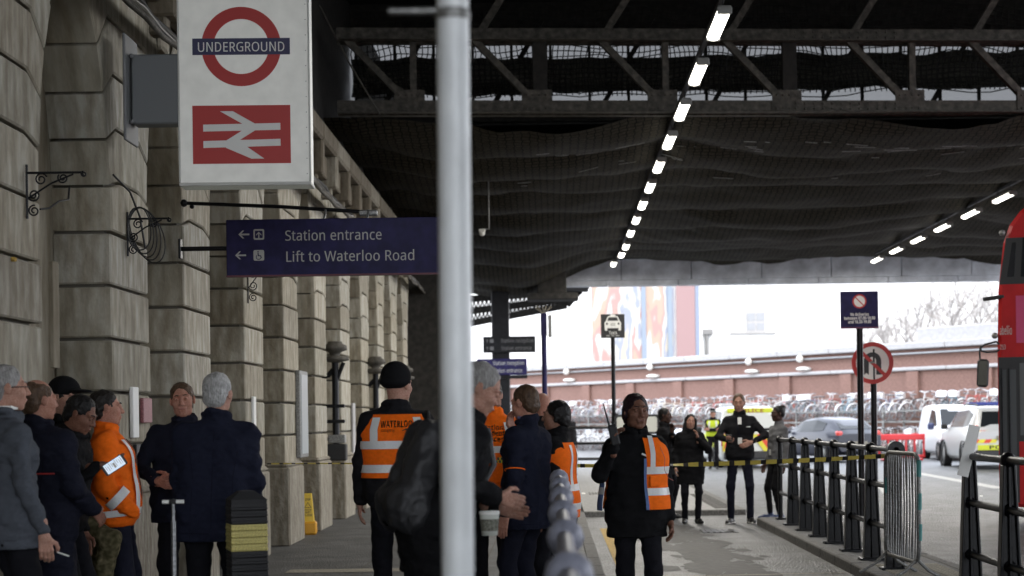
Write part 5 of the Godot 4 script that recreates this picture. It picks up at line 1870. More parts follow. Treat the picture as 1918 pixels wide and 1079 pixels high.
func bus() -> void:
	var s: S
	var corner := at(1870, 785, 20.5)
	var o := thing("red_bus", "red double decker bus entering at the right edge of the picture", "bus", Vector3(corner.x, 0, corner.z), -0.31)
	var red := mat(lin(0.42, 0.014, 0.016), 0.35, 0.0, noise_tex(0.01, 0.85, 1.0, 95), Vector3.ONE * 0.6)
	red.metallic_specular = 0.3
	var outline := PackedVector2Array([Vector2(0.03, 0.32), Vector2(0.0, 0.6), Vector2(0.0, 2.3), Vector2(0.02, 3.1), Vector2(0.09, 3.7), Vector2(0.17, 3.93), Vector2(0.3, 4.1), Vector2(0.5, 4.24), Vector2(0.95, 4.33), Vector2(9.4, 4.33), Vector2(9.5, 4.2), Vector2(9.5, 0.32)])
	s = S.new()
	s.prism(outline, 2.5, Transform3D(Basis(), Vector3(0, 0, -2.5)), 0.05)
	put(s, "body", red, o)
	var z := 0.006
	var flat := func(pts: Array, m: Material, called: String, zz := 0.006) -> MeshInstance3D:
		var t := S.new()
		var p := PackedVector2Array()
		for e in pts: p.append(Vector2(e[0], e[1]))
		t.prism(p, 0.004, lift(0, 0, zz))
		return put(t, called, m, o)
	# upper deck glazing and its black surround
	flat.call([[0.035, 3.17], [0.125, 3.76], [9.3, 3.86], [9.3, 3.17]], M.black, "window_surround", 0.0)
	for k in 6:
		var x0 := 0.3 + k * 1.5
		flat.call([[x0, 3.26], [x0 + 0.03, 3.76], [x0 + 1.4, 3.78], [x0 + 1.4, 3.26]], M.dark_glass, "window", 0.005)
	flat.call([[0.13, 3.26], [0.2, 3.7], [0.25, 3.7], [0.22, 3.26]], M.iron, "window_pillar", 0.005)
	# advertisement between the decks
	flat.call([[0.235, 2.42], [0.235, 3.02], [5.0, 3.02], [5.0, 2.42]], mat(lin(0.40, 0.03, 0.11), 0.35), "advert", 0.004)
	flat.call([[0.36, 2.68], [0.36, 2.94], [0.75, 2.94], [0.75, 2.68]], M.print_white, "advert_box", 0.009)
	for k in 6: flat.call([[0.38 + k * 0.05, 2.72], [0.38 + k * 0.05, 2.9], [0.40 + k * 0.05, 2.9], [0.40 + k * 0.05, 2.72]], M.print_black, "advert_mark", 0.0135)
	letters("abellio", 0.11, M.print_grey, o, lift(0.03, 2.58, 0.001), 0.15)
	letters("253", 0.06, M.print_grey, o, lift(0.03, 2.37, 0.001), 0.07)
	# doorway: dark opening, two glazed leaves with bright edges, a panel behind
	flat.call([[0.01, 0.38], [0.01, 2.24], [1.5, 2.24], [1.5, 0.38]], M.black, "door_surround", 0.0)
	for e in [[0.05, 0.11], [0.14, 0.225]]:
		flat.call([[e[0], 0.45], [e[0], 2.08], [e[1], 2.08], [e[1], 0.45]], mat(lin(0.075, 0.08, 0.085), 0.08), "door_glass", 0.005)
		s = S.new()
		s.bar(Vector3(e[0], 0.45, 0.02), Vector3(e[0], 2.1, 0.02), 0.018, 0.018)
		put(s, "door_edge", M.iron, o)
	flat.call([[0.255, 0.36], [0.255, 1.16], [1.5, 1.16], [1.5, 0.36]], red, "side_panel", 0.006)
	flat.call([[0.27, 1.24], [0.27, 2.16], [1.45, 2.16], [1.45, 1.24]], mat(lin(0.10, 0.105, 0.11), 0.1), "window", 0.006)
	s = S.new()
	s.ball(Vector3(0.31, 0.92, 0.03), 0.025, 8)
	put(s, "side_marker", mat(lin(0.6, 0.16, 0.02), 0.3), o)
	flat.call([[1.6, 1.05], [1.6, 2.2], [9.2, 2.2], [9.2, 1.05]], M.dark_glass, "window", 0.004)
	# wheels
	for x in [2.4, 7.6]:
		s = S.new()
		s.lathe([Vector2(0, -0.12), Vector2(0.2, -0.12), Vector2(0.46, -0.12), Vector2(0.48, -0.06), Vector2(0.48, 0.14), Vector2(0.3, 0.15), Vector2(0, 0.1)], 24, Transform3D(Basis(Vector3.RIGHT, PI / 2), Vector3(x, 0.48, -0.12)))
		put(s, "wheel", M.rubber, o)
	# grab bits on the front corner
	s = S.new()
	s.bar(Vector3(-0.17, 2.99, -0.05), Vector3(0.1, 3.02, -0.02), 0.05, 0.05, Vector3.UP, 0.01)
	put(s, "wiper_arm", M.black, o)
	for e in [Vector3(-0.03, 2.52, -0.02), Vector3(0.08, 3.83, 0.0)]:
		s = S.new()
		s.ball(e, 0.042, 8)
		put(s, "marker_lamp", M.galv, o)
	# the mirror on its looped arm
	var loc := func(px: float, py: float) -> Vector3:
		var q := at(px, py, 20.45)
		return o.transform.affine_inverse() * q
	s = S.new()
	var lp := []
	for e in [[1872, 645], [1866, 640], [1845, 645], [1837, 652], [1838, 657], [1848, 660], [1866, 659], [1872, 655]]: lp.append(loc.call(e[0], e[1]))
	s.tube(lp, 0.013, 6)
	s.tube([loc.call(1837, 648), loc.call(1835, 660), loc.call(1836, 678)], 0.013, 6)
	var arm := put(s, "mirror_arm", M.black, o)
	s = S.new()
	var mc: Vector3 = loc.call(1841, 699)
	s.box(mc, Vector3(0.145, 0.36, 0.10), Basis(Vector3(0, 0, 1), -0.05), 0.03)
	put(s, "mirror", M.black, o)
	s = S.new()
	s.box(mc + Vector3(0, 0, 0.052), Vector3(0.11, 0.31, 0.004), Basis(Vector3(0, 0, 1), -0.05))
	put(s, "mirror_glass", mat(lin(0.3, 0.31, 0.3), 0.05, 0.9), o)

# ---------------------------------------------------------------- bicycles on the two-tier racks
func bicycle_mesh(frame: Material, basket: bool, tall: float) -> ArrayMesh:
	var a := ArrayMesh.new()
	var t := S.new()
	var r := 0.335
	for z in [-0.52, 0.52]:
		var p := []
		for i in 17: p.append(Vector3(0, r + cos(TAU * i / 16) * r, z + sin(TAU * i / 16) * r))
		t.tube(p, 0.021, 5, false)
	t.box(Vector3(0, 0.97 + tall, -0.2), Vector3(0.13, 0.05, 0.26), Basis(Vector3.RIGHT, 0.05), 0.02)
	for k in [-1, 1]: t.tube([Vector3(k * 0.2, 1.03 + tall, 0.36), Vector3(k * 0.29, 1.02 + tall, 0.3)], 0.02, 5)
	for k in [-1, 1]: t.box(Vector3(k * 0.13, 0.28 - k * 0.12, -0.05 - k * 0.1), Vector3(0.09, 0.025, 0.09))
	t.mesh(M.bike_tyre, a)
	var f := S.new()
	var bb := Vector3(0, 0.29, -0.05); var seat := Vector3(0, 0.78 + tall, -0.19); var head := Vector3(0, 0.80 + tall, 0.36); var low := Vector3(0, 0.68, 0.39)
	var rear := Vector3(0, r, -0.52); var front := Vector3(0, r, 0.52)
	for e in [[bb, seat], [seat, head], [bb, low], [head, low]]: f.tube(e, 0.019, 6)
	for k in [-0.045, 0.045]:
		f.tube([bb + Vector3(k * 0.6, 0, 0), rear + Vector3(k, 0, 0)], 0.010, 5)
		f.tube([seat + Vector3(k * 0.4, 0, 0), rear + Vector3(k, 0, 0)], 0.009, 5)
		f.tube([low + Vector3(k, 0, 0), front + Vector3(k, 0, 0)], 0.012, 5)
	f.mesh(frame, a)
	var m := S.new()
	m.tube([seat, Vector3(0, 0.95 + tall, -0.21)], 0.013, 6)
	m.tube([head, Vector3(0, 0.98 + tall, 0.35)], 0.014, 6)
	m.tube([Vector3(-0.28, 1.02 + tall, 0.3), Vector3(-0.2, 1.03 + tall, 0.37), Vector3(0, 0.98 + tall, 0.4), Vector3(0.2, 1.03 + tall, 0.37), Vector3(0.28, 1.02 + tall, 0.3)], 0.012, 6)
	for z in [-0.52, 0.52]:
		for i in 9:
			var g := TAU * i / 9
			m.tube([Vector3(0, r, z), Vector3(0, r + cos(g) * 0.32, z + sin(g) * 0.32)], 0.0035, 3, false)
		var p := []
		for i in 8:
			var g := -1.3 + 2.9 * i / 7.0 if z < 0 else -1.7 + 2.4 * i / 7.0
			p.append(Vector3(0, r + cos(g) * 0.365, z + sin(g) * 0.365))
		m.tube(p, 0.022, 4)
		m.ball(Vector3(0, r, z), 0.035, 6)
	if basket:
		m.box(Vector3(0, 0.86 + tall, 0.56), Vector3(0.34, 0.24, 0.26), Basis(), 0.03)
	m.mesh(M.bike_metal, a)
	return a

func bicycles() -> void:
	M.bike_tyre = mat(lin(0.15, 0.15, 0.16), 0.7)
	M.bike_metal = mat(lin(0.62, 0.63, 0.65), 0.32, 0.35)
	var cols := [lin(0.6, 0.6, 0.6), lin(0.10, 0.12, 0.22), lin(0.42, 0.09, 0.08), lin(0.05, 0.05, 0.055), lin(0.38, 0.44, 0.55), lin(0.55, 0.52, 0.45), lin(0.12, 0.26, 0.34), lin(0.36, 0.37, 0.39)]
	var names := ["white", "dark blue", "red", "black", "pale blue", "cream", "teal", "grey"]
	var protos := []
	for i in 8:
		protos.append(bicycle_mesh(mat(cols[i], 0.3), i in [1, 4, 6], 0.02 * (i % 3)))
	var g := RandomNumberGenerator.new()
	g.seed = 12
	var d := (WALL_B - WALL_A).normalized()
	var out := Vector3(-d.z, 0, d.x)
	var yaw := atan2(out.x, out.z)
	var len := WALL_A.distance_to(WALL_B)
	# the racks
	var rk := thing("bicycle_rack", "two-tier steel bicycle rack along the foot of the brick wall", "rack", WALL_A)
	rk.basis = Basis(d, Vector3.UP, d.cross(Vector3.UP))
	for y in [0.42, 1.24, 1.66]:
		for zz in [0.45, 1.6]:
			var s := S.new()
			s.box(Vector3(len / 2 + 1, y, zz), Vector3(len - 2, 0.06, 0.06))
			put(s, "rail", M.galv, rk)
	for i in 15:
		for zz in [0.45, 1.6]:
			var s := S.new()
			s.box(Vector3(2.0 + i * 2.4, 0.9, zz), Vector3(0.07, 1.8, 0.07))
			put(s, "post", M.galv, rk)
	for i in 40:
		var s := S.new()
		s.box(Vector3(2.2 + i * 0.9, 1.22, 1.05), Vector3(0.06, 0.04, 1.5))
		put(s, "tray", M.galv, rk)
	var tiers := [["lower rack tier", 0.0, 1.1], ["upper rack tier", 1.25, 1.0], ["front loose row", 0.0, 2.5]]
	for tier in 3:
		var u := 2.0
		while u < len + 1.0:
			var k := g.randi_range(0, 7)
			var o := MeshInstance3D.new()
			o.mesh = protos[k]
			o.name = numbered("bicycle")
			add_child(o)
			var turn := yaw + (PI if g.randf() < 0.5 else 0.0) + g.randf_range(-0.25, 0.25) + (0.5 * g.randf_range(-1, 1) if tier == 2 else 0.0)
			o.transform = Transform3D(Basis(Vector3.UP, turn) * Basis(Vector3(0, 0, 1), g.randf_range(-0.09, 0.09)) * Basis(Vector3.RIGHT, g.randf_range(-0.02, 0.05) + (-0.12 if tier == 1 else 0.0)), along_wall(u, tiers[tier][2] + g.randf_range(-0.12, 0.12), tiers[tier][1] + (0.08 if tier == 1 else 0.0)))
			var px: float = 1035.0 + o.position.x / -o.position.z * FOCAL
			var near := "left of the taxi post"
			for e in [[1150, "right of the taxi post"], [1235, "behind the woman phoning"], [1320, "behind the police van"], [1450, "behind the dark hatchback"], [1540, "left of the round sign"], [1640, "right of the round sign"], [1720, "behind the white van"]]:
				if px > e[0]: near = e[1]
			tag(o, "%s bicycle%s in the %s, %s" % [names[k], " with basket" if k in [1, 4, 6] else "", tiers[tier][0], near], "bicycle", "bicycles along the viaduct wall")
			u += g.randf_range(0.32, 0.5) if tier < 2 else g.randf_range(0.5, 1.3)

# ---------------------------------------------------------------- bodies: tapered capsules joined smoothly on a grid and meshed as surface nets
class Field:
	var bones := []      # [kind, a, b, ra, rb, k, r3]; kind 0 capsule, 1 ellipsoid, 2 ellipsoid taken away
	var cuts := []       # [normal, offset]: kept where normal . p < offset
	var noise: FastNoiseLite
	var amp := 0.0
	var fscale := Vector3.ONE
	func cap(a: Vector3, b: Vector3, ra: float, rb := -1.0, k := 0.03) -> void:
		bones.append([0, a, b, ra, rb if rb >= 0.0 else ra, k])
	func ell(c: Vector3, r: Vector3, k := 0.02, basis := Basis(), away := false) -> void:
		bones.append([2 if away else 1, c, r, maxf(r.x, maxf(r.y, r.z)), 0.0, k, basis.inverse()])
	func one(q: Array, p: Vector3) -> float:
		if q[0] == 0:
			var ba: Vector3 = q[2] - q[1]
			var t := clampf((p - q[1]).dot(ba) / maxf(1e-9, ba.length_squared()), 0.0, 1.0)
			return (p - q[1] - ba * t).length() - lerpf(q[3], q[4], t)
		var l: Vector3 = q[6] * (p - q[1])
		var n: Vector3 = l / q[2]
		var m: Vector3 = n / q[2]
		var k0 := n.length()
		return k0 * (k0 - 1.0) / maxf(1e-6, m.length())
	func at(p: Vector3) -> float:
		var d := 1.0
		for q in bones:
			var e := one(q, p)
			var k: float = q[5]
			if q[0] == 2:
				var h := maxf(k - absf(d + e), 0.0) / k
				d = maxf(d, -e) + h * h * k * 0.25
			else:
				var h := maxf(k - absf(d - e), 0.0) / k
				d = minf(d, e) - h * h * k * 0.25
		for c in cuts: d = maxf(d, c[0].dot(p) - c[1])
		return d
	# from o along dir to the surface, grown by off; returns a point even on a miss
	func hit(o: Vector3, dir: Vector3, off: float, far := 1.2) -> Vector3:
		var t := 0.0
		for i in 40:
			var d := at(o + dir * t) - off
			if d < 0.0008 or t > far: break
			t += maxf(d * 0.8, 0.0008)
		return o + dir * minf(t, far)
	func into(out: Dictionary, c: float) -> void:
		var lo := Vector3.ONE * 1e9
		var hi := -lo
		for q in bones:
			if q[0] == 2: continue
			var r: float = maxf(q[3], q[4]) + q[5] * 0.3 + 2.5 * c
			lo = lo.min(q[1] - Vector3.ONE * r); hi = hi.max(q[1] + Vector3.ONE * r)
			if q[0] == 0: lo = lo.min(q[2] - Vector3.ONE * r); hi = hi.max(q[2] + Vector3.ONE * r)
		var nx := int((hi.x - lo.x) / c) + 2; var ny := int((hi.y - lo.y) / c) + 2; var nz := int((hi.z - lo.z) / c) + 2
		var g := PackedFloat32Array()
		g.resize(nx * ny * nz)
		g.fill(0.3)
		for q in bones:
			var r: float = maxf(q[3], q[4]) + q[5] + 2.0 * c
			var bl: Vector3 = q[1] - Vector3.ONE * r; var bh: Vector3 = q[1] + Vector3.ONE * r
			var kind: int = q[0]
			if kind == 0: bl = bl.min(q[2] - Vector3.ONE * r); bh = bh.max(q[2] + Vector3.ONE * r)
			var x0 := maxi(0, int((bl.x - lo.x) / c)); var x1 := mini(nx - 1, int((bh.x - lo.x) / c) + 1)
			var y0 := maxi(0, int((bl.y - lo.y) / c)); var y1 := mini(ny - 1, int((bh.y - lo.y) / c) + 1)
			var z0 := maxi(0, int((bl.z - lo.z) / c)); var z1 := mini(nz - 1, int((bh.z - lo.z) / c) + 1)
			var a: Vector3 = q[1]
			var ra: float = q[3]; var rb: float = q[4]; var k: float = maxf(q[5], 1e-4)
			var ba := Vector3.ZERO
			var inv := 0.0
			if kind == 0:
				ba = q[2] - a
				inv = 1.0 / maxf(1e-9, ba.length_squared())
			for z in range(z0, z1 + 1):
				for y in range(y0, y1 + 1):
					var idx := (z * ny + y) * nx + x0
					var p := Vector3(lo.x + x0 * c, lo.y + y * c, lo.z + z * c)
					for x in range(x0, x1 + 1):
						var e: float
						if kind == 0:
							var pa := p - a
							var t := clampf(pa.dot(ba) * inv, 0.0, 1.0)
							e = (pa - ba * t).length() - ra - (rb - ra) * t
						else:
							e = one(q, p)
						var d := g[idx]
						if kind == 2:
							var h := maxf(k - absf(d + e), 0.0) / k
							g[idx] = maxf(d, -e) + h * h * k * 0.25
						elif e < d + k:
							var h := maxf(k - absf(d - e), 0.0) / k
							g[idx] = minf(d, e) - h * h * k * 0.25
						idx += 1
						p.x += c
		var i0 := 0
		if amp > 0.0 or not cuts.is_empty():
			for z in nz:
				for y in ny:
					for x in nx:
						var d := g[i0]
						if d < 0.06 and d > -0.06:
							var p := lo + Vector3(x, y, z) * c
							if amp > 0.0:
								var f := p * fscale
								d += amp * noise.get_noise_3d(f.x, f.y, f.z)
							for q in cuts: d = maxf(d, q[0].dot(p) - q[1])
							g[i0] = d
						elif d <= -0.06:
							var p := lo + Vector3(x, y, z) * c
							for q in cuts: d = maxf(d, q[0].dot(p) - q[1])
							g[i0] = d
						i0 += 1
		# surface nets
		var vs: PackedVector3Array = out.v
		var ns: PackedVector3Array = out.n
		var ids: PackedInt32Array = out.i
		var cell := {}
		var sy := nx
		var sz := nx * ny
		for z in nz - 1:
			for y in ny - 1:
				var b := (z * ny + y) * nx
				for x in nx - 1:
					var v0 := g[b + x]
					if v0 > 2.2 * c or v0 < -2.2 * c: continue
					var o := b + x
					var v1 := g[o + 1]; var v2 := g[o + sy]; var v3 := g[o + sy + 1]
					var v4 := g[o + sz]; var v5 := g[o + sz + 1]; var v6 := g[o + sz + sy]; var v7 := g[o + sz + sy + 1]
					var m := int(v0 < 0) + int(v1 < 0) + int(v2 < 0) + int(v3 < 0) + int(v4 < 0) + int(v5 < 0) + int(v6 < 0) + int(v7 < 0)
					if m == 0 or m == 8: continue
					var sx_ := 0.0; var sy_ := 0.0; var sz_ := 0.0; var n := 0
					if (v0 < 0) != (v1 < 0): sx_ += v0 / (v0 - v1); n += 1
					if (v2 < 0) != (v3 < 0): sx_ += v2 / (v2 - v3); sy_ += 1; n += 1
					if (v4 < 0) != (v5 < 0): sx_ += v4 / (v4 - v5); sz_ += 1; n += 1
					if (v6 < 0) != (v7 < 0): sx_ += v6 / (v6 - v7); sy_ += 1; sz_ += 1; n += 1
					if (v0 < 0) != (v2 < 0): sy_ += v0 / (v0 - v2); n += 1
					if (v1 < 0) != (v3 < 0): sy_ += v1 / (v1 - v3); sx_ += 1; n += 1
					if (v4 < 0) != (v6 < 0): sy_ += v4 / (v4 - v6); sz_ += 1; n += 1
					if (v5 < 0) != (v7 < 0): sy_ += v5 / (v5 - v7); sx_ += 1; sz_ += 1; n += 1
					if (v0 < 0) != (v4 < 0): sz_ += v0 / (v0 - v4); n += 1
					if (v1 < 0) != (v5 < 0): sz_ += v1 / (v1 - v5); sx_ += 1; n += 1
					if (v2 < 0) != (v6 < 0): sz_ += v2 / (v2 - v6); sy_ += 1; n += 1
					if (v3 < 0) != (v7 < 0): sz_ += v3 / (v3 - v7); sx_ += 1; sy_ += 1; n += 1
					cell[o] = vs.size()
					vs.append(lo + (Vector3(x, y, z) + Vector3(sx_, sy_, sz_) / n) * c)
					ns.append(Vector3(v1 + v3 + v5 + v7 - v0 - v2 - v4 - v6, v2 + v3 + v6 + v7 - v0 - v1 - v4 - v5, v4 + v5 + v6 + v7 - v0 - v1 - v2 - v3).normalized())
		for o in cell:
			var neg := g[o] < 0
			if neg != (g[o + 1] < 0) and cell.has(o - sy) and cell.has(o - sz) and cell.has(o - sy - sz):
				quad(ids, cell[o], cell[o - sy], cell[o - sy - sz], cell[o - sz], not neg)
			if neg != (g[o + sy] < 0) and cell.has(o - 1) and cell.has(o - sz) and cell.has(o - 1 - sz):
				quad(ids, cell[o], cell[o - 1], cell[o - 1 - sz], cell[o - sz], neg)
			if neg != (g[o + sz] < 0) and cell.has(o - 1) and cell.has(o - sy) and cell.has(o - 1 - sy):
				quad(ids, cell[o], cell[o - 1], cell[o - 1 - sy], cell[o - sy], not neg)
		out.v = vs; out.n = ns; out.i = ids
	func quad(ids: PackedInt32Array, a: int, b: int, c: int, d: int, flip: bool) -> void:
		if not flip: ids.append_array(PackedInt32Array([a, c, b, a, d, c]))
		else: ids.append_array(PackedInt32Array([a, b, c, a, c, d]))

func blank() -> Dictionary:
	return {"v": PackedVector3Array(), "n": PackedVector3Array(), "i": PackedInt32Array()}

func as_mesh(d: Dictionary, m: Material, into: ArrayMesh = null) -> ArrayMesh:
	var a := []
	a.resize(Mesh.ARRAY_MAX)
	a[Mesh.ARRAY_VERTEX] = d.v
	a[Mesh.ARRAY_NORMAL] = d.n
	a[Mesh.ARRAY_INDEX] = d.i
	var am := into if into else ArrayMesh.new()
	am.add_surface_from_arrays(Mesh.PRIMITIVE_TRIANGLES, a)
	am.surface_set_material(am.get_surface_count() - 1, m)
	return am

func mesh_of(f: Field, c: float, m: Material, called: String, parent: Node) -> MeshInstance3D:
	var d := blank()
	f.into(d, c)
	return put_mesh(as_mesh(d, m), called, parent)

func folds(seed_: int, freq: float) -> FastNoiseLite:
	var n := FastNoiseLite.new()
	n.seed = seed_
	n.frequency = freq
	n.noise_type = FastNoiseLite.TYPE_SIMPLEX_SMOOTH
	n.fractal_octaves = 3
	return n

func elbow(s: Vector3, w: Vector3, la: float, lb: float, pole: Vector3) -> Vector3:
	var d := s.distance_to(w)
	var dir := (w - s).normalized()
	d = minf(d, la + lb - 0.002)
	var x := (la * la - lb * lb + d * d) / (2.0 * d)
	var h := sqrt(maxf(0.0, la * la - x * x))
	var side := (pole - dir * pole.dot(dir)).normalized()
	return s + dir * x + side * h

# five fingers on a palm; along: wrist to knuckles, nrm: out of the palm, thumb towards side
func hand(f: Field, w: Vector3, along: Vector3, nrm: Vector3, side: Vector3, k: float, curl: float) -> void:
	along = along.normalized()
	nrm = (nrm - along * nrm.dot(along)).normalized()
	side = along.cross(nrm) * signf(along.cross(nrm).dot(side))
	for i in 4:
		var sp := (1.5 - i) * 0.0195 * k
		var base: Vector3 = w + along * 0.088 * k * [0.98, 1.0, 0.97, 0.9][i] + side * sp
		f.cap(w + side * sp * 0.6 + along * 0.01 * k, base, 0.0135 * k, 0.0105 * k, 0.012 * k)
		var p := base
		var dir := along
		for j in 3:
			dir = (dir * cos(curl * [0.8, 1.0, 0.8][j]) + nrm * sin(curl * [0.8, 1.0, 0.8][j])).normalized()
			var perp := (nrm - along * 0.0)
			nrm = nrm
			var q: Vector3 = p + dir * [0.042, 0.027, 0.022][j] * [0.92, 1.0, 0.94, 0.78][i] * k
			f.cap(p, q, 0.0095 * k, 0.0085 * k, 0.006 * k)
			p = q
	var tb := w + along * 0.03 * k + side * 0.026 * k
	var t1 := tb + (along * 0.6 + side * 0.75 + nrm * 0.3).normalized() * 0.04 * k
	var t2 := t1 + (along * 0.85 + side * 0.25 + nrm * (0.3 + curl * 0.4)).normalized() * 0.032 * k
	var t3 := t2 + (along * 0.8 - side * 0.1 + nrm * (0.35 + curl * 0.5)).normalized() * 0.026 * k
	f.cap(w + along * 0.012 * k, tb, 0.017 * k, 0.014 * k, 0.012 * k)
	f.cap(tb, t1, 0.0135 * k, 0.0115 * k, 0.01 * k)
	f.cap(t1, t2, 0.0112 * k, 0.0105 * k, 0.006 * k)
	f.cap(t2, t3, 0.0105 * k, 0.0085 * k, 0.006 * k)

func skin(c: Color) -> StandardMaterial3D:
	var m := mat(c, 0.6, 0.0, noise_tex(0.03, 0.8, 1.0, 27, 4, 256, Color(1.0, 0.93, 0.92)), Vector3.ONE * 9.0, bump_tex(0.2, 3.0, 33, 3), 0.25)
	m.uv1_world_triplanar = false
	m.metallic_specular = 0.35
	m.subsurf_scatter_enabled = true
	m.subsurf_scatter_strength = 0.08
	return m

# p: x, z, y (ground), yaw in degrees (0 faces the lens), tall, dist, build and the pose and clothes, see below. Returns everything later pieces need.
func person(label: String, p: Dictionary) -> Dictionary:
	var dist: float = p.get("dist", 11.0)
	var k: float = p.tall / 1.75
	var bw: float = p.get("build", 1.0) * 0.93
	var o := thing("person", label, "person", Vector3(p.x, p.get("y", FOOT), p.z), deg_to_rad(p.get("yaw", 0.0)))
	var cc := clampf(dist * 0.00135, 0.012, 0.024)      # grid step for clothes
	var hc := clampf(dist * 0.00046, 0.0042, 0.0085)    # and for heads and hands
	# skeleton
	var lean: float = deg_to_rad(p.get("lean", 0.0))
	var tilt: float = deg_to_rad(p.get("tilt", 0.0))
	var pel := Vector3(p.get("hipx", 0.0), 0.94 + p.get("drop", 0.0), p.get("hipz", 0.0)) * k
	var tb := Basis(Vector3.UP, deg_to_rad(p.get("twist", 0.0))) * Basis(Vector3(0, 0, 1), tilt) * Basis(Vector3.RIGHT, lean)
	var T := func(v: Vector3) -> Vector3: return pel + tb * (v * k)
	var nb: Vector3 = T.call(Vector3(0, 0.545, -0.025))
	var hb := tb * Basis(Vector3.RIGHT, -lean * 0.75) * Basis(Vector3.UP, deg_to_rad(p.get("hyaw", 0.0))) * Basis(Vector3.RIGHT, deg_to_rad(p.get("hpitch", 0.0))) * Basis(Vector3(0, 0, 1), deg_to_rad(p.get("hroll", 0.0)))
	var hd: Vector3 = nb + (tb * Vector3(0, 0.045, 0.0) + hb * Vector3(0, 0.105, 0.022)) * k
	var hs: float = k * p.get("head", 1.0) * 1.02
	var sw: float = 0.178 * bw if not p.get("woman", false) else 0.16 * bw
	var sh := [T.call(Vector3(sw, 0.448, -0.01)), T.call(Vector3(-sw, 0.448, -0.01))]
	var wr := []
	var el := []
	for i in 2:
		var sgn := 1.0 if i == 0 else -1.0
		var key: String = ["l", "r"][i]
		var w: Vector3 = p.get(key + "w", Vector3(sgn * (sw + 0.055), 0.80, 0.04)) * k
		if p.has(key + "p"): w = o.transform.affine_inverse() * at(p[key + "p"][0], p[key + "p"][1], p[key + "p"][2])
		var maxr := 0.535 * k
		if sh[i].distance_to(w) > maxr: w = sh[i] + (w - sh[i]).normalized() * maxr
		wr.append(w)
		el.append(elbow(sh[i], w, 0.285 * k, 0.258 * k, p.get(key + "e", Vector3(sgn * 0.35, -0.1, -1.0))))
	var feet: Array = p.get("feet", [[0.10, 0.02, 8.0], [-0.10, -0.02, -8.0]])
	var ank := []
	var kne := []
	var hip := []
	for i in 2:
		var sgn := 1.0 if i == 0 else -1.0
		hip.append(pel + tb * Vector3(sgn * 0.088 * bw, -0.03, 0) * k)
		ank.append(Vector3(feet[i][0] * k, 0.085 * k + (feet[i][3] if feet[i].size() > 3 else 0.0), feet[i][1] * k))
		var fy := deg_to_rad(feet[i][2])
		kne.append(elbow(hip[i], ank[i], 0.425 * k, 0.425 * k, p.get(["lk", "rk"][i], Vector3(sin(fy) * 0.8, 0.0, cos(fy)))))
	var fold := folds(p.get("seed", int(p.x * 100.0) + int(p.z * 37.0)), 7.0)
	# the body itself: slim under the clothes, with head, neck and hands in full
	var sk: StandardMaterial3D = p.skin
	var body := blank()
	var f := Field.new()
	f.cap(T.call(Vector3(-0.05, 0.05, 0)), T.call(Vector3(-0.07, 0.40, 0)), 0.07 * k, -1, 0.06)
	f.cap(T.call(Vector3(0.05, 0.05, 0)), T.call(Vector3(0.07, 0.40, 0)), 0.07 * k, -1, 0.06)
	f.cap(T.call(Vector3(0, 0.40, -0.01)), nb, 0.05 * k, 0.045 * k, 0.05)
	for i in 2:
		f.cap(T.call(Vector3(0, 0.44, 0)), sh[i], 0.045 * k, 0.04 * k, 0.04)
		f.cap(sh[i], el[i], 0.032 * k, 0.026 * k)
		f.cap(el[i], wr[i], 0.026 * k, 0.02 * k)
		f.cap(hip[i], kne[i], 0.06 * k, 0.042 * k)
		f.cap(kne[i], ank[i], 0.042 * k, 0.03 * k)
	f.into(body, 0.026)
	f = Field.new()
	var H := func(v: Vector3) -> Vector3: return hd + hb * (v * hs)
	var E := func(c: Vector3, r: Vector3, kk: float, away := false) -> void: f.ell(H.call(c), r * hs, kk * hs, hb, away)
	E.call(Vector3(0, 0.032, -0.018), Vector3(0.074, 0.084, 0.092), 0.02)
	E.call(Vector3(0, -0.03, 0.030), Vector3(0.060, 0.082, 0.060), 0.03)
	f.cap(H.call(Vector3(-0.032, -0.078, 0.028)), H.call(Vector3(0.032, -0.078, 0.028)), 0.026 * hs, -1, 0.03)
	f.cap(H.call(Vector3(-0.008, -0.098, 0.062)), H.call(Vector3(0.008, -0.098, 0.062)), 0.019 * hs, -1, 0.025)
	for s in [-1, 1]:
		E.call(Vector3(s * 0.040, -0.028, 0.056), Vector3(0.024, 0.022, 0.024), 0.025)
		f.cap(H.call(Vector3(s * 0.010, 0.022, 0.084)), H.call(Vector3(s * 0.045, 0.022, 0.070)), 0.010 * hs, -1, 0.014)
	for s in [-1, 1]: E.call(Vector3(s * 0.031, 0.003, 0.099), Vector3(0.019, 0.012, 0.018), 0.012, true)
	f.cap(H.call(Vector3(0, 0.012, 0.086)), H.call(Vector3(0, -0.030, 0.105)), 0.0085 * hs, 0.0125 * hs, 0.012)
	for s in [-1, 1]:
		E.call(Vector3(s * 0.012, -0.034, 0.094), Vector3(0.009, 0.007, 0.009), 0.008)
		E.call(Vector3(s * 0.031, 0.003, 0.079), Vector3(0.013, 0.012, 0.013), 0.003)
		f.ell(H.call(Vector3(s * 0.077, -0.006, -0.008)), Vector3(0.009, 0.030, 0.019) * hs, 0.008, hb * Basis(Vector3.UP, s * 0.45))
	f.cap(H.call(Vector3(-0.018, -0.060, 0.084)), H.call(Vector3(0.018, -0.060, 0.084)), 0.0085 * hs, -1, 0.01)
	f.cap(H.call(Vector3(-0.015, -0.072, 0.081)), H.call(Vector3(0.015, -0.072, 0.081)), 0.0095 * hs, -1, 0.01)
	f.cap(H.call(Vector3(0, -0.05, -0.03)), nb + tb * Vector3(0, -0.03, 0), 0.052 * hs, 0.047 * hs, 0.03)
	f.into(body, hc)
	var hands: Array = p.get("hands", [1, 1])
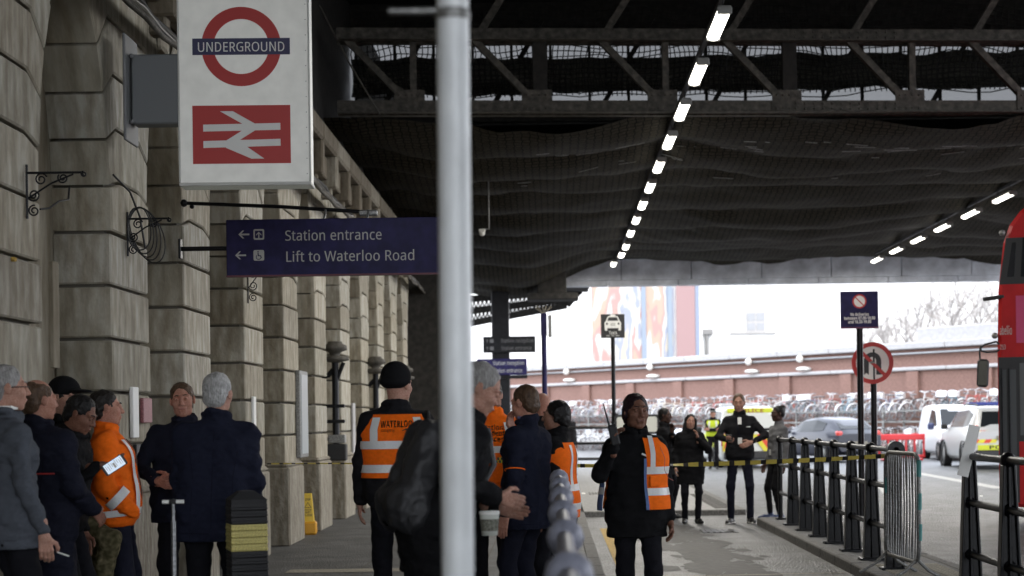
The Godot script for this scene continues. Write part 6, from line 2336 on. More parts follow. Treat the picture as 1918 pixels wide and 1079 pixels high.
	for i in 2:
		if hands[i] == 0: continue
		var key: String = ["l", "r"][i]
		var sgn := 1.0 if i == 0 else -1.0
		var hf := Field.new()
		var dir: Vector3 = p.get(key + "dir", (wr[i] - el[i]).normalized())
		var pn: Vector3 = p.get(key + "palm", Vector3(-sgn, 0, 0.1))
		hand(hf, wr[i] + dir.normalized() * 0.02 * k, dir, pn, p.get(key + "thumb", Vector3(0, 0, 1)), k * (0.88 if p.get("woman", false) else 0.95), p.get(key + "curl", 0.35))
		hf.cap(wr[i] - dir.normalized() * 0.05 * k, wr[i] + dir.normalized() * 0.03 * k, 0.026 * k, 0.022 * k, 0.02)
		hf.into(body, clampf(dist * 0.00042, 0.0042, 0.008))
	put_mesh(as_mesh(body, sk), "body", o)
	# lips, eyes, brows
	if p.get("face", true):
		var s := S.new()
		for e in [-1, 1]:
			s.ball(H.call(Vector3(e * 0.031, 0.002, 0.0805)), 0.0115 * hs, 8, Vector3(1, 0.48, 1))
		put(s, "eye", M.eye_white, o)
		s = S.new()
		var gz: Vector3 = p.get("gaze", Vector3.ZERO)
		for e in [-1, 1]: s.ball(H.call(Vector3(e * 0.031, 0.003, 0.0868) + gz), 0.0055 * hs, 8, Vector3(1, 0.85, 1))
		put(s, "iris", M.iris, o)
		s = S.new()
		for e in [-1, 1]: s.tube([H.call(Vector3(e * 0.014, 0.026, 0.0945)), H.call(Vector3(e * 0.030, 0.031, 0.088)), H.call(Vector3(e * 0.047, 0.026, 0.074))], [0.004 * hs, 0.0045 * hs, 0.003 * hs], 5)
		put(s, "eyebrow", p.get("brow", p.hair), o)
		s = S.new()
		s.tube([H.call(Vector3(-0.021, -0.066, 0.088)), H.call(Vector3(0, -0.063, 0.0945)), H.call(Vector3(0.021, -0.066, 0.088))], [0.003 * hs, 0.0052 * hs, 0.003 * hs], 5)
		put(s, "lips", p.get("lip", M.lip), o)
	# hair
	var style: String = p.get("style", "short")
	var hf := Field.new()
	hf.noise = folds(int(dist * 10.0) + 3, 26.0)
	hf.amp = 0.007
	hf.fscale = hb.inverse().get_scale()
	var hair := func(c: Vector3, r: Vector3, kk := 0.02, away := false) -> void: hf.ell(H.call(c), r * hs, kk * hs, hb, away)
	if style != "bald":
		hair.call(Vector3(0, 0.037, -0.021), Vector3(0.080, 0.086, 0.097))
		if style == "short" or style == "balding":
			hair.call(Vector3(0, -0.03, -0.060), Vector3(0.068, 0.06, 0.05), 0.03)
		if style == "long":
			for s in [-1, 1]: hf.cap(H.call(Vector3(s * 0.072, 0.02, -0.02)), H.call(Vector3(s * 0.085, -0.17, 0.0)), 0.028 * hs, 0.035 * hs, 0.03)
			hf.cap(H.call(Vector3(0, 0.0, -0.08)), H.call(Vector3(0, -0.19, -0.07)), 0.06 * hs, 0.05 * hs, 0.04)
		if style == "bun":
			hair.call(Vector3(0, -0.01, -0.055), Vector3(0.07, 0.06, 0.055), 0.03)
			hair.call(p.get("bun", Vector3(0, 0.09, -0.09)), Vector3(0.045, 0.05, 0.045), 0.02)
		if style == "bob":
			for s in [-1, 1]: hf.cap(H.call(Vector3(s * 0.074, 0.01, -0.012)), H.call(Vector3(s * 0.072, -0.038, -0.012)), 0.020 * hs, 0.016 * hs, 0.03)
			hair.call(Vector3(0, -0.03, -0.065), Vector3(0.075, 0.075, 0.055), 0.03)
		# the face and, on the balding, the crown stay clear
		hair.call(Vector3(0, -0.050, 0.105), Vector3(0.066 if style in ["long", "bob"] else 0.085, 0.152, 0.084), 0.008, true)
		if style in ["short", "balding", "bun"]:
			hair.call(Vector3(0, -0.085, 0.035), Vector3(0.13, 0.085, 0.052), 0.008, true)
		if style == "balding":
			hair.call(Vector3(0, 0.15, 0.03), Vector3(0.085, 0.085, 0.12), 0.015, true)
		mesh_of(hf, hc * 1.15, p.hair, "hair", o)
	if p.has("hat"):
		var hat := Field.new()
		var HT := func(c: Vector3, r: Vector3, kk := 0.015) -> void: hat.ell(H.call(c), r * hs, kk * hs, hb)
		if p.hat == "beanie":
			HT.call(Vector3(0, 0.055, -0.022), Vector3(0.092, 0.098, 0.108))
			HT.call(Vector3(0, 0.015, -0.03), Vector3(0.093, 0.045, 0.108))
			hat.cuts.append([hb * Vector3(0, -0.85, 0.35).normalized(), (hb * Vector3(0, -0.85, 0.35).normalized()).dot(H.call(Vector3(0, 0.0, 0.02)))])
		elif p.hat == "cap":
			HT.call(Vector3(0, 0.05, -0.018), Vector3(0.089, 0.088, 0.104))
			HT.call(Vector3(0, 0.047, 0.105), Vector3(0.068, 0.012, 0.075), 0.02)
			hat.cuts.append([hb * Vector3(0, -1, -0.12).normalized(), (hb * Vector3(0, -1, -0.12).normalized()).dot(H.call(Vector3(0, 0.025, 0)))])
		else:
			HT.call(Vector3(0, 0.075, -0.015), Vector3(0.088, 0.07, 0.098))
			HT.call(Vector3(0, 0.045, 0.0), Vector3(0.125, 0.012, 0.140), 0.015)
		mesh_of(hat, maxf(hc, 0.006), p.get("hatm", M.black_knit), "hat", o)
		if p.hat == "bowler":
			var s := S.new()
			s.lathe([Vector2(0.094, 0.045), Vector2(0.094, 0.075)], 20, Transform3D(hb.scaled(Vector3(hs, hs, hs * 1.1)), hd))
			put(s, "hat_band", M.checks, o)
	# jacket
	var torso := Field.new()
	var jk: float = p.get("thick", 0.0) * 0.7
	var ch: float = (0.113 if not p.get("woman", false) else 0.106) * bw + jk
	torso.cap(T.call(Vector3(-0.088 * bw, 0.33, 0.005)), T.call(Vector3(0.088 * bw, 0.33, 0.005)), ch * k, -1, 0.07)
	torso.cap(T.call(Vector3(-0.105 * bw, 0.43, -0.015)), T.call(Vector3(0.105 * bw, 0.43, -0.015)), (0.070 + jk) * k, -1, 0.08)
	torso.cap(T.call(Vector3(-0.068 * bw, 0.14, 0.0)), T.call(Vector3(0.068 * bw, 0.14, 0.0)), (ch + p.get("belly", 0.0)) * k, -1, 0.07)
	torso.cap(T.call(Vector3(-0.075 * bw, 0.0, -0.005)), T.call(Vector3(0.075 * bw, 0.0, -0.005)), (ch + 0.012) * k, -1, 0.07)
	for s in [-1, 1]:
		torso.cap(T.call(Vector3(s * 0.078 * bw, 0.0, 0)), T.call(Vector3(s * 0.09 * bw, 0.34, 0)), (ch - 0.004) * k, -1, 0.06)
	torso.cap(T.call(Vector3(0, 0.46, -0.015)), nb + tb * Vector3(0, -0.005, 0), 0.085 * k, 0.072 * k, 0.07)
	if p.get("belly", 0.0) > 0.0: torso.ell(T.call(Vector3(0, 0.10, 0.05)), Vector3(0.13, 0.15, 0.11) * k * bw, 0.06, tb)
	var hem: float = p.get("hem", 0.80)
	if hem < 0.80:
		for s in [-1, 1]:
			torso.cap(T.call(Vector3(s * 0.075 * bw, 0.0, 0)), Vector3(pel.x + s * 0.085 * k * bw, hem * k - 0.05, pel.z * 0.9 + p.get("skirtz", 0.0)), (ch + 0.012) * k, (ch + 0.022) * k, 0.08)
		torso.cap(T.call(Vector3(0, 0.0, 0)), Vector3(pel.x, hem * k - 0.05, pel.z * 0.9 + p.get("skirtz", 0.0)), ch * k, (ch + 0.015) * k, 0.08)
	var jf := Field.new()
	jf.bones = torso.bones.duplicate()
	for i in 2:
		var ar: float = (0.056 if not p.get("woman", false) else 0.050) * lerpf(1.0, bw, 0.6) + jk * 0.8
		jf.cap(T.call(Vector3((0.09 if i == 0 else -0.09) * bw, 0.455, -0.012)), sh[i], (0.058 + jk * 0.8) * k, (ar + 0.002) * k, 0.05)
		jf.cap(sh[i], el[i], (ar + 0.004) * k, (ar - 0.008) * k, 0.035)
		jf.cap(el[i], wr[i] - (wr[i] - el[i]).normalized() * 0.012, (ar - 0.006) * k, (ar - 0.018) * k, 0.03)
	if p.get("collar", true):
		for i in 10:
			var a := TAU * i / 10.0; var b := TAU * (i + 1) / 10.0
			if p.get("collar_open", false) and (i == 2): continue
			var rr := 0.068 * hs
			jf.cap(nb + tb * Vector3(cos(a) * rr, 0.022 - 0.018 * sin(a), sin(a) * rr + 0.012), nb + tb * Vector3(cos(b) * rr, 0.022 - 0.018 * sin(b), sin(b) * rr + 0.012), 0.019 * k, -1, 0.02)
	jf.noise = fold
	jf.amp = p.get("folds", 0.018)
	jf.fscale = Vector3(1.0, 1.6, 1.0)
	jf.cuts.append([Vector3(0, -1, 0), -hem * k])
	mesh_of(jf, cc, p.top, "jacket", o)
	# trousers
	var tf := Field.new()
	var tr: float = p.get("slim", 0.0)
	tf.cap(pel + tb * Vector3(-0.07 * bw, 0.02, 0) * k, pel + tb * Vector3(0.07 * bw, 0.02, 0) * k, 0.108 * k * bw, -1, 0.05)
	for i in 2:
		tf.cap(hip[i], kne[i], (0.090 * bw - tr * 0.4) * k, (0.068 - tr) * k, 0.035)
		tf.cap(kne[i], ank[i] + Vector3(0, 0.0, 0), (0.066 - tr) * k, (0.058 - tr) * k, 0.03)
	tf.noise = folds(p.get("seed", 4) + 9, 8.0)
	tf.amp = 0.012
	tf.fscale = Vector3(1, 1.5, 1)
	tf.cuts.append([Vector3(0, -1, 0), -0.045 * k])
	mesh_of(tf, cc * (1.15 if dist < 20 else 1.0), p.legs, "trousers", o)
	# shoes
	for i in 2:
		var sf := Field.new()
		var fy := deg_to_rad(feet[i][2])
		var fd := Vector3(sin(fy), 0, cos(fy))
		var fp := ank[i] as Vector3
		var gy := fp.y - 0.085 * k
		var a0 := Vector3(fp.x, gy + 0.038 * k, fp.z) - fd * 0.045 * k
		sf.cap(a0, a0 + fd * 0.15 * k, 0.038 * k, 0.040 * k, 0.02)
		sf.cap(a0 + fd * 0.15 * k, a0 + fd * 0.225 * k + Vector3(0, -0.008, 0), 0.038 * k, 0.028 * k, 0.02)
		sf.cap(a0 + fd * 0.03, fp + Vector3(0, 0.02, 0), 0.04 * k, 0.042 * k, 0.02)
		sf.cuts.append([Vector3(0, -1, 0), -gy])
		var sm := mesh_of(sf, clampf(dist * 0.0009, 0.009, 0.016), p.get("shoes", M.shoe), "shoe", o)
		if p.has("sole"):
			var so := Field.new()
			so.cap(a0 + Vector3(0, -0.022, 0) * k, a0 + fd * 0.21 * k + Vector3(0, -0.022, 0) * k, 0.042 * k, 0.036 * k, 0.02)
			so.cuts.append([Vector3(0, -1, 0), -gy]); so.cuts.append([Vector3(0, 1, 0), gy + 0.026 * k])
			mesh_of(so, 0.012, p.sole, "sole", sm)
	return {"o": o, "k": k, "T": T, "tb": tb, "pel": pel, "torso": torso, "nb": nb, "hd": hd, "hb": hb, "hs": hs, "wr": wr, "el": el, "sh": sh, "H": H, "dist": dist, "hem": hem * k}

# a sheet laid on the torso: rays come in level from all round between two angles; angle 0 is the front, +90 the left side
func drape(b: Dictionary, a0: float, a1: float, y0: float, y1: float, off: float, m: Material, called: String, parent: Node, na := 24, ny := 20, neck := 0.0) -> MeshInstance3D:
	var t: Field = b.torso
	var v := PackedVector3Array(); var n := PackedVector3Array(); var idx := PackedInt32Array()
	for j in ny + 1:
		for i in na + 1:
			var a := deg_to_rad(lerpf(a0, a1, float(i) / na))
			var yy := lerpf(y0, y1, float(j) / ny)
			if neck > 0.0: yy = minf(yy, y1 - neck * pow(maxf(0.0, cos(a)), 2.0) * 0.0)
			var ax: Vector3 = b.T.call(Vector3(0, yy, 0))
			var dir: Vector3 = b.tb * Vector3(-sin(a), 0, -cos(a))
			var q := t.hit(ax - dir * 0.75, dir, off, 0.74)
			var e := 0.004
			v.append(q)
			n.append(Vector3(t.at(q + Vector3(e, 0, 0)) - t.at(q - Vector3(e, 0, 0)), t.at(q + Vector3(0, e, 0)) - t.at(q - Vector3(0, e, 0)), t.at(q + Vector3(0, 0, e)) - t.at(q - Vector3(0, 0, e))).normalized())
	for j in ny:
		for i in na:
			var o := j * (na + 1) + i
			idx.append_array(PackedInt32Array([o, o + na + 1, o + na + 2, o, o + na + 2, o + 1]))
	return put_mesh(as_mesh({"v": v, "n": n, "i": idx}, m), called, parent)

# a strip laid over the torso from the front or the back at given places: pts [x, y], rays along z
func strap(b: Dictionary, pts: Array, w: float, front: bool, off: float, m: Material, called: String, parent: Node, n := 16) -> MeshInstance3D:
	var t: Field = b.torso
	var v := PackedVector3Array(); var nn := PackedVector3Array(); var idx := PackedInt32Array()
	var dir: Vector3 = b.tb * Vector3(0, 0, -1 if front else 1)
	for j in n + 1:
		var s := float(j) / n * (pts.size() - 1)
		var i := mini(int(s), pts.size() - 2)
		var c := Vector2(pts[i][0], pts[i][1]).lerp(Vector2(pts[i + 1][0], pts[i + 1][1]), s - i)
		for q in 4:
			var x := c.x + w * (q / 3.0 - 0.5)
			var o: Vector3 = b.T.call(Vector3(x, c.y, 0)) - dir * 0.6
			var h := t.hit(o, dir, off, 0.62)
			var e := 0.004
			v.append(h)
			nn.append(Vector3(t.at(h + Vector3(e, 0, 0)) - t.at(h - Vector3(e, 0, 0)), t.at(h + Vector3(0, e, 0)) - t.at(h - Vector3(0, e, 0)), t.at(h + Vector3(0, 0, e)) - t.at(h - Vector3(0, 0, e))).normalized())
	for j in n:
		for q in 3:
			var o := j * 4 + q
			if front: idx.append_array(PackedInt32Array([o, o + 4, o + 5, o, o + 5, o + 1]))
			else: idx.append_array(PackedInt32Array([o, o + 5, o + 4, o, o + 1, o + 5]))
	return put_mesh(as_mesh({"v": v, "n": nn, "i": idx}, m), called, parent)

# lettering laid on the back of a vest; x to the reader's right
func back_letters(b: Dictionary, text: String, size: float, w: float, y: float, off: float, m: Material, parent: Node, shift := 0.0, bold := true) -> void:
	var o := letters(text, size, m, parent, Transform3D(), 0.0, true, bold)
	var arr: Array = o.mesh.get_mesh_arrays()
	var vs: PackedVector3Array = arr[Mesh.ARRAY_VERTEX]
	var wide: float = o.mesh.get_aabb().size.x
	var t: Field = b.torso
	var dir: Vector3 = b.tb * Vector3(0, 0, 1)
	for i in vs.size():
		var x := -vs[i].x * w / wide - shift
		var h := t.hit(b.T.call(Vector3(x / b.k, y + vs[i].y / b.k, 0)) - dir * 0.6, dir, off, 0.62)
		vs[i] = h
	arr[Mesh.ARRAY_VERTEX] = vs
	var nrm := PackedVector3Array()
	nrm.resize(vs.size())
	nrm.fill(-dir)
	arr[Mesh.ARRAY_NORMAL] = nrm
	arr[Mesh.ARRAY_TANGENT] = null
	var am := ArrayMesh.new()
	am.add_surface_from_arrays(Mesh.PRIMITIVE_TRIANGLES, arr)
	am.surface_set_material(0, m)
	o.mesh = am

# who stands where: px and top are the head's place in the photograph, d the distance; the height follows
func who(label: String, px: float, top: float, d: float, yaw: float, p: Dictionary) -> Dictionary:
	var y: float = p.get("y", FOOT)
	var q := at(px, top, d)
	p.x = q.x; p.z = q.z; p.dist = d; p.yaw = yaw; p.y = y
	p.tall = (q.y - y + p.get("rise", 0.0))
	return person(label, p)

func hold(called: String, label: String, cat: String, where: Vector3, b: Basis) -> Node3D:
	var o := thing(called, label, cat, where)
	o.basis = b
	return o

func phone(label: String, where: Vector3, b: Basis, lit: bool) -> void:
	var o := hold("mobile_phone", label, "phone", where, b)
	var s := S.new()
	s.prism(rounded(0.07, 0.145, 0.01), 0.009, lift(0, 0, -0.009), 0.002)
	put(s, "case", M.black, o)
	s = S.new()
	s.prism(rounded(0.062, 0.118, 0.003), 0.001, lift(0, 0, 0.0003))
	var sc := put(s, "screen", glow(Color(0.85, 0.9, 0.95), 0.16) if lit else M.dark_glass, o)
	if lit:
		s = S.new()
		for k in 9:
			s.box(Vector3(-0.004 + 0.006 * sin(k * 2.0), 0.05 - k * 0.0125, 0.0018), Vector3(0.04 - 0.008 * (k % 3), 0.003 if k != 4 else 0.012, 0.0008))
		put(s, "screen_mark", M.print_grey, sc)

func people() -> void:
	M.eye_white = mat(lin(0.42, 0.40, 0.38), 0.3)
	M.iris = mat(lin(0.03, 0.02, 0.015), 0.2)
	M.lip = mat(lin(0.28, 0.10, 0.09), 0.5)
	M.lip_dark = mat(lin(0.13, 0.05, 0.045), 0.5)
	M.black_knit = cloth(lin(0.010, 0.010, 0.011))
	M.shoe = mat(lin(0.012, 0.012, 0.013), 0.4)
	M.checks = mat(lin(0.35, 0.35, 0.35), 0.7)
	var navy := cloth(lin(0.013, 0.014, 0.024))
	var navy2 := cloth(lin(0.0135, 0.0155, 0.029))
	var black := cloth(lin(0.009, 0.009, 0.010))
	var coal := cloth(lin(0.014, 0.014, 0.016))
	var trouser := cloth(lin(0.010, 0.010, 0.013))
	var slate := cloth(lin(0.075, 0.083, 0.098))
	var grey_knit := cloth(lin(0.13, 0.13, 0.135))
	var camo := cloth(lin(0.21, 0.175, 0.11))
	camo.albedo_texture = noise_tex(0.02, 0.30, 1.0, 121, 2, 256, Color(0.9, 1.0, 0.7))
	camo.uv1_scale = Vector3.ONE * 3.5
	var hiv := cloth(lin(0.90, 0.155, 0.010), 0.8)
	hiv.albedo_texture = noise_tex(0.02, 0.88, 1.0, 22)
	var hiv_yel := cloth(lin(0.58, 0.72, 0.05), 0.75)
	var tape := mat(lin(0.60, 0.61, 0.60), 0.4, 0.0, null, Vector3.ONE, bump_tex(0.09, 6.0, 33), 0.2)
	var blue := cloth(lin(0.13, 0.20, 0.40), 0.7)
	var pale := skin(lin(0.46, 0.27, 0.20))
	var ruddy := skin(lin(0.47, 0.25, 0.18))
	var brown := skin(lin(0.185, 0.092, 0.060))
	var deep := skin(lin(0.065, 0.034, 0.024))
	var tan_ := skin(lin(0.30, 0.165, 0.115))
	var h_grey := hair_of(lin(0.36, 0.35, 0.335))
	var h_silver := hair_of(lin(0.52, 0.515, 0.50))
	var h_dark := hair_of(lin(0.022, 0.018, 0.015))
	var h_black := hair_of(lin(0.010, 0.009, 0.009))
	var h_brown := hair_of(lin(0.115, 0.068, 0.04))
	var h_plum := hair_of(lin(0.022, 0.009, 0.012))
	var b: Dictionary
	var s: S
	# 1 grey blazer, back to the lens, cigarette in his hanging hand
	b = who("person in grey blazer from behind, at the left edge, holding a cigarette", 14, 686, 8.6, 128, {"skin": pale, "hair": h_grey, "style": "short", "top": slate, "legs": trouser, "hem": 0.79, "thick": 0.004, "hyaw": -12.0, "face": true, "rp": [86, 1012, 8.35], "re": Vector3(-0.3, -0.2, -1.0), "rdir": Vector3(0.0, -1.0, 0.12), "rpalm": Vector3(1, 0, 0.3), "rcurl": 0.6, "build": 1.02})
	seams(b, cloth(lin(0.06, 0.067, 0.08)), -0.14, false)
	s = S.new()
	for e in [-1, 1]:
		s.tube([b.H.call(Vector3(e * 0.08, 0.0, -0.01)), b.H.call(Vector3(e * 0.073, 0.004, 0.05)), b.H.call(Vector3(e * 0.055, 0.004, 0.09)), b.H.call(Vector3(e * 0.01, 0.004, 0.104))], 0.0022, 5)
	put(s, "glasses", M.black, b.o)
	s = S.new()
	for i in 10:
		var a0 := TAU * i / 10.0; var a1 := TAU * (i + 1) / 10.0
		s.tube([b.nb + b.tb * Vector3(cos(a0) * 0.062, 0.045, sin(a0) * 0.062 + 0.012), b.nb + b.tb * Vector3(cos(a1) * 0.062, 0.045, sin(a1) * 0.062 + 0.012)], 0.012, 6)
	put(s, "shirt_collar", M.print_white, b.o)
	var hw: Vector3 = b.o.transform * (b.wr[1] + Vector3(0, -0.13, 0.05))
	s = S.new()
	s.tube([Vector3.ZERO, Vector3(0.062, -0.022, 0.0)], 0.0042, 8)
	var cg := put(s, "cigarette", M.print_white)
	cg.position = hw + Vector3(0.02, 0.02, 0)
	tag(cg, "cigarette held low in the hand of the grey blazer wearer", "cigarette")
	# 2 balding, long navy coat with red piping
	b = who("balding person in a long navy coat with a red seam across the back", 72, 713, 9.25, 158, {"skin": ruddy, "hair": h_brown, "style": "balding", "top": navy, "legs": trouser, "hem": 0.50, "thick": 0.014, "build": 1.1, "hyaw": -22.0, "rw": Vector3(-0.26, 0.98, 0.16), "lw": Vector3(0.2, 0.95, 0.2)})
	seams(b, cloth(lin(0.009, 0.0095, 0.017)), -0.3, false)
	s = S.new()
	var pl := []
	for i in 13: pl.append(b.torso.hit(b.T.call(Vector3(-0.19 + i * 0.032, 0.265, -0.6)), b.tb * Vector3(0, 0, 1), 0.009, 0.7))
	s.tube(pl, 0.0045, 5)
	put(s, "red_seam", M.print_red, b.o)
	# 3 black cap, leaning back, patterned trousers
	b = who("person in a black baseball cap and patterned sand trousers, one knee bent", 128, 699, 10.35, 75, {"skin": pale, "hair": h_dark, "style": "short", "hat": "cap", "hatm": black, "top": black, "legs": camo, "hem": 0.83, "hyaw": -5.0, "hpitch": 3.0, "feet": [[0.10, 0.10, 10.0], [-0.12, 0.26, -14.0, 0.22]], "rk": Vector3(-0.2, 0.3, 1.0), "lk": Vector3(0.0, 0.1, 1.0), "drop": -0.04, "hipz": -0.02})
	# 4 dark hair, looking down at a phone
	b = who("person with short dark hair bending over a lit phone, in a black top", 117, 746, 9.75, 84, {"skin": brown, "hair": h_black, "style": "short", "top": black, "legs": trouser, "lean": 8.0, "hpitch": 24.0, "hem": 0.8, "rp": [182, 873, 9.6], "rdir": Vector3(0.25, 0.15, 1.0), "rpalm": Vector3(0.2, 1.0, 0.0), "rthumb": Vector3(1, 0, 0), "rcurl": 0.5, "re": Vector3(-0.6, -1.0, -0.3), "rise": 0.03})
	phone("phone with a lit screen held out by the dark haired person", at(214, 871, 9.5), Basis(Vector3(0, 0, 1), -0.98) * Basis(Vector3.RIGHT, -0.25), true)
	# 5 orange jacket
	b = who("person in a bright orange reflective jacket facing right beside the wall", 201, 737, 10.4, 100, {"skin": ruddy, "hair": h_dark, "style": "short", "top": hiv, "legs": navy, "hem": 0.83, "thick": 0.028, "belly": 0.02, "build": 1.06, "hyaw": 12.0, "lean": -5.0, "hands": [0, 0], "lw": Vector3(0.2, 0.94, 0.16), "rw": Vector3(-0.22, 0.93, 0.18), "re": Vector3(-0.4, -0.2, -1.0), "rise": 0.02, "hipz": 0.05})
	for e in [[-0.04, 0.005]]: drape(b, 0, 360, e[0], e[1], 0.006, tape, "reflective_band", b.o, 48, 3)
	for sd in [-1, 1]:
		strap(b, [[sd * 0.13, 0.0], [sd * 0.12, 0.25], [sd * 0.13, 0.47]], 0.05, true, 0.012, tape, "reflective_brace", b.o)
		strap(b, [[sd * 0.13, 0.0], [sd * 0.12, 0.25], [sd * 0.13, 0.47]], 0.05, false, 0.012, tape, "reflective_brace", b.o)
	for i in 2:
		var m: Vector3 = b.el[i].lerp(b.wr[i], 0.45)
		var dr: Vector3 = (b.wr[i] - b.el[i]).normalized()
		s = S.new()
		s.tube([m - dr * 0.028, m + dr * 0.028], 0.088 * b.k, 18, false)
		put(s, "sleeve_band", tape, b.o)
	# 6 facing the lens
	b = who("person in dark navy facing the camera, dark hair, hands together, beside the pier", 343, 718, 11.1, 4, {"skin": ruddy, "hair": h_brown, "style": "short", "top": navy, "legs": trouser, "build": 1.14, "belly": 0.03, "hem": 0.78, "hyaw": 4.0, "hroll": 5.0, "rp": [292, 900, 10.75], "lp": [330, 898, 10.8], "rdir": Vector3(0.6, -0.2, 0.5), "ldir": Vector3(-0.8, -0.1, 0.4), "rcurl": 0.7, "lcurl": 0.6, "re": Vector3(-1.0, -0.4, -0.4), "le": Vector3(1.0, -0.4, -0.4), "rpalm": Vector3(1, 0, 0), "lpalm": Vector3(-1, 0, 0), "rthumb": Vector3(0, 1, 0), "lthumb": Vector3(0, 1, 0)})
	# 7 grey hair, back
	b = who("broad person with white grey hair in a dark navy jacket, back to the camera", 398, 700, 9.5, 186, {"skin": pale, "hair": h_silver, "style": "short", "top": navy2, "legs": trouser, "build": 1.12, "thick": 0.012, "belly": 0.02, "hem": 0.76, "hyaw": -14.0, "tilt": 2.0, "lw": Vector3(0.14, 1.0, 0.24), "rw": Vector3(-0.23, 0.86, 0.07)})
	seams(b, cloth(lin(0.0095, 0.0105, 0.02)), -0.17, false)
	# 10 black beanie and orange vest, back
	b = who("person in a black knitted hat and orange WATERLOO vest, back to the camera", 741, 688, 11.0, 186, {"skin": pale, "hair": h_dark, "style": "bald", "hat": "beanie", "top": coal, "legs": trouser, "build": 1.08, "thick": 0.02, "hem": 0.80, "hyaw": -38.0, "lw": Vector3(0.25, 0.84, 0.12), "rw": Vector3(-0.24, 0.86, 0.12)})
	vest(b, hiv, tape, 0.085, 0.50, [0.30, 0.145], 0.15)
	back_letters(b, "WATERLOO", 0.046, 0.215, 0.435, 0.021, M.print_black, b.o, 0.0)
	back_letters(b, "managed by", 0.02, 0.09, 0.395, 0.021, M.print_black, b.o, -0.06, false)
	s = S.new()
	var sw_ := []
	for e in [[0.035, 0.392], [0.06, 0.402], [0.09, 0.395], [0.07, 0.385], [0.11, 0.39], [0.13, 0.38]]: sw_.append(b.torso.hit(b.T.call(Vector3(-e[0] + 0.0, e[1], 0)) - b.tb * Vector3(0, 0, 0.6), b.tb * Vector3(0, 0, 1), 0.022, 0.62))
	s.tube(sw_, [0.002, 0.006, 0.007, 0.004, 0.006, 0.002], 5)
	put(s, "swirl_logo", M.print_black, b.o)
	# 12 vest behind the stooping man
	b = who("person in an orange Incident Officer vest standing behind the stooping man", 920, 712, 12.6, 184, {"skin": pale, "hair": h_dark, "style": "short", "top": hiv, "legs": trouser, "thick": 0.012, "hem": 0.8, "face": false, "lw": Vector3(0.24, 0.95, 0.2), "rw": Vector3(-0.24, 0.95, 0.2)})
	vest(b, hiv, tape, 0.02, 0.50, [0.27], 0.13)
	drape(b, 90, 270, 0.165, 0.21, 0.018, hiv_yel, "checked_band", b.o, 40, 3)
	for i in 18:
		for j in 2: drape(b, 95 + i * 9.4 + j * 4.7, 99.7 + i * 9.4 + j * 4.7, 0.167 + j * 0.021, 0.187 + j * 0.021, 0.0215, M.print_black, "check", b.o, 2, 1)
	back_letters(b, "Station", 0.04, 0.17, 0.44, 0.019, M.print_black, b.o)
	back_letters(b, "Incident", 0.04, 0.19, 0.395, 0.019, M.print_black, b.o)
	back_letters(b, "Officer", 0.04, 0.17, 0.35, 0.019, M.print_black, b.o)
	# 14 bald head far back
	b = who("bald person mostly hidden behind the navy jacket and the vest", 1013, 737, 14.2, 200, {"skin": ruddy, "hair": h_dark, "style": "bald", "top": coal, "legs": trouser, "face": false})
	# 13 navy jacket, hand at the mouth
	b = who("person in a dark blue jacket with one hand raised to the mouth, facing left", 984, 728, 10.9, -118, {"skin": ruddy, "hair": h_brown, "style": "short", "top": navy2, "legs": navy, "build": 1.08, "thick": 0.012, "hem": 0.74, "hyaw": -8.0, "hpitch": 8.0, "rise": 0.02, "rp": [962, 812, 11.1], "rdir": Vector3(0.1, 1.0, 0.25), "rpalm": Vector3(0.2, 0, -1.0), "rthumb": Vector3(1, 0, 0), "rcurl": 0.75, "re": Vector3(-0.7, -1.0, 0.2), "lw": Vector3(0.27, 0.84, 0.02)})
	for i in 2:
		var m: Vector3 = b.sh[i].lerp(b.el[i], 0.82) if i == 0 else b.el[i].lerp(b.wr[i], 0.6)
		var dr: Vector3 = (b.el[i] - b.sh[i]).normalized() if i == 0 else (b.wr[i] - b.el[i]).normalized()
		s = S.new()
		s.tube([m - dr * 0.004, m + dr * 0.004], 0.070 if i == 0 else 0.058, 16, false)
		put(s, "sleeve_piping", hiv, b.o)
	s = S.new()
	for i in 10:
		var a0 := TAU * i / 10.0; var a1 := TAU * (i + 1) / 10.0
		s.tube([b.nb + b.tb * Vector3(cos(a0) * 0.062, 0.036, sin(a0) * 0.062 + 0.012), b.nb + b.tb * Vector3(cos(a1) * 0.062, 0.036, sin(a1) * 0.062 + 0.012)], 0.012, 6)
	put(s, "shirt_collar", cloth(lin(0.2, 0.22, 0.42)), b.o)
	seams(b, cloth(lin(0.0105, 0.0125, 0.026)), -0.2)
	# 15 vest wearer with black hair, turned away
	b = who("black haired person in an orange vest, half hidden behind the knobbed railing", 1040, 757, 11.6, -102, {"skin": tan_, "hair": h_black, "style": "bob", "woman": true, "top": black, "legs": trouser, "thick": 0.02, "build": 1.06, "hem": 0.72, "lw": Vector3(0.25, 0.86, 0.06), "rise": 0.02})
	vest(b, hiv, tape, -0.12, 0.48, [0.12, -0.03], 0.11)
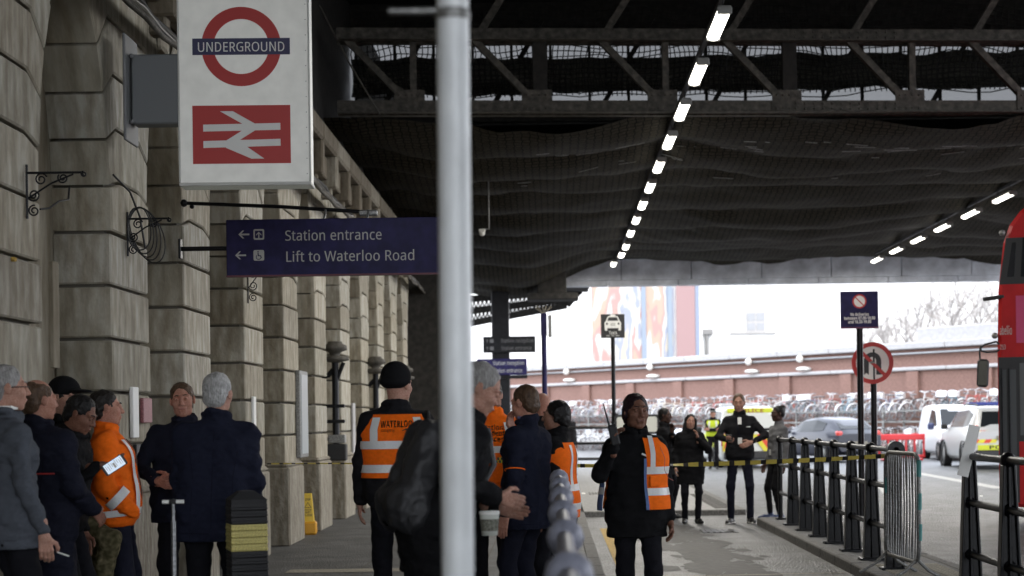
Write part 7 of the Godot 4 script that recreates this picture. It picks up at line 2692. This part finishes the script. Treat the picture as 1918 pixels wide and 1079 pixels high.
	# 11 stooping man with the backpack
	b = who("grey haired person in black stooping behind the white pole, backpack on", 905, 703, 7.7, 112, {"skin": pale, "hair": h_grey, "style": "short", "top": black, "legs": trouser, "build": 1.06, "thick": 0.02, "lean": 20.0, "hpitch": 22.0, "hyaw": -20.0, "hem": 0.72, "rise": 0.10, "hipx": 0.03, "hipz": -0.25, "rp": [926, 930, 7.5], "lp": [924, 950, 7.8], "rdir": Vector3(-0.1, -0.25, 1.0), "ldir": Vector3(0.1, -0.2, 1.0), "rpalm": Vector3(1.0, 0, -0.2), "lpalm": Vector3(-1.0, 0, -0.2), "rthumb": Vector3(0, 1, 0), "lthumb": Vector3(0, 1, 0), "rcurl": 0.6, "lcurl": 0.6, "re": Vector3(-0.6, -1.0, -0.5), "le": Vector3(0.6, -1.0, -0.5), "feet": [[0.1, -0.12, 8.0], [-0.1, -0.2, -8.0]]})
	var bag := Field.new()
	var bt: Callable = b.T
	for sx in [-1, 1]: bag.cap(bt.call(Vector3(sx * 0.08, 0.38, -0.17)), bt.call(Vector3(sx * 0.10, 0.02, -0.15)), 0.085, 0.105, 0.06)
	bag.cap(bt.call(Vector3(-0.08, 0.06, -0.22)), bt.call(Vector3(0.08, 0.06, -0.22)), 0.07, -1, 0.05)
	bag.noise = folds(8, 9.0)
	bag.amp = 0.02
	var bo := thing("backpack", "bulky black backpack on the stooping person behind the white pole", "backpack", b.o.position)
	bo.transform = b.o.transform
	var nylon := cloth(lin(0.02, 0.02, 0.022), 0.55)
	nylon.metallic_specular = 0.45
	mesh_of(bag, 0.014, nylon, "pack", bo)
	s = S.new()
	for sx in [-1, 1]:
		var pth := []
		for e in [[0.44, -0.15], [0.53, -0.05], [0.5, 0.07], [0.36, 0.15], [0.2, 0.12], [0.1, -0.02], [0.06, -0.15]]: pth.append(bt.call(Vector3(sx * 0.12, e[0], e[1])))
		s.tube(pth, 0.016, 6)
	put(s, "shoulder_strap", M.black, bo)
	s = S.new()
	s.tube([bt.call(Vector3(-0.03, 0.46, -0.19)), bt.call(Vector3(-0.02, 0.5, -0.21)), bt.call(Vector3(0.02, 0.5, -0.21)), bt.call(Vector3(0.03, 0.46, -0.19))], 0.009, 6)
	put(s, "grab_loop", M.black, bo)
	# the paper cup in the side pouch
	var cq := at(917, 982, 7.3)
	var cup := thing("paper_cup", "pale paper cup with a printed sleeve at the stooping person's side", "cup", cq - Vector3(0, 0.05, 0))
	s = S.new()
	s.lathe([Vector2(0, 0), Vector2(0.036, 0), Vector2(0.045, 0.1), Vector2(0.043, 0.1), Vector2(0.034, 0.004)], 22)
	put(s, "cup", mat(lin(0.5, 0.52, 0.47), 0.6), cup)
	s = S.new()
	s.lathe([Vector2(0.0385, 0.02), Vector2(0.0437, 0.075)], 22)
	put(s, "sleeve", mat(lin(0.3, 0.34, 0.28), 0.7, 0.0, noise_tex(0.03, 0.4, 1.0, 131, 2, 256, Color(1.0, 0.8, 0.75)), Vector3.ONE * 9.0), cup)
	s = S.new()
	s.lathe([Vector2(0.046, 0.096), Vector2(0.048, 0.102), Vector2(0.045, 0.11), Vector2(0, 0.112)], 22)
	put(s, "lid", M.print_white, cup)
	# 16 far figure
	b = who("distant police person in a dark uniform and cap near the far railing", 1064, 769, 41.0, 25, {"skin": tan_, "hair": h_black, "style": "short", "hat": "cap", "top": coal, "legs": trouser, "face": false})
	# 17 the woman with the radio
	b = who("walking person with a radio, open orange vest over a black coat", 1190, 740, 11.0, 9, {"y": 0.0, "skin": brown, "hair": h_plum, "style": "bob", "woman": true, "lip": M.lip_dark, "top": black, "legs": trouser, "build": 1.04, "thick": 0.022, "hem": 0.74, "hyaw": 10.0, "gaze": Vector3(0.003, 0, 0), "head": 1.04, "collar_open": true, "rp": [1150, 838, 10.68], "rdir": Vector3(0.1, 1.0, 0.15), "rpalm": Vector3(0.75, 0.0, 0.65), "rthumb": Vector3(0.5, 0, 0.7), "rcurl": 0.75, "re": Vector3(-0.55, -1.0, -0.1), "lw": Vector3(0.235, 0.82, 0.05), "lcurl": 0.55, "feet": [[0.07, 0.10, 6.0], [-0.09, -0.12, -6.0]], "slim": 0.004})
	vest(b, hiv, tape, 0.0, 0.505, [0.275, 0.125], 0.0, 16.0, 108.0)
	vest(b, hiv, tape, 0.0, 0.49, [0.275, 0.125], 0.0, 108.0, 255.0)
	strap(b, [[0.085, 0.265], [0.09, 0.4], [0.082, 0.52]], 0.036, true, 0.024, tape, "reflective_brace", b.o)
	for e in [[0.19, 0.135, 0.02]]:
		s = S.new()
		var pk: Vector3 = b.torso.hit(b.T.call(Vector3(0.105, 0.2, 0.6)), b.tb * Vector3(0, 0, -1), 0.024, 0.7)
		s.box(pk, Vector3(0.1, 0.07, 0.012), b.tb * Basis(Vector3.UP, 0.5), 0.004)
		put(s, "pocket_flap", hiv, b.o)
	drape(b, -122, -72, -0.005, 0.30, 0.055, blue, "vest_lining", b.o, 8, 10)
	for y in [0.262, 0.11]: drape(b, -122, -72, y, y + 0.05, 0.058, tape, "reflective_band", b.o, 8, 2)
	drape(b, 9, 16, 0.0, 0.36, 0.020, blue, "vest_lining", b.o, 3, 10)
	s = S.new()
	var bz: Vector3 = b.torso.hit(b.T.call(Vector3(0.035, 0.385, 0.6)), b.tb * Vector3(0, 0, -1), 0.012, 0.7)
	s.bar(bz + Vector3(-0.022, 0.009, 0), bz + Vector3(0.022, -0.011, 0.004), 0.012, 0.003, Vector3(0, 0, 1))
	put(s, "name_badge", M.print_white, b.o)
	s = S.new()
	var ec := []
	for e in [[0.14, 0.44], [0.17, 0.36], [0.165, 0.28], [0.2, 0.22], [0.25, 0.2]]: ec.append(b.torso.hit(b.T.call(Vector3(e[0], e[1], 0.6)), b.tb * Vector3(0, 0, -1), 0.055, 0.55))
	s.tube(ec, 0.0022, 5)
	put(s, "ear_cord", mat(lin(0.3, 0.08, 0.06), 0.5), b.o)
	var rp := at(1150, 815, 10.62)
	var ro := hold("two_way_radio", "black two-way radio with a whip antenna in the vest woman's hand", "radio", rp, Basis(Vector3(0, 0, 1), 0.22))
	s = S.new()
	s.box(Vector3(0, 0, 0), Vector3(0.058, 0.14, 0.036), Basis(), 0.008)
	put(s, "body", M.rubber, ro)
	s = S.new()
	s.tube([Vector3(-0.016, 0.07, 0), Vector3(-0.018, 0.14, 0), Vector3(-0.022, 0.225, 0)], [0.007, 0.006, 0.003], 8)
	put(s, "antenna", M.black, ro)
	s = S.new()
	s.lathe([Vector2(0.009, 0.0), Vector2(0.009, 0.02), Vector2(0.0, 0.021)], 10, lift(0.012, 0.07, 0))
	put(s, "knob", M.black, ro)
	# 18 on the phone behind her
	b = who("person in black on the phone, seen in profile behind the vest woman", 1246, 765, 24.2, 66, {"y": 0.0, "skin": deep, "hair": h_black, "style": "short", "top": black, "legs": trouser, "hem": 0.7, "thick": 0.01, "lp": [1259, 812, 24.0], "ldir": Vector3(0.0, 1.0, 0.0), "lpalm": Vector3(-1, 0, 0), "lthumb": Vector3(0, 0, 1), "lcurl": 0.7, "le": Vector3(0.5, -1.0, 0.4)})
	# 19 woman on the phone
	b = who("person with long dark hair in a black coat holding a phone to the ear", 1292, 776, 23.1, 2, {"y": 0.0, "skin": pale, "hair": h_black, "style": "long", "woman": true, "top": black, "legs": trouser, "hem": 0.62, "thick": 0.03, "build": 1.05, "slim": 0.008, "hroll": -6.0, "lp": [1307, 822, 22.95], "ldir": Vector3(-0.1, 1.0, 0.05), "lpalm": Vector3(-1, 0, 0), "lthumb": Vector3(0, 0, 1), "lcurl": 0.7, "le": Vector3(0.8, -1.0, 0.1), "rw": Vector3(-0.25, 0.9, 0.1), "feet": [[0.1, 0.05, 16.0], [-0.1, 0.0, -12.0]]})
	phone("dark phone at the ear of the long haired person", b.o.transform * b.H.call(Vector3(0.098, -0.02, 0.02)), Basis(Vector3.UP, 1.5) * Basis(Vector3(0, 0, 1), 0.3), false)
	# 20 officer
	b = who("police officer in a yellow vest and checked bowler hat with folded arms", 1335, 767, 47.0, -8, {"y": 0.0, "skin": pale, "hair": h_dark, "style": "short", "hat": "bowler", "top": coal, "legs": trouser, "thick": 0.01, "hem": 0.86, "face": false, "rw": Vector3(0.08, 1.14, 0.22), "lw": Vector3(-0.08, 1.16, 0.23), "re": Vector3(-1, -0.6, 0.2), "le": Vector3(1, -0.6, 0.2), "hands": [1, 1]})
	vest(b, hiv_yel, tape, 0.03, 0.49, [0.25], 0.11)
	# 21 the man with the lanyard
	b = who("tall person in a dark zipped jacket with a lanyard, phone in one hand", 1384, 738, 22.95, -4, {"y": 0.0, "skin": pale, "hair": h_brown, "style": "short", "top": coal, "legs": navy, "hem": 0.80, "slim": 0.010, "hyaw": -6.0, "hpitch": 5.0, "sole": M.print_white, "collar_open": true, "rp": [1368, 826, 22.6], "rdir": Vector3(-0.25, 0.1, 1.0), "rpalm": Vector3(0.2, 1.0, 0), "rthumb": Vector3(1, 0, 0), "rcurl": 0.5, "re": Vector3(-1.0, -0.5, -0.3), "lp": [1409, 828, 22.7], "ldir": Vector3(-0.8, -0.3, 0.4), "lpalm": Vector3(-0.3, 0, -1), "le": Vector3(1.0, -0.1, -0.3), "feet": [[0.13, 0.03, 14.0], [-0.13, 0.06, -20.0]]})
	phone("dark phone in the hand of the tall person with the lanyard", b.o.transform * (b.wr[1] + Vector3(-0.02, 0.05, 0.1)), Basis(Vector3.RIGHT, -0.9), false)
	s = S.new()
	var ln := []
	for e in [[-0.05, 0.50], [-0.04, 0.42], [-0.015, 0.3], [0.0, 0.235]]: ln.append(b.torso.hit(b.T.call(Vector3(e[0], e[1], 0.6)), b.tb * Vector3(0, 0, -1), 0.014, 0.7))
	s.tube(ln, 0.005, 5)
	put(s, "lanyard", navy2, b.o)
	s = S.new()
	s.box(b.torso.hit(b.T.call(Vector3(0.0, 0.175, 0.6)), b.tb * Vector3(0, 0, -1), 0.016, 0.7), Vector3(0.06, 0.095, 0.005), b.tb, 0.001)
	put(s, "badge", M.print_white, b.o)
	strap(b, [[0.0, 0.40], [0.0, 0.47], [0.0, 0.545]], 0.05, true, 0.006, M.print_white, "shirt", b.o)
	s = S.new()
	var lg: Vector3 = b.torso.hit(b.T.call(Vector3(0.115, 0.365, 0.6)), b.tb * Vector3(0, 0, -1), 0.012, 0.7)
	s.box(lg, Vector3(0.06, 0.012, 0.003), b.tb)
	put(s, "chest_print", M.print_white, b.o)
	# 22 woman in the grey cardigan
	b = who("person in a grey cardigan with hair tied up, facing left by the railing", 1456, 757, 23.7, -72, {"y": 0.0, "skin": deep, "hair": h_black, "style": "bun", "bun": Vector3(0, 0.08, -0.085), "woman": true, "build": 1.14, "lip": M.lip_dark, "top": grey_knit, "legs": black, "hem": 0.88, "slim": 0.012, "rise": -0.03, "rw": Vector3(-0.26, 0.82, 0.10), "lw": Vector3(0.25, 0.84, 0.02), "shoes": mat(lin(0.015, 0.03, 0.09), 0.5), "feet": [[0.09, 0.02, 8.0], [-0.09, 0.1, -8.0]], "collar": false})
	s = S.new()
	s.box(b.torso.hit(b.T.call(Vector3(0.0, 0.1, 0.6)), b.tb * Vector3(0, 0, -1), 0.012, 0.7), Vector3(0.055, 0.085, 0.006), b.tb, 0.001)
	put(s, "badge", M.print_grey, b.o)

# the sewn lines one sees on a jacket's back: middle seam, yoke, side seams and a hem band
func seams(b: Dictionary, m: Material, y0: float, yoke := true) -> void:
	strap(b, [[0.0, y0], [0.004, 0.2], [0.0, 0.47]], 0.007, false, 0.003, m, "seam", b.o, 24)
	for sd in [-1, 1]: strap(b, [[sd * 0.125, y0], [sd * 0.115, 0.2], [sd * 0.14, 0.36]], 0.006, false, 0.003, m, "seam", b.o, 20)
	drape(b, 100, 260, y0 + 0.035, y0 + 0.043, 0.004, m, "seam", b.o, 26, 1)
	if yoke: drape(b, 110, 250, 0.355, 0.362, 0.004, m, "seam", b.o, 26, 1)

# a reflective vest: the cloth all round (or between two angles), level bands, and braces over the shoulders when bx > 0
func vest(b: Dictionary, m: Material, tape: Material, y0: float, y1: float, bands: Array, bx: float, a0 := 0.0, a1 := 360.0) -> void:
	var v := drape(b, a0, a1, y0, y1, 0.018, m, "vest", b.o, int((a1 - a0) / 7.5), 26)
	for y in bands: drape(b, a0, a1, y - 0.026, y + 0.026, 0.0215, tape, "reflective_band", v, int((a1 - a0) / 7.5), 3)
	if bx > 0.0:
		for sd in [-1, 1]:
			for front in [true, false]:
				strap(b, [[sd * bx, bands[0]], [sd * bx, bands[0] + 0.1], [sd * bx * 0.86, y1 - 0.02]], 0.05, front, 0.0215, tape, "reflective_brace", v)
